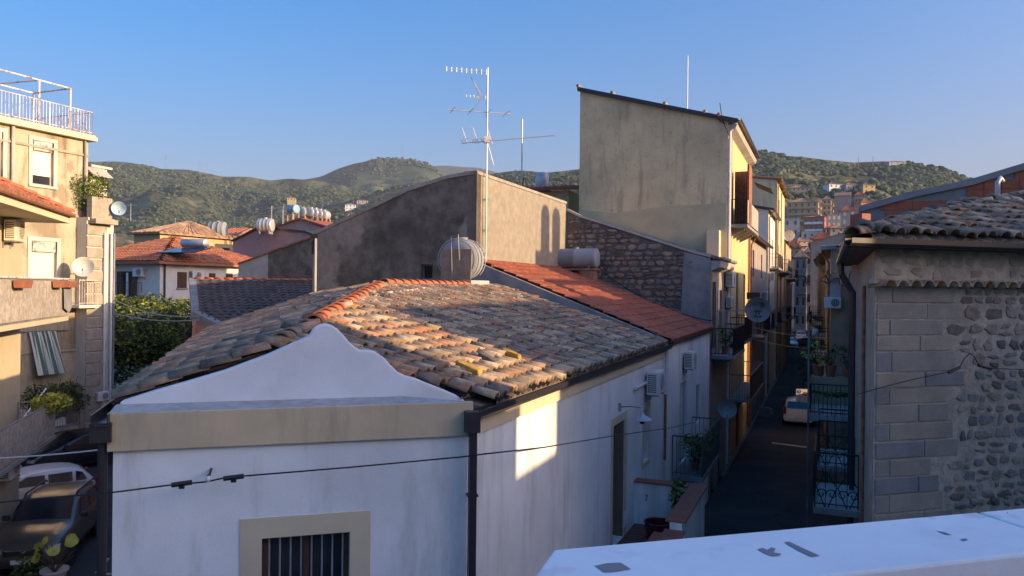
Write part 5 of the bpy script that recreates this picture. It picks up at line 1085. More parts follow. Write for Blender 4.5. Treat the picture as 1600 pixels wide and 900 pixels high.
# hip line and ridge
def hip2(k):
    lo = RWF.p(-.6, 0, OV); d = ((inF + inS).normalized()); P = lo.copy()
    best = None
    for i in range(200):
        P = RWF.p0 + RWF.u * 0 + d * (k) ; break
    # point at distance k behind the front eave where both slopes are equal
    A = RWF.p0 + inF * (k - OV); lo, hi = -2., 8.
    for _ in range(40):
        x = (lo + hi) / 2; Q = A + RWF.u * x
        if zF(Q) > zS(Q): lo = x
        else: hi = x
    Q = A + RWF.u * lo; Q.z = zF(Q); return Q
H0 = V((HC.x, HC.y, GZ + .02)); H1 = hip2(RMAX + OV); H2 = H1 + RWF.u * 6
m = MB(); dn = -Z3 * .07
a0_ = RWF.p(9, GZ, OV); 
m.prism([H0 + dn, RWF.p(8, GZ + .02, OV) + dn, H1 + RWF.u * 5 + dn, H1 + dn], -Z3 * .06); m.prism([H0 + dn, H1 + dn, P0S + D * 8 + UpS * 3.6 + dn, P0S + D * 8 + dn], -Z3 * .06); m.build('roof_boarding', TILE[5], t_st)
OR = [TMESH[k][0] for k in (1, 2, 4, 4, 3, 2)]
ridge_line(H0 + (H1 - H0).normalized() * .04 + Z3 * .0, H1 + Z3 * .02, roof2, OR, step=.34, sc_=1.35, bed=False, jit=.05, wob=.012); ridge_line(H1 + Z3 * .02, H2 + Z3 * .02, roof2, OR, step=.34, sc_=1.45, bed=True, jit=.05, wob=.012)
c = H1 + RWF.u * .15; t = thing('vent_pipe', 'small steel vent pipe on the ridge of the stone house', 'vent pipe', c); m = MB(); m.tube([c, c + Z3 * .42, c + Z3 * .5 + RWF.u * .07, c + Z3 * .43 + RWF.u * .12], .045, 10); m.build('pipe', M['steel'], t, smooth=True)
# cable on the stone wall
CR = Wall(RWF.p(0, 0, .25), RWF.u, RWF.o); cc = [(1340, 616), (1390, 602), (1440, 590), (1483, 581), (1500, 573), (1507, 560), (1515, 552), (1522, 557), (1530, 571), (1550, 576), (1700, 580)]
wire('cable', 'thin black cable with a loop crossing the rubble part of the stone house', [CR.p(*CR.px(x, y)) for x, y in cc], .007, M['cable'])
for x0, y0, x1, y1, lab in ((1482, 582, 1500, 574, 'lower left cable splice on the stone house cable'), (1529, 571, 1549, 576, 'right cable splice on the stone house cable')): a = CR.p(*CR.px(x0, y0)); b = CR.p(*CR.px(x1, y1)); m = MB(); m.tube([a, b], .022, 8); tag(m.build('cable_splice', M['cable']), lab, 'splice')
# ================================================================== unfinished gable behind the stone house
t_un = thing('unfinished_house', 'unfinished house with grey sloping slab edge and hollow red brick infill behind the stone house', 'house', W(14, 7, 0))
TU = TW(14.0); tp = pt(TU, (1343, 322), (1400, 306), (1435, 297), (1517, 280), (1600, 255), (1700, 225))
m = MB(); m.wpoly(TU, [(tp[0][0], 4)] + tp + [(tp[-1][0], 4)], -.4, 0); m.build('wall', M['cement'], t_un)
m = MB()
for (a, za), (b, zb) in zip(tp, tp[1:]): m.prism([TU.p(a, za, .10), TU.p(b, zb, .10), TU.p(b, zb, -6), TU.p(a, za, -6)], -Z3 * .16)
m.build('roof_slab', M['cement'], t_un)
rb = random.Random(4)
for r_, (x0, y0, x1, y1) in enumerate(((1383, 345, 1470, 336), (1376, 329, 1530, 314), (1510, 311, 1620, 303), (1510, 297, 1620, 290), (1585, 281, 1630, 277))):
    a0, z0 = TU.px(x0, y0); a1, z1 = TU.px(x1, y1); n = max(int((a1 - a0) / .36), 1); h = .235 if r_ else .25
    for i in range(n):
        f0, f1 = a0 + (a1 - a0) * i / n, a0 + (a1 - a0) * (i + 1) / n; zz0 = z0; m = MB(); m.wbox(TU, f0 + .006, f1 - .006, zz0, zz0 + h - .014, .0, .03 + rb.uniform(-.006, .006)); m.build('brick', M['hollow'], t_un, bevel=.004)
m = MB(); m.sbox(14.0, 20, tp[0][0] + .1, 12, 0, 9.0); m.build('core', M['greyplaster'], t_un)
cch = atY(1344, 372, 17.5); t = thing('chimney', 'narrow plastered chimney with red cap beside the stone house roof', 'chimney', cch - Z3 * 1.5); m = MB(); m.cbox(cch - Z3 * .6, .2, .3, 1.8, TH); m.build('stack', M['pinkgrey'], t); m = MB(); m.cbox(cch + Z3 * .42, .26, .34, .25, TH); m.build('cap', M['terracotta'], t)
# unseen blocks, added and shaped to hold back the low sun
t = thing('neighbour_block', 'unseen block added beside the terrace to keep the low sun off', 'building', SUN_H * 9); PP = V((.341, .94, 0))
def SB(q, p, z): return SUN_H * q + PP * p + V((0, 0, z))
def qbox(q0, q1, p0, p1, z0, z1): m.hexa([SB(q0, p0, z0), SB(q1, p0, z0), SB(q1, p1, z0), SB(q0, p1, z0)], [SB(q0, p0, z1), SB(q1, p0, z1), SB(q1, p1, z1), SB(q0, p1, z1)])
m = MB(); qbox(13, 19, -10, 8.6, 0, 9.6); qbox(13, 19, -10, 9.85, 9.6, 9.98); qbox(13, 19, -10, 9.35, 9.98, 11.9); m.build('wall', M['leftcream'], t)
m = MB(); qbox(13.4, 18, 8.6, 11.5, 0, 9.08); m.build('shade_infill', M['leftcream'], t)  # added infill that ends the sun patch on the side wall
t = thing('neighbour_house', 'unseen block added beyond the alley to shade the roof tiles', 'house', SB(12, 15, 0))  # added mass that shades the tiles and the stone house face
m = MB(); m.hexa([SB(14, 11.5, 0), SB(21, 11.5, 0), SB(21, 22, 0), SB(14, 24, 0)], [SB(14, 11.5, 12.15), SB(21, 11.5, 12.15), SB(21, 22, 12.15), SB(14, 24, 12.15)]); m.build('wall', M['leftcream'], t)

t = thing('shade_tower', 'unseen narrow block with two drums, added for its shadow', 'building', SB(10, 30, 0)); m = MB(); qbox(9, 13, 25.4, 31, 0, 13.1); m.build('wall', M['leftcream'], t)  # added mass and drums for the lobed shadow on the cement wall
for p_ in (26.4, 27.6): m = MB(); m.lathe([(.45, 0), (.45, 1.5), (.3, 1.75), (0, 1.85)], SB(9.7, p_, 13.1), seg=18); m.build('shade_drum', M['tankgrey'], t)
# ================================================================== far left: near house with red tiled eave
P0N = V((-14.7, 23, 0)); NW = Wall(P0N, -gL, nL)            # wall along the left road; s grows towards the camera
t_nl = thing('left_house', 'cream house at the left edge with red tiled eave and matting covered balcony', 'house', P0N)
ze = NW.px(98, 331, 1.25)[1]
hs = [(3.2, 4.3, 7.0 - .5, 8.9)]
bz = NW.px(60, 500, 1.25)[1]
m = MB(); m.wall(NW, 0, 14, 0, ze - .25, [(4.4, 5.6, bz, bz + 2.3), (3.6, 4.9, 0.2, 2.4)], depth=.2); e_ = Wall(P0N, -nL, gL); m.wall(e_, 0, 9, 0, ze - .25, []); m.build('wall', M['leftcream'], t_nl)
m = MB(); m.hexa([NW.p(-.15, ze - .28, 1.25), NW.p(14, ze - .28, 1.25), NW.p(14, ze - .28, -9), NW.p(-.15, ze - .28, -9)], [NW.p(-.15, ze - .05, 1.25), NW.p(14, ze - .05, 1.25), NW.p(14, ze - .05, -9), NW.p(-.15, ze - .05, -9)]); m.build('eave_slab', M['creamclean'], t_nl)
gutter(NW, -.18, 14, ze + .02, M['rust'], t_nl, off=1.25)
upN = (-nL + Z3 * .5); upB = (-gL + Z3 * .5)
sheet_roof(NW.p(-.15, ze, 1.3), -gL, upN, 14, 6.8, REDT2, t_nl, pitch=.3, course=.38, clip=lambda v: (max(0, v * .935), 14), amp=.05)
sheet_roof(NW.p(-.15, ze, 1.3), -nL, upB, 9, 6.8, REDT2, t_nl, pitch=.3, course=.38, clip=lambda v: (max(0, v * .935), 9), amp=.05)
for i in range(15):
    d = (-nL - gL).normalized(); A = NW.p(-.15, ze + .03, 1.3) + (d + Z3 * .35) * (i * .38); x = (d + Z3 * .35).normalized(); y = Z3.cross(x).normalized(); z = x.cross(y); mm = Matrix((x, y, z)).transposed().to_4x4() @ Matrix.Scale(1.25, 4); mm.translation = A - t_nl.location; ob = bpy.data.objects.new('ridge_tile', RM); sc.collection.objects.link(ob); ob.parent = t_nl; ob.matrix_basis = mm
window(NW, 4.4, 5.6, bz, bz + 2.3, t_nl, 'brown'); window(NW, 3.6, 4.9, .2, 2.4, t_nl, 'brown')
bb = balcony(NW, .35, 9, bz, 1.35, 1.08, t_nl, M['greyiron'], M['leftcream'], panel=M['lattice'])
m = MB(); m.tube([NW.p(.3, bz + 1.11, 1.36), NW.p(9, bz + 1.11, 1.36)], .03, 6); m.build('handrail', M['rail'], bb)
for s_, lab in ((.55, 'rust coloured planter box hanging at the end of the matting covered balcony'), (1.6, 'second rust planter box on the matting covered balcony'), (5.0, 'third planter box far left on the matting covered balcony')):
    m = MB(); m.prism([NW.p(s_, bz + .86, 1.40), NW.p(s_, bz + .86, 1.58), NW.p(s_, bz + 1.05, 1.62), NW.p(s_, bz + 1.05, 1.38)], -gL * .75); t = tag(m.build('planter_box', M['pot'], bevel=.01), lab, 'planter')
m = MB(); m.prism([NW.p(.3, bz + .9, 1.40), NW.p(1.2, bz + .9, 1.40), NW.p(1.2, bz + .25, 1.42), NW.p(.7, bz + .12, 1.43), NW.p(.3, bz + .3, 1.42)], nL * .015); tag(m.build('hanging_cloth', M['cement'], None), 'grey cloth hanging at the end of the matting covered balcony', 'cloth')
put_ac(NW, 22, 361, 'cream air conditioner under the red tiled eave at the left', 1.05, proto=ACOLD)
put_ac(NW, 12, 728, 'old air conditioner with dark grille low on the left house', 1.15, off=0, proto=AC)
zb2 = NW.px(30, 712, 1.0)[1]
b2 = balcony(NW, .2, 9, zb2 - .1, 1.0, 1.0, t_nl, M['greyiron'], M['cement'], panel=M['lattice'])
m = MB(); c = NW.p(.9, zb2 + .95, 1.05); leaves(m, c, (.5, .6, .32), 700, .07, mi=None); tag(m.build('bushy_plant', [M['leafyel'], M['leaf']]), 'yellow green feathery plant on the low left balcony', 'plant')
m = MB(); a = NW.p(-.1, 4.0, 1.1); 
wire('pole', 'pale slanting pole between the two lower left balconies', [atY(2, 697, 24), atY(72, 607 + 0, 27.5)], .03, M['pvcwhite'], cat='pole')
# ================================================================== big left building with roof terrace
LBW = LW(-25.9); t_lb = thing('left_building', 'tall peeling ochre building on the left with a railed roof terrace', 'building', W(14, -26, 0))
ac_, zc_ = LBW.px(141, 212); aL = LBW.px(-140, 200)[0]; zc_ = LBW.px(70, 197)[1]; ae_ = LBW.px(137, 300)[0]
w1 = hole(LBW, 50, 221, 83, 290); w2 = hole(LBW, 48, 377, 88, 452); w3 = hole(LBW, -14, 205, 4, 280)
m = MB(); m.wall(LBW, aL, ae_, 0, zc_ - .25, [w1, w2, w3], depth=.2); m.wall(Wall(LBW.p(ae_, 0), -E, D), 0, 8, 0, zc_ - .25, []); m.build('wall', M['leftwall'], t_lb)
for w_ in (w1, w2, w3):
    window(LBW, *w_, t_lb, 'roller', frame=M['cementlight'], depth=.16)
    m = MB(); g_ = .16; a0, a1, z0, z1 = w_; m.wbox(LBW, a0 - g_, a0, z0, z1 + g_, 0, .05); m.wbox(LBW, a1, a1 + g_, z0, z1 + g_, 0, .05); m.wbox(LBW, a0, a1, z1, z1 + g_, 0, .05); m.wbox(LBW, a0 - g_, a1 + g_, z0 - .1, z0, 0, .09); m.build('surround', M['leftpale'], t_lb, bevel=.01)
m = MB(); m.wbox(LBW, aL, ae_ + .25, zc_ - .26, zc_ - .08, -8, .28); m.wbox(LBW, aL, ae_ + .2, zc_ - .08, zc_, -8, .22); m.build('cornice', M['creamclean'], t_lb, bevel=.02)
for z in (zc_ - .95, 4.7, w2[3] + 1.1): m = MB(); m.wbox(LBW, aL, ae_, z, z + .1, 0, .06); m.build('string_course', M['quoin'], t_lb, bevel=.01)
for x in (17, 130): a = LBW.px(x, 300)[0]; m = MB(); m.tube([LBW.p(a, zc_ - .3, .1), LBW.p(a, .3, .1)], .07 if x < 100 else .045, 8); m.build('downpipe', M['cementlight'] if x < 100 else M['greyiron'], t_lb)
# roof railing and pergola frame
m = MB(); e0 = .12; n = int((ae_ - aL) / .14)
for z in (.10, 1.0): m.tube([LBW.p(aL, zc_ + z, e0), LBW.p(ae_ + .1, zc_ + z, e0)], .022, 5); m.tube([LBW.p(ae_ + .1, zc_ + z, e0), LBW.p(ae_ + .1, zc_ + z, -7.5)], .022, 5)
for i in range(n + 1): a = aL + (ae_ + .1 - aL) * i / n; m.tube([LBW.p(a, zc_, e0), LBW.p(a, zc_ + 1.0, e0)], .013 if i % 9 else .03, 4)
for i in range(50): m.tube([LBW.p(ae_ + .1, zc_, e0 - i * .15), LBW.p(ae_ + .1, zc_ + 1.0, e0 - i * .15)], .013, 4)
m.build('railing', M['rail'], t_lb)
pg = thing('pergola_frame', 'bare rusty pipe pergola frame standing on the roof terrace of the left building', 'pergola', W(14, -27, zc_))
PF = Wall(LBW.p(0, 0, -.3), D, E); PB = Wall(LBW.p(0, 0, -2.6), D, E)
zt_ = PF.px(61, 146)[1] + .55; af, an = PF.px(110, 150)[0], PF.px(61, 150)[0]
ab, abn = PB.px(110, 140)[0], PB.px(47, 130)[0]
for q, nm in (([PF.p(an, zc_), PF.p(an, zt_)], 0), ([PF.p(af, zc_), PF.p(af, zt_)], 0), ([PB.p(an - .2, zc_), PB.p(an - .2, zt_)], 0), ([PB.p(af, zc_), PB.p(af, zt_)], 0)): m = MB(); m.tube(q, .04, 6); m.build('post', M['rail'], pg)
for q in ([PF.p(an - 9, zt_), PF.p(af, zt_)], [PB.p(an - 9, zt_), PB.p(af, zt_)], [PF.p(af, zt_), PB.p(af, zt_)], [PF.p(an, zt_), PB.p(an - .2, zt_)]): m = MB(); m.tube(q, .035, 6); m.build('beam', M['rail'], pg)
# corner return with quoins
t_q = t_lb; QW = LW(-25.3); qa, qb = QW.px(134, 500)[0], QW.px(176, 500)[0]; qz = QW.px(150, 345)[1]
m = MB(); m.wall(QW, qa, qb, 0, qz, [], depth=.1); m.wall(Wall(QW.p(qa, 0), E, -D), -.6, 0, 0, qz, []); m.wbox(QW, qa, qb, qz, qz + .12, -3, .08); m.build('wall', M['leftpale'], t_lb)
z = .2; k = 0
while z < qz - .5:
    m = MB(); m.wbox(QW, qa - .02, qa + (.95 if k % 2 else .72), z, z + .44, .002, .07); m.build('quoin', M['quoin'], t_lb, bevel=.015); z += .5; k += 1
for x, mt in ((160, 'pvcwhite'), (170, 'pvcwhite'), (174, 'greyiron')): a = QW.px(x, 500)[0]; m = MB(); m.tube([QW.p(a, qz - .5, .12), QW.p(a, 1.0, .12)], .05, 7); m.build('downpipe', M[mt], t_lb)
m = MB(); n0 = QW.px(90, 640)[0]; m.wall(Wall(QW.p(0, 0, -.3), D, E), n0, qa + .8, 0, LBW.px(120, 617)[1], []); m.build('plinth', M['mortar'], t_lb)
rbk = random.Random(6); zz_ = .4; zp = LBW.px(120, 617)[1]; PWL = Wall(QW.p(0, 0, -.3), D, E); bk = MB(); r_ = 0
cnt = []
while zz_ < zp - .1:
    a = n0 + (.15 if r_ % 2 else 0)
    while a < qa + .75: l = rbk.uniform(.3, .7); bk.wbox(PWL, a, min(a + l - .03, qa + .8), zz_, zz_ + .085, .0, .02 + rbk.random() * .03, mi=rbk.choice((0, 1))); a += l
    zz_ += .105; r_ += 1
bk.build('brick', [STN[3], STN[0]], t_lb, kind='stuff')
# upper back block with plants and small canopy
UW = LW(-27.0); ua, ub = UW.px(140, 290)[0], UW.px(167, 290)[0]; uz = UW.px(150, 262)[1]; ul = UW.px(150, 322)[1]
t_u = thing('back_block', 'small upper block with plants behind the corner of the left building', 'building', W(ua, -28, 0))
m = MB(); m.wall(UW, ua, ub, 5, uz, [(ua + .3, ua + .9, ul + 1, uz - .25)], depth=.15); m.wall(Wall(UW.p(ub, 0), -E, D), 0, 4, 5, uz, []); m.wbox(UW, ua, ub + .2, uz, uz + .1, -4, .1); m.build('wall', M['leftpale'], t_u); window(UW, ua + .3, ua + .9, ul + 1, uz - .25, t_u, 'glass')
m = MB(); m.prism([UW.p(ub - 1.2, uz - .05, .05), UW.p(ub - .2, uz - .05, .05), UW.p(ub - .1, uz - .45, .5), UW.p(ub - 1.1, uz - .45, .5)], Z3 * .04); tag(m.build('canopy', M['cementlight']), 'small pale folded canopy on the upper back block', 'awning')
UB = LW(-25.2); ba, bb_ = UB.px(141, 320)[0], UB.px(176, 320)[0]; bz_ = UB.px(160, 338)[1]
m = MB(); m.wbox(UB, ba, bb_ - .1, bz_ - .15, bz_ + .8, -.2, .1); m.wbox(UB, ba, bb_, bz_ - .35, bz_ - .15, -2, .35); m.build('terrace_wall', M['quoin'], t_u)
for i, (x, y, s) in enumerate(((147, 300, 1.0), (157, 290, .8), (170, 308, .6))):
    c = UB.p(UB.px(x, y)[0], UB.px(x, y)[1] - .8, -.5); potplant(c - Z3 * .5, 1.7 * s, 1.5 * s, ('tall thin leafed plant', 'second bushy plant', 'small drooping plant')[i] + ' on the upper terrace at the corner of the left building', n=900, seed=i + 20)
c = UB.p(UB.px(175, 326)[0], UB.px(175, 326)[1], .4); dish(c, .6, (E * .8 - D * .6), 'pale blue satellite dish at the corner of the upper terrace', mat('dish_blue', (.35, .52, .62), bump=0), c - E * .5)
# small upper balcony, big dish
sb = balcony(LBW, LBW.px(100, 470)[0], LBW.px(131, 470)[0], LBW.px(115, 476)[1], .9, 1.05, t_lb, M['rail'], M['leftpale'])
c = LBW.p(LBW.px(130, 417, 1.1)[0], LBW.px(130, 417, 1.1)[1], 1.1); dish(c, .85, (V((.45, -.9, .25))), 'large grey satellite dish on the small upper balcony of the left building', M['dishw'], LBW.p(LBW.px(140, 440)[0], LBW.px(140, 430)[1], 0))
# striped awning and plant covered balcony
a0, z0 = LBW.px(43, 519); a1, z1 = LBW.px(84, 516); za = z0; zbt = LBW.px(70, 588, 1.0)[1]
t = thing('striped_awning', 'green and white striped fabric awning hanging from the left building', 'awning', LBW.p(a0, za)); st_ = MB(); n = 15; r_ = random.Random(3)
for i in range(n):
    f0, f1 = i / n, (i + 1) / n; q = []
    for f in (f0, f1): q.append((LBW.p(a0 + (a1 - a0) * f, za, .1 + .05 * math.sin(i * 2.)), LBW.p(a0 + .1 + (a1 + .15 - a0) * f, zbt, .5 + .10 * math.sin(f * 30))))
    st_.quad(q[0][0], q[1][0], q[1][1], q[0][1], mi=i % 2); st_.quad(q[0][0] - Z3 * .01, q[1][0] - Z3 * .01, q[1][1] - Z3 * .01, q[0][1] - Z3 * .01, mi=i % 2)
st_.build('fabric', [M['stripew'], M['stripeg']], t); m = MB(); m.tube([LBW.p(a0 - .3, za + .03, .1), LBW.p(a1 + .6, za + .03, .1)], .03, 6); m.build('roller', M['greyiron'], t)
PL = LW(-25.9); pa, pb = LBW.px(38, 690, 1.1)[0] - .6, LBW.px(122, 655, 1.1)[0]; pz = LBW.px(100, 668, 1.1)[1]
pbal = balcony(LBW, pa, pb, pz, 1.15, 1.05, t_lb, M['greyiron'], M['cement'], panel=None, corbels=2)
m = MB(); m.wbox(LBW, pa + .1, pa + (pb - pa) * .62, pz + .06, pz + 1.0, 1.14, 1.17); m.build('panel', M['lattice'], pbal)
m = MB(); r2 = random.Random(9)
for i in range(11):
    c = LBW.p(pa + .9 + (pb - pa - .9) * i / 10, pz + 1.25 + .25 * math.sin(i * 1.7), 1.1); leaves(m, c, (.45, .42, .42), 210, .085, rng=r2)
    m.tube([c - Z3 * .7, c + V((r2.uniform(-.4, .4), r2.uniform(-.3, .3), .6))], .012, 4, mi=1)
tag(m.build('climbing_plant', [mat('leaf_dusty', (.13, .15, .06), rough=.7, var=.4, scale=3, bump=0), M['leafdark']]), 'straggly leafy plants spilling over the lower balcony of the left building', 'plant')
m = MB(); c = LBW.p(pb - 1.5, pz + .55, 1.35); m.prism([c, c - D * .7, c - D * .7 + E * .2, c + E * .2], Z3 * .2); tag(m.build('planter_box', M['pot']), 'clay planter box under the straggly plants', 'planter')
m = MB(); c = LBW.p(pa + .8, pz + .2, 1.25); m.prism([c, c + D * .9, c + D * .7 + Z3 * 1.3, c + D * .1 + Z3 * 1.2], E * .04); tag(m.build('louvre_panel', M['lattice']), 'tilted slatted panel leaning on the lower balcony rail of the left building', 'panel')
put_ac(QW, 161, 619, 'small air conditioner low on the corner of the left building', .7)
m = MB(); q = LBW.px(34, 720)[0]; q2 = LBW.px(88, 720)[0]; m.wbox(LBW, q, q2, 0, LBW.px(60, 672)[1], .3, .55); m.prism([LBW.p(q, LBW.px(60, 672)[1], .3), LBW.p(q2, LBW.px(60, 672)[1], .3), LBW.p(q2, LBW.px(60, 655)[1], .3)], E * .25); tag(m.build('low_white_wall', M['white']), 'white wall below the plant balcony behind the parked cars', 'wall')
# ================================================================== tree between the houses
t = thing('street_tree', 'dense clipped evergreen street tree with flat sunlit top', 'tree', (-17, 38.5, 0)); rt = random.Random(5)
m = MB(); 
for i in range(34000):
    while True:
        x, y, z = (rt.uniform(-1, 1) for _ in range(3)); q = abs(x) ** 3.2 + abs(y) ** 3.2 + abs(z) ** 3.2
        if q < 1 and (q > .38 or rt.random() < .1): break
    kk = 1 + .24 * noise.noise(V((x * 1.9, y * 2.2, z * 1.9 + 4))) + .12 * noise.noise(V((x * 6, y * 6, z * 6)))
    if z < -.2: kk *= 1 + .18 * noise.noise(V((x * 3, 7, y * 3)))
    p = V((-17.2 + x * 5.0 * kk, 38.5 + y * 3.2 * kk, 4.75 + z * 2.1 * kk)); s = .085 * rt.uniform(.6, 1.4)
    a = V((rt.gauss(0, 1), rt.gauss(0, 1), rt.gauss(0, .5))).normalized(); b = a.cross(V((rt.gauss(0, 1), rt.gauss(0, 1), rt.gauss(0, 1)))).normalized()
    m.quad(p - a * s, p + b * s * .5, p + a * s, p - b * s * .5, mi=0 if rt.random() < .65 else 1)
m.build('crown', [M['leaf'], M['leafdark']], t)
m = MB()
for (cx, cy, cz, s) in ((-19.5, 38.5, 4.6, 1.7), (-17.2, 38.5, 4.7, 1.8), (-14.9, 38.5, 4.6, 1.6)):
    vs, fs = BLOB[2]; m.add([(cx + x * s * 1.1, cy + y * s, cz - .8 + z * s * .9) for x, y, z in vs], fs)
m.build('inner_twigs', M['leafdark'], t)  # added solid dark blobs fill the inside of the crown
m = MB(); m.tube([V((-17.2, 38.5, 0)), V((-17.1, 38.4, 1.6)), V((-17.3, 38.5, 3.6))], .32, 10, r1=.2); 
for k in range(6): a = k * 1.05; m.tube([V((-17.2, 38.5, 2.4)), V((-17.2 + 1.4 * math.cos(a), 38.5 + 1.2 * math.sin(a), 3.6)), V((-17.2 + 3.2 * math.cos(a), 38.5 + 2 * math.sin(a), 4.6))], .12, 6, r1=.04)
m.build('trunk', M['bark'], t)
# ================================================================== houses behind the tree
corner = onZ(250, 408, 9.0); corner = atY(250, 408, 48)
cc_ = corner - E * 4.2 + D * 5.2
hw2 = house('hip_roof_house', 'white two storey house with red hipped tile roof behind the clipped tree', cc_.x, cc_.y, 0, 8.4, 10.4, corner.z, -TH, mat('cool_white_render', (.70, .70, .66), var=.05, bump=.05, dirt=(.5, .48, .42), damt=.2, streak=1), M['redtile2'], roof='hip', rise=1.75, ov=.55, floors=2, cols=0, scols=0, below=0, ribs=False)
hX, hY = 4.2 + .55, 5.2 + .55; hz0 = corner.z - .55 * 1.75 / 5.2 + .19; ap = V((cc_.x, cc_.y, corner.z + 1.75 + .19))
for (pa_, u_d, L_) in ((cc_ + E * hX - D * hY, D, 2 * hY), (cc_ - E * hX - D * hY, E, 2 * hX)):
    p_0 = V((pa_.x, pa_.y, hz0)); mid_ = p_0 + u_d * (L_ / 2); up__ = ap - mid_; sheet_roof(p_0, u_d, up__, L_, up__.length, REDT2, hw2, pitch=.3, course=.38, amp=.06, clip=lambda v, q=up__.length, l=L_: (l / 2 * v / q, l - l / 2 * v / q), seg=3)
LF = Wall(corner - E * 0, -E, -D); RF = Wall(corner, D, E)
def addwin(w, x0, y0, x1, y1, style, par):
    a0, a1, z0, z1 = hole(w, x0, y0, x1, y1); m = MB(); m.wbox(w, a0, a1, z0, z1, .002, .02); b = m.build('window', M['dark'] if style != 'cream' else M['white'], par)
    if style == 'brown':
        n = 8
        for i, (s0, s1) in enumerate(((a0, (a0 + a1) / 2 - .01), ((a0 + a1) / 2 + .01, a1))):
            m = MB(); m.wbox(w, s0, s1, z0, z1, .02, .045)
            for k in range(n): m.wbox(w, s0 + .05, s1 - .05, z0 + (z1 - z0) * (k + .2) / n, z0 + (z1 - z0) * (k + .6) / n, .045, .058)
            m.build('shutter', M['brownwood'], b)
    m = MB(); m.wbox(w, a0 - .08, a1 + .08, z0 - .07, z0 - .001, .002, .12); m.build('sill', M['cementlight'], b); return b
addwin(LF, 184, 424, 214, 464, 'open', hw2); addwin(RF, 277, 425, 291, 450, 'brown', hw2); addwin(RF, 312, 427, 326, 437, 'cream', hw2); addwin(RF, 326, 427, 336, 437, 'brown', hw2); addwin(RF, 353, 427, 363, 436, 'brown', hw2)
a0, a1, z0, z1 = hole(LF, 186, 424, 192, 464); 
for (x0, x1) in ((184, 192), (207, 215)): a0, a1, z0, z1 = hole(LF, x0, 424, x1, 464); m = MB(); m.wbox(LF, a0, a1, z0, z1, .03, .09); m.build('shutter', M['brownwood'], hw2)
a0, a1, z0, z1 = hole(LF, 198, 426, 201, 463); m = MB(); m.wbox(LF, a0, a1, z0, z1, .025, .06); m.build('curtain', M['white'], hw2)
a0, a1, z0, z1 = hole(LF, 178, 450, 222, 465); balcony(LF, a0, a1, z0 - .05, .9, 1.0, hw2, M['iron'], M['cementlight'])
a = RF.px(256, 430)[0]; m = MB(); m.tube([RF.p(a, corner.z - .2, .08), RF.p(a, 1, .08)], .06, 6); m.build('downpipe', M['gutter'], hw2)
put_ac(LF, 217, 425, 'air conditioner beside the dark shuttered balcony door of the hipped house', 1.0); put_ac(RF, 306, 430, 'air conditioner with round fan on the sunlit side of the hipped house', 1.0)
gx = corner + V((0, 0, 0))
# solar heater on that roof
c = atY(304, 380, 50.5); t = thing('solar_heater', 'solar panels with horizontal steel cylinder on the red hipped roof', 'solar heater', c)
m = MB(); m.lathe([(0, -1.0), (.24, -1.0), (.28, -.95), (.28, .95), (.24, 1.0), (0, 1.0)], c, E, 18); m.build('cylinder', M['tankwhite'], t, smooth=True)
pn = (E * .35 - D * .8)
for i in range(3): o = c + E * (-1.55 + 1.1 * i) - Z3 * .35 - D * .2; m = MB(); m.prism([o, o + E * 1.03, o + E * 1.03 - D * 1.7 - Z3 * .38 + E * .25, o - D * 1.7 - Z3 * .38 + E * .25], Z3 * .06); m.build('panel', M['solar'], t)
def ph(x0, x1, yt, yb, Y, ang, lab, wall, rm, nm='house', **k):
    c = atY((x0 + x1) / 2, yb, Y); w_ = (x1 - x0) / FPX * Y; d_ = k.pop('d', 8); rs = k.pop('rise', 1.2); ca, sa = abs(math.cos(ang)), abs(math.sin(ang)); ww = max((w_ - d_ * sa) / ca, w_ * .35); z_t = atY(0, yt, Y).z
    q = c + V((-math.sin(ang), math.cos(ang), 0)) * d_ / 2; ztop = EYE + ((hz((x0 + x1) / 2) - yt) / FPX) * Y
    return house(nm, lab, q.x, q.y, 0, ww, d_, ztop, ang, wall, rm, rise=rs, below=1, **k)
ph(170, 288, 364, 430, 66, -.42, 'yellow house with old mossy tile roof behind the hipped house', M['ochre'], DT, roof='hip', rise=1.2, cols=1, scols=3, floors=3, d=9)
ph(285, 372, 378, 430, 74, -.42, 'low grey house with bright orange roof behind the solar panels', M['cement'], M['redtile2'], roof='gable', rise=1.4, cols=2, scols=2, floors=2, d=7)
ph(330, 425, 408, 470, 62, -.42, 'long low house with old tan tiles right of the hipped house', M['greyplaster'], mat('tan_old_tile', (.46, .33, .20), var=.4, scale=2.5, bump=.5, bscale=8, dirt=(.25, .18, .12), damt=.6, dscale=1.5), roof='gable', rise=1.6, cols=1, scols=2, floors=2, d=10)  # roof in a paler, tanner colour than the other old tiles
# dull pink houses with tanks
TP = Wall(atY(420, 380, 58) * 1, E, -D); tpk = thing('pink_house', 'plain dull pink gabled house wall behind the low cement wall', 'house', V((TP.p0.x, TP.p0.y, 0)))
pk = pt(TP, (364, 378), (398, 361), (402, 359), (425, 358), (478, 364), (500, 372)); m = MB(); m.wpoly(TP, [(pk[0][0], 0)] + pk + [(pk[-1][0], 0)], -6, 0); m.build('wall', M['pinkgrey'], tpk)
m = MB()
for (a, za), (b, zb) in zip(pk, pk[1:]): m.prism([TP.p(a, za + .01, .15), TP.p(b, zb + .01, .15), TP.p(b, zb + .01, -6.2), TP.p(a, za + .01, -6.2)], Z3 * .15)
m.build('roof', M['gutter'], tpk)
TP2 = Wall(atY(470, 360, 68), E, -D); tp2 = thing('pink_house', 'second dull pink gable with red roof under the row of tanks', 'house', V((TP2.p0.x, TP2.p0.y, 0)))
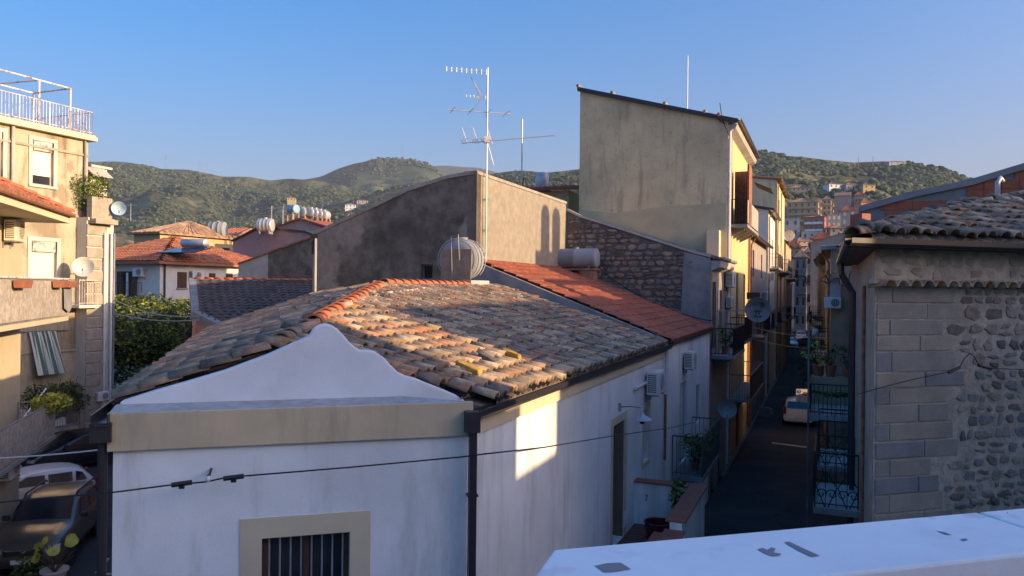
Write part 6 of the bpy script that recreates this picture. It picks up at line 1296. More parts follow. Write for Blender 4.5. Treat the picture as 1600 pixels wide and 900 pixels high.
pk2 = pt(TP2, (422, 358), (470, 343), (508, 357), (540, 364)); m = MB(); m.wpoly(TP2, [(pk2[0][0], 0)] + pk2 + [(pk2[-1][0], 0)], -.3, 0); m.build('wall', M['pinkgrey'], tp2)
a_, b_, c2 = pk2[0], pk2[1], pk2[3]; m = MB(); m.prism([TP2.p(*a_, .2), TP2.p(*b_, .2), TP2.p(*b_, -9), TP2.p(*a_, -9)], Z3 * .15); m.prism([TP2.p(*b_, .2), TP2.p(*c2, .2), TP2.p(*c2, -9), TP2.p(*b_, -9)], Z3 * .15); m.build('roof', M['redtile'], tp2)
def tank_px(x, y, Y, r, L, ax, mt, lab, group=None, ribs=3, stand=0):
    c = atY(x, y, Y); t = htank(c, r, L, ax, M[mt], lab, ribs=ribs, group=group, legs=not stand)
    if stand:
        for s_ in (-.35, .35):
            for p_ in (-1, 1):
                m = MB(); o = c + V(ax).normalized() * (L * s_) + V(ax).normalized().cross(Z3) * (r * .8 * p_) - Z3 * r; m.tube([o + Z3 * .1, o - Z3 * stand], .06, 5); m.build('leg', M['pvcorange'], t)
    return t
tank_px(415, 352, 57, .50, 1.15, E + D * .3, 'tankwhite', 'white ribbed water tank on the roof edge of the pink house', ribs=3)
tank_px(458, 327, 70, .42, 1.0, (D * -.2 + E), 'tankblue', 'blue water tank with pale end standing on tall legs above the pink houses', stand=2.0, ribs=1)
for i, (x, y, mt, lab) in enumerate(((474, 332, 'tankgrey', 'grey tank, first of the row right of the blue tank'), (487, 332, 'tankwhite', 'upright pale tank second in the row right of the blue tank'), (494, 333, 'tankwhite', 'pale tank in the middle of the row above the red roof'), (501, 335, 'tankwhite', 'pale tank fourth in the row above the red roof'), (507.5, 336, 'tankwhite', 'rightmost pale tank of the row above the red roof'))):
    tank_px(x, y, 72, .44 if i else .48, .9, (D * .96 - E * .1), mt, lab, stand=.7, ribs=1)
c = atY(492, 343, 69); dish(c, .55, (-D * .8 - E * .4), 'small grey dish in front of the row of tanks', M['dish'], c - Z3 * .8)
tank_px(340, 359, 72, .75, 1.5, (E + D * .4), 'tankgrey', 'round grey water tank beside the bright orange roof', ribs=2)
for i, (x, y0, y1, lab) in enumerate(((409, 343, 364, 'thin aerial pole left of the white ribbed tank'), (424, 322, 364, 'thin aerial pole right of the white ribbed tank'), (442, 322, 350, 'aerial pole left of the blue tank'), (274, 340, 370, 'aerial pole above the yellow house'), (297, 345, 372, 'aerial pole beside the grey house'), (204, 318, 345, 'aerial pole behind the yellow roof'))):
    Y = 57 if i < 3 else 70; b = atY(x, y1, Y); t, top = mast('tv_antenna', lab, b, (y1 - y0) / FPX * Y, .035); m = MB(); yagi(m, top - Z3 * .15 + X_ * .1, X_, .9, 5, .5, Fv, .012); m.build('aerial', M['alu'], t)
m = MB()
# shed with dark tiled roof
RA = atY(305, 438, 32); dn_ = (-gL); L1 = 6.6; t_sh = thing('shed', 'salmon walled shed with dark tiled roof and cement verge', 'shed', V((RA.x, RA.y, 0)))
slope_ = .30; up_ = (gL + Z3 * slope_); base0 = RA - gL * 8 - Z3 * (8 * slope_); vl = up_.length * 8
def clip_sh(v):
    d = (vl - v) / up_.length        # distance in front of the ridge
    return (max(.12 * d, (d - 4.0) * .72 + .48), L1)
sheet_roof(base0, nL, up_, L1, vl, DARKT, t_sh, pitch=.30, course=.34, amp=.05, clip=clip_sh)
for i in range(17): x = nL; y = Z3.cross(x).normalized(); mm = Matrix((x, y, Z3)).transposed().to_4x4() @ Matrix.Scale(1.1, 4); mm.translation = RA + nL * (i * .38) - V((RA.x, RA.y, 0)) + Z3 * .03; ob = bpy.data.objects.new('ridge_tile', RM); sc.collection.objects.link(ob); ob.parent = t_sh; ob.matrix_basis = mm
def shp(u, d, dz=0): return RA + nL * u - gL * d - Z3 * (d * slope_) + Z3 * dz
m = MB(); m.prism([shp(-.25, -.1, .08), shp(.02, -.1, .08), shp(.50, 4.0, .08), shp(.23, 4.0, .08)], -Z3 * .3); m.prism([shp(.23, 4.0, .06), shp(.50, 4.0, .06), shp(3.38, 8.0, .06), shp(3.08, 8.1, .06)], -Z3 * .3); m.build('verge', M['cement'], t_sh)
m = MB(); A, B, C_ = shp(-.1, 0, -.1), shp(.38, 4.0, -.1), shp(3.23, 8, -.1)
for p, q in ((A, B), (B, C_)): m.quad(V((p.x, p.y, 0)), V((q.x, q.y, 0)), q, p)
r_ = shp(L1, 0, -.1); s_ = shp(L1, 8, -.1); m.quad(V((A.x, A.y, 0)), A, r_, V((r_.x, r_.y, 0))); m.quad(V((C_.x, C_.y, 0)), C_, s_, V((s_.x, s_.y, 0))); m.build('wall', M['pink'], t_sh)
# ================================================================== vehicles
PAINT = {}
def paint(nm, c, metal=.4, rough=.3):
    m = mat('car_paint_' + nm, c, rough, .02, 3, 0, metal=metal, spec=.5); m.node_tree.nodes['Principled BSDF'].inputs['Coat Weight'].default_value = .6; m.node_tree.nodes['Principled BSDF'].inputs['Coat Roughness'].default_value = .08; return m
M['tyre'] = flat('tyre', (.018, .018, .018), .85); M['rim'] = flat('alloy', (.35, .35, .36), .35, .8); M['trim'] = flat('dark_trim', (.03, .03, .032), .5); M['lampred'] = flat('tail_lamp', (.30, .015, .012), .25); M['lampclear'] = flat('headlamp', (.45, .46, .48), .12, .3); M['plate'] = flat('number_plate', (.7, .7, .68), .5); M['chrome'] = flat('chrome', (.6, .6, .62), .2, .9)
def car(name, label, loc, ang, L, Wd, H, pm, prof, cat='car', rails=False, plate=None, wr=.33, clear=.22):
    """prof: stations (y from nose, belt height, roof height or None, half width factor)"""
    t = thing(name, label, cat, (0, 0, 0)); hw_ = Wd / 2
    m = MB(); secs = []; n = 12
    for (y, zb, zt, wf) in prof:
        w_ = hw_ * wf; zl = clear; ztop = zt if zt else zb + .02; wt = w_ * .80 if zt else w_ * .86
        pts = [(0, zl), (w_ * .85, zl), (w_, zl + .12), (w_ * 1.0, zb * .62), (w_ * .97, zb - .05), (w_ * .93, zb)]
        if zt: pts += [(w_ * .93 - (w_ * .93 - wt) * .5, (zb + ztop) / 2), (wt, ztop - .07), (wt * .86, ztop - .015), (0, ztop)]
        else: pts += [(w_ * .90, zb + .005), (w_ * .8, zb + .03), (w_ * .5, zb + .045), (0, zb + .05)]
        secs.append([(x, y, z) for x, z in pts])
    K = len(secs[0]); base = len(m.v)
    for s_ in (1, -1):
        k0 = len(m.v)
        for sec in secs: m.v += [(x * s_, y, z) for x, y, z in sec]
        for i in range(len(secs) - 1):
            for j in range(K - 1): a = k0 + i * K + j; m.f.append((a, a + 1, a + K + 1, a + K) if s_ > 0 else (a + K, a + K + 1, a + 1, a)); m.m.append(0)
        for e in (0, len(secs) - 1): q = [k0 + e * K + j for j in range(K)]; m.f.append(tuple(q)); m.m.append(0)
    body = m.build('body', pm, t, smooth=True)
    # merge the halves so that the paint is one smooth skin
    import bmesh as bmh
    bm = bmh.new(); bm.from_mesh(body.data); bmh.ops.remove_doubles(bm, verts=bm.verts, dist=.002); bmh.ops.recalc_face_normals(bm, faces=bm.faces); bm.to_mesh(body.data); bm.free()
    sd = body.modifiers.new('s', 'SUBSURF'); sd.levels = 1; sd.render_levels = 1
    # glass band: windscreen, rear window, side panes as proud curved panels
    cab = [i for i, p in enumerate(prof) if p[2]]; i0, i1 = cab[0], cab[-1]
    def panel(nm, q, mt, off=.012, d=None):
        a, b, c, e = [V(p) for p in q]; nrm = (b - a).cross(e - a).normalized(); ctr = (a + b + c + e) / 4
        if nrm.dot(ctr - V((0, L / 2, .7))) < 0: nrm = -nrm
        g = MB(); g.prism([a + nrm * off, b + nrm * off, c + nrm * off, e + nrm * off], -nrm * .02); return g.build(nm, mt, t)
    y0, zb0 = prof[i0 - 1][0], prof[i0 - 1][1] + .05; y1, zt1 = prof[i0][0], prof[i0][2]; w0 = hw_ * prof[i0 - 1][3]; w1 = hw_ * prof[i0][3]
    panel('windscreen', [(-w0 * .80, y0 + .04, zb0 + .02), (w0 * .80, y0 + .04, zb0 + .02), (w1 * .70, y1 - .04, zt1 - .04), (-w1 * .70, y1 - .04, zt1 - .04)], M['glass'], .03)
    y2, zt2 = prof[i1][0], prof[i1][2]; y3, zb3 = prof[i1 + 1][0], prof[i1 + 1][1]; w2 = hw_ * prof[i1][3]; w3 = hw_ * prof[i1 + 1][3]
    panel('rear_window', [(-w3 * .78, y3 - .04 * (y3 - y2), zb3 + .08), (w3 * .78, y3 - .04 * (y3 - y2), zb3 + .08), (w2 * .68, y2 + .02, zt2 - .07), (-w2 * .68, y2 + .02, zt2 - .07)], M['glass'], .03)
    yb = [y0 + .38 * (y1 - y0) + .1, (y1 + y2) / 2 - .25, (y1 + y2) / 2 + .55, y2 + .05]
    for s_ in (1, -1):
        for k in range(len(yb) - 1):
            ya, yc = yb[k] + .05, yb[k + 1] - .05; zb = prof[i0][1] + .03; ww = hw_ * prof[i0][3]; top = prof[i0][2] - .10
            zt_a = top if k else zb + (top - zb) * .15; ya2 = ya if k else y1 + .12
            zt_c = top if k < 2 else top - .05
            q = [(s_ * ww * .925, ya, zb), (s_ * ww * .925, yc, zb + .02), (s_ * ww * .825, yc - (.12 if k == 2 else 0), zt_c), (s_ * ww * .825, ya2, top)]
            panel('side_window', q, M['glass'], .02)
        hm = MB(); ym = y0 + .35; hm.cbox((s_ * (hw_ + .06), ym, prof[i0][1] + .08), .18, .12, .14); hm.build('mirror', M['trim'], t, bevel=.03)
        for yy in (yb[1] + .12, yb[2] - .15): hm = MB(); hm.cbox((s_ * (hw_ * 1.0 + .005), yy, prof[i0][1] - .12), .03, .16, .03); hm.build('door_handle', M['chrome'] if rails else pm, t)
    for wy in (L * .19, L * .80):
        for s_ in (1, -1):
            c = V((s_ * (hw_ - .10), wy, wr)); g = MB(); g.lathe([(wr * .6, -.115), (wr * .93, -.115), (wr, -.07), (wr, .07), (wr * .93, .115), (wr * .6, .115)], c, V((1, 0, 0)), 24); wo = g.build('wheel', M['tyre'], t, smooth=False)
            g = MB(); g.lathe([(0, .06), (wr * .2, .07), (wr * .25, .05), (wr * .58, .04), (wr * .62, .112), (wr * .6, .0), (0, .0)] if s_ > 0 else [(0, -.06), (wr * .2, -.07), (wr * .25, -.05), (wr * .58, -.04), (wr * .62, -.112), (wr * .6, 0), (0, 0)], c, V((1, 0, 0)), 18); g.build('rim', M['rim'], wo)
            g = MB(); g.lathe([(wr * 1.0, -.02), (wr * 1.16, -.02), (wr * 1.16, .02), (wr * 1.0, .02)], c + V((s_ * .105, 0, .02)), V((1, 0, 0)), 22); g.build('wheel_arch', M['trim'], t)
    g = MB(); g.cbox((0, L / 2, clear + .03), Wd * .84, L * .9, .14); g.build('underbody', M['trim'], t)
    zf = prof[1][1]; zr_ = prof[-2][1]
    g = MB(); g.cbox((0, .03, zf * .78), Wd * .5, .08, .16); g.build('grille', M['trim'], t); g = MB(); g.cbox((0, -.01, zf * .86), Wd * .46, .03, .025); g.build('grille_bar', M['chrome'], t)
    g = MB(); g.prism([V((-.07, -.03, zf * .86)), V((0, -.03, zf * .86 - .10)), V((.07, -.03, zf * .86)), V((.04, -.03, zf * .86)), V((0, -.03, zf * .86 - .05)), V((-.04, -.03, zf * .86))], V((0, .02, 0))); g.build('emblem', M['chrome'], t)
    g = MB(); g.cbox((0, .0, clear + .14), Wd * .8, .12, .14); g.build('front_bumper', M['trim'] if rails else pm, t, bevel=.03)
    g = MB(); g.cbox((0, -.07, clear + .20), .52, .02, .11); g.build('front_plate', M['plate'], t); g = MB(); g.cbox((0, L - .02, clear + .18), Wd * .88, .14, .22); g.build('rear_bumper', pm, t, bevel=.03); g = MB(); g.cbox((0, L + .06, zr_ * .55), .34, .02, .13) ; g.build('rear_plate', M['plate'], t)
    for s_ in (1, -1):
        g = MB(); x_ = s_ * hw_ * .74; g.prism([V((x_ - .17, -.015, zf * .76)), V((x_ + .17, .06, zf * .78)), V((x_ + .16, .10, zf * .95)), V((x_ - .15, .01, zf * .90))] if s_ > 0 else [V((x_ + .17, -.015, zf * .76)), V((x_ - .17, .06, zf * .78)), V((x_ - .16, .10, zf * .95)), V((x_ + .15, .01, zf * .90))], V((0, .1, 0))); g.build('headlight', M['lampclear'], t, bevel=.02)
        g = MB(); g.cbox((s_ * hw_ * .86, L - .05, zr_ * .95), .14, .12, .42); g.build('tail_light', M['lampred'], t, bevel=.03)
        if rails: g = MB(); g.tube([V((s_ * w1 * .72, y1 + .1, zt1 + .0)), V((s_ * w1 * .72, y1 + .2, zt1 + .06)), V((s_ * w1 * .72, y2 - .2, zt1 + .05)), V((s_ * w1 * .72, y2 - .05, zt1 - .01))], .028, 6); g.build('roof_rail', M['trim'], t)
    place(t, loc, ang); return t
suvp = [(0, .62, None, .80), (.10, .86, None, .90), (.55, .96, None, .97), (1.12, 1.02, None, 1.0), (1.30, 1.05, None, 1.0), (2.0, 1.06, 1.60, 1.0), (2.7, 1.07, 1.64, 1.0), (3.6, 1.07, 1.62, 1.0), (3.95, 1.05, 1.56, .98), (4.25, 1.0, None, .95), (4.32, .8, None, .90)]
sv = gL; angc = math.atan2(sv.y, sv.x) - math.pi / 2
def carloc(px, Y, z=0): X = (px - 800) / FPX * Y; return V((X, Y, z))
car('parked_car', 'dusty grey brown off-roader with roof rails parked facing the camera at the lower left', carloc(40, 19.7), angc - .06, 4.32, 1.82, 1.65, paint('taupe', (.17, .155, .13), .5), suvp, rails=True, clear=.26, wr=.36)
hatch = [(0, .52, None, .78), (.10, .74, None, .90), (.5, .88, None, .97), (.95, .95, None, 1.0), (1.9, .98, 1.42, 1.0), (2.5, .99, 1.48, 1.0), (3.3, 1.0, 1.45, 1.0), (3.75, .98, 1.34, .97), (4.05, .92, None, .93), (4.12, .7, None, .88)]
car('parked_car', 'white hatchback parked behind the off-roader', carloc(-80, 24.0), angc - 1.15, 4.12, 1.78, 1.5, paint('white', (.62, .63, .65), 0), hatch)
car('parked_car', 'dark car half hidden behind the white hatchback', carloc(35, 30.2), angc - .9, 4.1, 1.7, 1.45, paint('black', (.03, .032, .036), .3), hatch)
# plant in a pot near the lower left corner
c = atY(85, 905, 16.5); t = thing('large_plant', 'large round leafed plant with bare stems in front of the off-roader', 'potted plant', c)
m = MB(); m.lathe([(.16, -.2), (.24, .18), (.28, .18), (.28, .22), (.2, .2), (0, .15)], c + Z3 * .0, seg=18); m.build('pot', M['cementlight'], t)
m = MB(); st_ = MB(); r_ = random.Random(12)
for k in range(15):
    a = r_.uniform(0, 6.28); tip = c + V((math.cos(a) * .38, math.sin(a) * .3, r_.uniform(.35, .85))); st_.tube([c + Z3 * .15, (c + tip) / 2 + Z3 * .1, tip], .014, 5)
    if k < 10:
        d1 = V((r_.gauss(0, 1), r_.gauss(0, 1), r_.gauss(0, .4))).normalized(); d2 = d1.cross(V((r_.gauss(0, .6), -1, .5))).normalized(); s = r_.uniform(.09, .17)
        m = MB(); m.quad(*[tip + (d1 * math.cos(q * .785) + d2 * math.sin(q * .785) * .85) * s for q in range(8)], mi=0); m.build('leaf', M['leafyel'], t)
st_.build('stem', M['bark'], t)
m = MB(); leaves(m, c + V((-.75, .3, .05)), (.35, .3, .45), 260, .06); tag(m.build('shrub', [M['leafdark'], M['leaf']]), 'small dark shrub left of the large round leafed plant', 'plant')
# white painted triangle on the road, thin white wire
q = [onZ(168, 872, .004), onZ(152, 895, .004), onZ(174, 897, .004)]
m = MB()
for a, b in ((q[0], q[1]), (q[1], q[2])): d = (b - a).normalized(); s = V((-d.y, d.x, 0)) * .06; m.quad(a - s, b - s, b + s, a + s)
m.build('road_marking', M['roadwhite'], kind='structure')
wire('cable', 'thin white wire crossing above the cars to the corner downpipe', [atY(-40, 717, 10), atY(172, 701, 8.1)], .008, M['pvcwhite'], sag=.02)
wire('cable', 'pair of dark wires strung before the clipped tree', [QW.p(qb, 6.9, .1), atY(310, 494, 27)], .02, M['cablegrey'], sag=.25)
wire('cable', 'lower wire of the bundle before the clipped tree', [QW.p(qb, 6.3, .1), atY(310, 500, 27)], .02, M['cablegrey'], sag=.15)
m = MB(); c = shp(.25, 4.0, -.5); m.tube([c, c - Z3 * .3 + X_ * -.25, c - Z3 * .9 - X_ * .2, c - Z3 * 1.3 + X_ * .1], .05, 6); m.tube([c, c - Z3 * 1.2 - X_ * .35], .03, 5); tag(m.build('cable_coil', M['cable']), 'tangled black cable coil hanging at the corner of the salmon shed', 'cable')
# ================================================================== the narrow street
def street_house(name, label, sd, t0, t1, n, dep, ze, mt, rm, slope=.3, wins=(), balcs=(), cat='house', gut=True, rail='iron', gable='up', end=True, pipes=()):
    """terraced house: sd 'L' or 'R' of the street, wall holes (t0,t1,z0,z1,style), balconies (t0,t1,z,depth)"""
    t = thing(name, label, cat, W(t0, n, 0)); w = LW(n) if sd == 'L' else RW(n); k = -1 if sd == 'L' else 1
    hs = [h[:4] for h in wins]; m = MB(); m.wall(w, t0, t1, 0, ze, hs, depth=.15)
    zb = ze + slope * dep; tw = TW(t0); m.wpoly(tw, [(n, 0), (n, ze), (n + k * dep, zb), (n + k * dep, 0)], -.25, 0)
    tb = Wall(W(t1, 0), E, D); m.wpoly(tb, [(n, 0), (n, ze), (n + k * dep, zb), (n + k * dep, 0)], -.25, 0); m.build('wall', mt, t)
    for h in wins: window(w, *h[:4], t, h[4], depth=.12, frame=M['cementlight'] if h[4] == 'glass' else None)
    m = MB(); o = -k * .35; m.prism([W(t0 - .12, n + o, ze + .02 - .35 * slope), W(t1 + .05, n + o, ze + .02 - .35 * slope), W(t1 + .05, n + k * dep, zb + .02), W(t0 - .12, n + k * dep, zb + .02)], Z3 * .12)
    r = m.build('roof', rm, t)
    if (t1 - t0) < 14:
        m = MB()
        for i in range(int((t1 - t0) / .24)): a = t0 + i * .24; m.tube([W(a, n + o * 1.05, ze + .14 - .35 * slope), W(a, n + k * dep, zb + .14)], .07, 5)
        m.build('tile', rm, r, kind='stuff')
    if gut: gutter(w, t0, t1, ze - .02, M['gutter'], t, off=.34)
    for a in pipes: m = MB(); m.tube([w.p(a, ze - .1, .3), w.p(a, ze - .5, .07), w.p(a, .2, .07)], .05, 6); m.build('downpipe', M['rust'], t)
    for b in balcs: balcony(w, b[0], b[1], b[2], b[3], 1.0, t, M[rail], M['cement'], corbels=2, step=.14, panel=b[4] if len(b) > 4 else None)
    return t
HO = lambda t0, z, st='brown', w_=1.0, h=2.2: (t0, t0 + w_, z, z + h, st)
GP, TPm = M['greyplaster'], M['tanplaster']
# left row beyond the tall yellow building
street_house('terraced_house', 'low grey house with ragged tile roof just past the tall yellow building', 'L', 35.05, 47.5, .05, 6, 10.6, GP, DT, wins=[HO(36.5, 5.2), HO(40, 5.2), HO(44, 5.2), HO(36.5, 0.1), HO(41, .1), HO(37, 8.4, 'grey', 1, 1.5), HO(43, 8.4, 'grey', 1, 1.5)], balcs=[(36, 41.5, 5.15, .7), (43, 46, 5.15, .7)], pipes=(35.4,))
street_house('terraced_house', 'white gabled house with a sunlit street side behind the ragged tile roof', 'L', 50, 58, .0, 5, 13.4, mat('warm_white_render', (.66, .63, .54), var=.05, bump=.1, dirt=(.5, .45, .35), damt=.3, streak=1), M['gutter'], wins=[HO(51.5, 9.4), HO(54.5, 9.4), HO(51.5, 5.2), HO(54.5, 5.2), HO(52, .1)], balcs=[(51, 57, 9.3, .7), (51, 56, 5.1, .7)], slope=.2, pipes=(50.3,))  # one even warm white over all its walls
street_house('terraced_house', 'tall grey gabled house with a sunlit yellow street side and long balcony', 'L', 60.5, 73, .0, 7, 17.0, M['tallwall'], M['rust'], wins=[HO(63, 13.6, 'brown', 1.2, 2.0), HO(67, 13.4), HO(62.5, 9.4), HO(66.5, 9.4), HO(70, 9.4), HO(63, 5.2), HO(68, 5.2)], balcs=[(62, 71, 9.3, .9), (62, 70, 5.1, .8)], slope=.12, pipes=(60.8, 66))
street_house('terraced_house', 'weathered tan house after the tall grey gable on the left of the street', 'L', 73.1, 86, .15, 7, 12.6, TPm, DT, wins=[HO(75, 9), HO(80, 9), HO(75, 5), HO(80, 5), HO(83, 9)], balcs=[(74, 82, 8.9, .9), (74, 79, 4.9, .8)])
street_house('terraced_house', 'pale cream house further down on the left of the street', 'L', 86.1, 98, -1.2, 7, 14.5, M['ochre'], DT, wins=[HO(88, 9), HO(93, 9), HO(88, 5)], balcs=[(87, 95, 8.9, .9)])
street_house('terraced_house', 'far grey house on the left where the street darkens', 'L', 113, 135, -1.6, 7, 13.2, GP, DT, wins=[HO(115, 9), HO(120, 9), HO(126, 9)], balcs=[(115, 122, 8.9, 1.0)])
# right row
t_brk = street_house('terraced_house', 'brown brick house with tan pipes right of the street after the stone house', 'R', 12.2, 24, 5.0, 6, 7.8, M['brick'], M['cement'], wins=[HO(17, 4.8), HO(20, 4.8), HO(17, .1)], gut=False, slope=.1)
street_house('terraced_house', 'narrow pinkish rendered house on the right with air conditioner on its gable', 'R', 24.1, 33.4, 4.05, 6, 9.2, mat('pinkish_tan_render', (.40, .29, .20), var=.1, bump=.2, dirt=(.22, .17, .13), damt=.5, streak=1), M['cement'], wins=[HO(28, 5), HO(32, 5), HO(28, .1), HO(31, .1)], balcs=[(27, 30, 4.9, .8)], pipes=(24.4,), slope=.03)
street_house('terraced_house', 'grey rendered house on the right past the pinkish one', 'R', 35.3, 55.9, 3.85, 7, 9.6, GP, DT, wins=[HO(41, 5), HO(46, 5), HO(50, 5)], balcs=[(40, 45, 4.9, .9)], slope=.08)
street_house('terraced_house', 'tan house on the right in the middle of the street', 'R', 56, 76.9, 3.6, 7, 10.2, TPm, DT, wins=[HO(59, 5), HO(65, 5)], balcs=[(58, 66, 4.9, .9)], slope=.08)
street_house('terraced_house', 'brownish house on the right before the crossing', 'R', 77, 104, 3.1, 7, 11.0, GP, RT, wins=[HO(80, 5), HO(86, 5)], balcs=[(79, 88, 4.9, .9)], slope=.1)
t = thing('gap_shade_wall', 'low wall added in the right row gap to block the sun', 'wall', W(34, 4, 0)); m = MB(); m.sbox(33.42, 35.28, 4.1, 4.4, 0, 2.7); m.build('wall', M['cement'], t)  # added so that no sun stripe falls on the roadway
street_house('terraced_house', 'last grey house on the right beyond the crossing cars', 'R', 118, 150, 1.7, 8, 15, GP, DT, wins=[HO(121, 9), HO(128, 9)], balcs=[(120, 128, 8.9, .9)])
for i, (x0, x1, yt, yb, Y, lab, wm, rm) in enumerate(((1238, 1262, 400, 520, 150, 'dark house closing the far end of the street', GP, DT), (1255, 1282, 392, 520, 158, 'second dark house closing the street right of the first', TPm, DT), (1268, 1300, 372, 520, 175, 'taller shaded house above the right row', GP, RT), (1228, 1252, 385, 500, 172, 'shaded brown house above the left row at the street end', TPm, RT), (1300, 1335, 385, 500, 150, 'grey flat topped house behind the pinkish house', M['cement'], M['cement']))):
    ph(x0, x1, yt, yb, Y, -TH, lab, wm, rm, nm='town_house', floors=4, cols=2, scols=1, d=2.5, rise=1.2, roof='hip' if i < 4 else 'flat', balc=1 if i in (0, 2) else 0)
# kerbs along both sides
for n0_, n1_, lab in ((.0, .14, 0), (3.55, 3.7, 1)):
    for i in range(20): m = MB(); m.sbox(24 + i * 3.0, 24 + i * 3.0 + 2.98, n0_ + (0.0 if not lab else .0), n1_, 0, .09); m.build('kerb', M['kerb'], kind='structure') if lab == 0 else None
for poly in (((1206, 691), (1262, 698), (1262, 700), (1206, 692.5)), ((1229, 711), (1256, 713), (1256, 716.5), (1229, 714.5))):
    m = MB(); m.quad(*[onZ(x, y, .005) for x, y in poly]); m.build('road_marking', M['roadwhite'], kind='structure')
# asphalt patches and covers give the roadway its seams
rp = random.Random(8)
for i in range(7): a = 20 + i * 8; m = MB(); m.sbox(a, a + rp.uniform(2, 5), rp.uniform(.4, 1.4), rp.uniform(2.0, 3.2), .004, .0055); m.build('asphalt_patch', mat('asphalt_patch_%s' % 'abcdefg'[i], (.040 + .02 * rp.random(),) * 3, rough=.9, var=.2, scale=2, bump=.3), kind='structure')
# balconies with wrought scrolls on the stone house side
def scrolls(mb, w, a0, a1, z0, z1, o):
    n = max(int((a1 - a0) / .42), 1); s = (a1 - a0) / n
    for i in range(n):
        c = a0 + s * (i + .5); h = z1 - z0
        for k in (-1, 1):
            P = []
            for q in range(15): f = q / 14; r = .10 * (1 - f * .75); th_ = f * 7.2; P.append(w.p(c + k * (.10 - r * math.cos(th_)), z0 + h * .25 + r * math.sin(th_) * 1.1, o))
            mb.tube(P, .009, 4)
            P = [w.p(c + k * .02, z0 + .02, o), w.p(c + k * .18, z0 + h * .42, o), w.p(c + k * .06, z0 + h * .62, o), w.p(c + k * .10, z0 + h * .72, o)]; mb.tube(P, .010, 4)
RS = Wall(W(0, RN), D, -E)
for i, (a, b, z, dp) in enumerate(((RT0 + 4.5, RT0 + 6.6, 3.25, .85), (RT0 + 8.3, RT0 + 10.4, 3.3, .8))):
    bl = balcony(RS, a, b, z, dp, 1.1, t_st if i == 0 else t_brk, M['iron'], M['cement'], off=0, step=.16)
    m = MB(); TWb = Wall(W(a + .03, 0), E, -D); scrolls(m, RS, a + .1, b - .1, z, z + 1.1, dp + .0)
    n_ = RN
    for q in range(2):
        c = RN - .2 - q * .4
        for k in (-1, 1):
            P = []
            for s_ in range(15): f = s_ / 14; r = .11 * (1 - f * .75); th_ = f * 7.2; P.append(TWb.p(c + k * (.10 - r * math.cos(th_)), z + .28 + r * math.sin(th_), .01))
            m.tube(P, .011, 4); m.tube([TWb.p(c + k * .03, z + .02, .01), TWb.p(c + k * .19, z + .42, .01), TWb.p(c + k * .05, z + .64, .01), TWb.p(c + k * .08, z + .8, .01)], .011, 4)
    m.build('scroll_work', M['iron'], bl)
    m = MB(); m.wbox(RS, a, b, z, z + .02, 0, dp - .05); m.build('floor_slab', M['cementlight'], bl)
# small terrace with bars, pots and plants
tt = thing('pot_terrace', 'small railed terrace with tan ledge and clay pots on the right of the street', 'terrace', W(19, 4.2, 0)); tz_ = 3.75
m = MB(); m.sbox(17.6, 20.4, 3.42, 4.98, tz_ - .2, tz_); m.build('slab', M['cementlight'], tt)
m = MB(); m.sbox(20.05, 20.4, 3.42, 4.98, tz_, tz_ + .95); m.build('ledge_wall', M['tanplaster'], tt)
m = MB(); Tq = TW(17.62)
for z in (tz_ + .08, tz_ + .95): m.tube([W(20, 3.45, z), W(17.63, 3.45, z), W(17.63, 4.96, z)], .02, 5)
for i in range(13): m.tube([W(17.63, 3.45 + i * .125, tz_), W(17.63, 3.45 + i * .125, tz_ + .95)], .011, 4)
for i in range(17): m.tube([W(17.63 + i * .14, 3.45, tz_), W(17.63 + i * .14, 3.45, tz_ + .95)], .011, 4)
m.build('railing', M['iron'], tt)
m = MB(); m.tube([W(17.5, 3.4, 0), W(17.5, 3.4, 6.6)], .03, 6); m.build('pole', M['greyiron'], tt)
m = MB(); m.tube([W(17.64, 3.5, tz_ + .72), W(17.64, 4.2, tz_ + .62), W(17.64, 4.9, tz_ + .74)], .05, 5); leaves(m, W(17.6, 4.2, tz_ + .66), (.75, .08, .09), 260, .045); m.build('garland', [M['leafdark'], M['leaf']], tt)
for i, (n_, h, lab, lm) in enumerate(((3.65, .9, 'clay pot with trailing plant at the street end of the railed terrace', 'leaf'), (4.05, .8, 'second clay pot on the ledge of the railed terrace', 'leaf'), (4.55, 1.0, 'pot with tall grey leafed plant beside the tan pipes', 'leafgrey'))): potplant(W(20.2, n_, tz_ + .95), h * .8, .55, lab, n=110, seed=40 + i, potr=.19 if i < 2 else .13, poth=.36 if i < 2 else .25, lm=lm)
t = thing('leafy_branch', 'hanging branches with leaf clusters coloured as sunlit over the dark street', 'plant', W(17.5, 3.4, 6)); m = MB(); st_ = MB(); r_ = random.Random(2)
for (x, y) in ((1260, 556), (1268, 556), (1276, 539), (1272, 541), (1284, 568), (1256, 553), (1280, 562)):
    c = atY(x, y, 24.5); st_.tube([W(17.5, 3.4, 6.0), (W(17.5, 3.4, 6.2) + c) / 2 + Z3 * .15, c], .008, 4); leaves(m, c, (.09, .08, .11), 26, .055, rng=r_, mi=0); 
for k in range(14): c = atY(r_.uniform(1250, 1275), r_.uniform(530, 600), 24.5); leaves(m, c, (.16, .1, .2), 12, .05, rng=r_, mi=1)
st_.build('stem', M['bark'], t); m.build('leaf_cluster', [mat('leaf_lime', (.62, .66, .16), var=.2, bump=0), M['leafdark']], t, kind='stuff')  # bright clusters carry the sunlight in their leaf colour
m = MB(); c = atY(1272, 524, 25); m.add([c + V((x * .10 + z * .05, y * .09, z * .17)) for x, y, z in BLOB1[1][0]], BLOB1[1][1]); tag(m.build('white_cloth', M['cementlight']), 'white bundled cloth hanging above the leaf clusters', 'cloth')
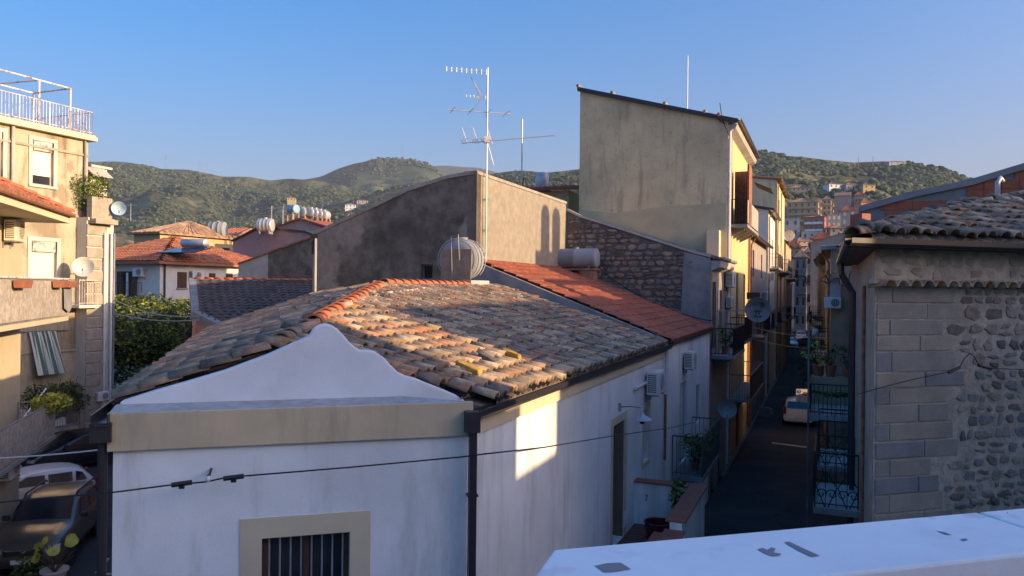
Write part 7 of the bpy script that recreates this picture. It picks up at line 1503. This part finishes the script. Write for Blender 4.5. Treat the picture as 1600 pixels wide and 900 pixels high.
for i, (n_, mt) in enumerate(((4.70, 'pvcorange'), (4.86, 'pvcorange'))): m = MB(); m.tube([W(15.4, n_ + .05, 7.7), W(15.4, n_ + .05, .2)], .055, 7); m.build('downpipe', M[mt], t_brk)
TA = TW(24.08); put_ac(TA, 1301, 473, 'pale box air conditioner on the gable of the pinkish house', .75); 
m = MB(); a, z = TA.px(1305, 455); m.wbox(TA, a - .2, a + .2, z - .5, z + .5, .01, .06); m.lathe([(.2, 0), (.2, .05)], TA.p(a, z + .5, .01), -D, 16); tag(m.build('niche_frame', M['cementlight']), 'small pale arched frame above the box air conditioner', 'niche')
m = MB(); c = TA.p(TA.px(1322, 400)[0], TA.px(1322, 400)[1], .2)
for k in range(12): a = k * .52; d = V((math.cos(a), math.sin(a) * .5, .9)).normalized(); s = V((-math.sin(a), math.cos(a), 0)) * .1; m.quad(c, c + d * .35 + s, c + d * .62, c + d * .35 - s)
tag(m.build('fleshy_plant', M['leafdark']), 'dark fleshy plant growing on the roof edge of the pinkish house', 'plant')
m = MB(); r_ = random.Random(14)
for k in range(9): a = TA.px(1300, 440); c = TA.p(a[0] + r_.uniform(-.3, .6), a[1] + r_.uniform(-.2, .3), .15); m.tube([c, c + V((r_.uniform(-.5, .3), -.2, r_.uniform(.0, .5))), c + V((r_.uniform(-.8, .5), -.3, r_.uniform(.2, .9)))], .03, 5, r1=.008)
tag(m.build('bare_branches', M['bark']), 'bare twisted branches on the wall of the pinkish house', 'branches')
# lettered dish on the left
c = atY(1184, 484, 30); fc = V((-.30, -.95, .05)).normalized(); td = dish(c, .98, fc, 'big grey dish with printed lettering hanging over the street', M['dish'], W(21.5, .1, 6.8))
cu = bpy.data.curves.new('lettering', 'FONT'); cu.body = 'TECNA'; cu.size = .17; cu.align_x = 'CENTER'; cu.extrude = .002
to = bpy.data.objects.new('lettering', cu); sc.collection.objects.link(to); bpy.context.view_layer.update(); me = bpy.data.meshes.new_from_object(to.evaluated_get(bpy.context.evaluated_depsgraph_get())); bpy.data.objects.remove(to)
lo = bpy.data.objects.new('lettering', me); sc.collection.objects.link(lo); me.materials.clear(); me.materials.append(M['tankblue'] if False else M['gutter']); lo.parent = td
xx = Z3.cross(fc).normalized() * 1; xx = -fc.cross(Z3).normalized(); zz2 = xx.cross(-fc) ; xx = Z3.cross(fc).normalized(); up2 = fc.cross(xx).normalized()
mm = Matrix((xx, up2, fc)).transposed().to_4x4(); mm.translation = up2 * .17 + fc * .03 - xx * .03; lo.matrix_basis = mm
m = MB(); o = c + fc * .03
for (p, q, r_) in (((.16, .30), (.17, .20), .022), ((.17, .2), (.12, .10), .018), ((.17, .2), (.25, .13), .018), ((.08, .24), (.26, .27), .016)): m.tube([o + xx * p[0] + up2 * p[1], o + xx * q[0] + up2 * q[1]], r_, 5)
for (p, q, r_) in (((-.14, -.05), (.14, -.05), .022), ((-.06, -.05), (-.06, -.2), .02), ((.05, -.05), (.05, -.2), .02), ((-.15, -.25), (.15, -.27), .03)): m.tube([o + xx * p[0] + up2 * p[1], o + xx * q[0] + up2 * q[1]], r_, 5)
m.build('printed_emblem', M['gutter'], td)
m = MB(); q = atY(1177, 462, 30.2); m.cbox(q, .5, .12, .26, -.3); tag(m.build('meter_box', M['dark']), 'dark box above the lettered dish', 'box')
dc = atY(1233, 368, 70); dish(dc, 1.0, V((-.3, -1, .1)), 'round tan dish on the roofs at the head of the left row', M['dishw'], dc - Z3 * 1.2)
# two way sign on its post
c = atY(1253, 618, 39); Wn = Wall(c, V((1, -.05, 0)), V((-.05, -1, 0)))
t = thing('road_sign', 'white sign panel with blue arrow disc and red no entry disc above the white car', 'road sign', c); z_ = c.z
m = MB(); m.wbox(Wn, -.29, .29, z_ - .33, z_ + .33, -.01, .01); m.build('panel', M['pvcwhite'], t); m = MB(); m.tube([Wn.p(.33, 0, -.03), Wn.p(.33, z_ + .35, -.03)], .03, 6); m.build('post', M['greyiron'], t)
m = MB(); m.lathe([(.10, 0), (.10, .006)], Wn.p(-.15, z_ + .2, .011), Wn.o, 20); m.build('blue_disc', flat('sign_blue', (.02, .06, .30), .5), t); m = MB(); m.lathe([(.10, 0), (.10, .006)], Wn.p(.15, z_ + .09, .011), Wn.o, 20); m.build('red_disc', flat('sign_red', (.45, .02, .02), .5), t)
m = MB(); m.wbox(Wn, .08, .22, z_ + .07, z_ + .11, .018, .022); m.prism([Wn.p(-.16, z_ + .15, .018), Wn.p(-.14, z_ + .15, .018), Wn.p(-.14, z_ + .24, .018), Wn.p(-.10, z_ + .22, .018), Wn.p(-.15, z_ + .28, .018), Wn.p(-.20, z_ + .22, .018), Wn.p(-.16, z_ + .24, .018)], Wn.o * .004); m.build('symbol', M['white'], t)
m = MB(); m.wbox(Wn, -.16, -.14, z_ - .25, z_ + .08, .011, .014); m.wbox(Wn, -.14, .12, z_ + .06, z_ + .08, .011, .014); m.wbox(Wn, .14, .16, z_ - .25, z_ - .02, .011, .014); m.build('road_diagram', M['cementlight'], t)
# cars in the street, seen from behind
punto = [(0, .5, None, .8), (.10, .72, None, .92), (.5, .88, None, .97), (.9, .94, None, 1.0), (1.6, .96, 1.42, 1.0), (2.2, .97, 1.48, 1.0), (3.1, .98, 1.46, 1.0), (3.55, .98, 1.42, .98), (3.74, .92, None, .96), (3.80, .6, None, .93)]
cw = atY(1247, 668, 43.0); cw.z = 0
hd = math.atan2(-D.y, -D.x) - math.pi / 2                                         # tail towards the camera
tail = V((cw.x, cw.y, 0)); nose = tail + D * 3.8
tcar = car('parked_car', 'white small hatchback seen from behind in the narrow street', nose, hd + math.pi * 2, 3.8, 1.66, 1.48, paint('cream', (.74, .78, .80), 0), punto)
for i, (x, yb, Y, da, lab, col) in enumerate(((1252, 545, 104, 1.35, 'dark grey car standing across the far crossing', (.07, .075, .085)), (1238, 543, 100, .2, 'white car nose peeking out at the far crossing', (.6, .6, .6)), (1249, 524, 122, .1, 'pale blue grey car beyond the crossing', (.30, .34, .40)))):
    q = atY(x, yb, Y); car('parked_car', lab, V((q.x - (1.6 if i == 0 else 0), q.y, 0)), hd + da + math.pi * (i == 1), 4.1, 1.75, 1.45, paint('n%s' % 'abc'[i] if False else ('slate', 'plain_white', 'bluish')[i], col, .2), hatch)
for i, (t_, n_, z) in enumerate(((30, .2, 6.0), (33, .2, 5.2), (50, .3, 6.2))):
    wire('cable', ('lowest', 'middle', 'upper')[i] + ' wire strung across the narrow street', [W(t_, n_, z), W(t_ - 6 + i * 2, 4.1, z - .2)], .015, M['cablegrey'], sag=.15)
put_ac(LW(.05), 1207, 431, 'air conditioner over the street past the tall yellow building', 1.0); put_ac(LW(0), 1196, 462, 'far air conditioner lower on the left row', 1.0)
for i, (t_, z, lab) in enumerate(((22, 3.6, 'dark potted shrub on the shaded balcony below the rubble house'), (38, 6.0, 'potted shrub on a far balcony of the low grey house'))): potplant(W(t_, .35, z + 1.6 if i == 0 else z - .85), .7, .7, lab, seed=60 + i, n=240)
# chairs-high clutter under the left balconies: bins
t = thing('planter', 'pair of pale crates at the foot of the left row', 'crate', W(41, .5, 0)); m = MB(); m.sbox(40.6, 41.2, .2, .8, 0, .5); m.build('box', M['cement'], t); m = MB(); m.sbox(41.4, 42, .3, .9, 0, .35); m.build('box', M['cement'], t)
# ================================================================== evening air
m = MB(); hb_ = V((-4000, -60, -8)); m.box(hb_, V((8000, 0, 0)), V((0, 4600, 0)), V((0, 0, 640)))
hm = bpy.data.materials.new('haze_air'); hm.use_nodes = True; nt = hm.node_tree; nt.nodes.clear(); o_ = nt.nodes.new('ShaderNodeOutputMaterial'); v_n = nt.nodes.new('ShaderNodeVolumePrincipled'); v_n.inputs['Density'].default_value = .00013; v_n.inputs['Color'].default_value = (.72, .84, 1, 1); v_n.inputs['Anisotropy'].default_value = 0
nt.links.new(v_n.outputs[0], o_.inputs['Volume']); m.build('haze', hm, kind='stuff')
rm_tree(AC); rm_tree(ACOLD)
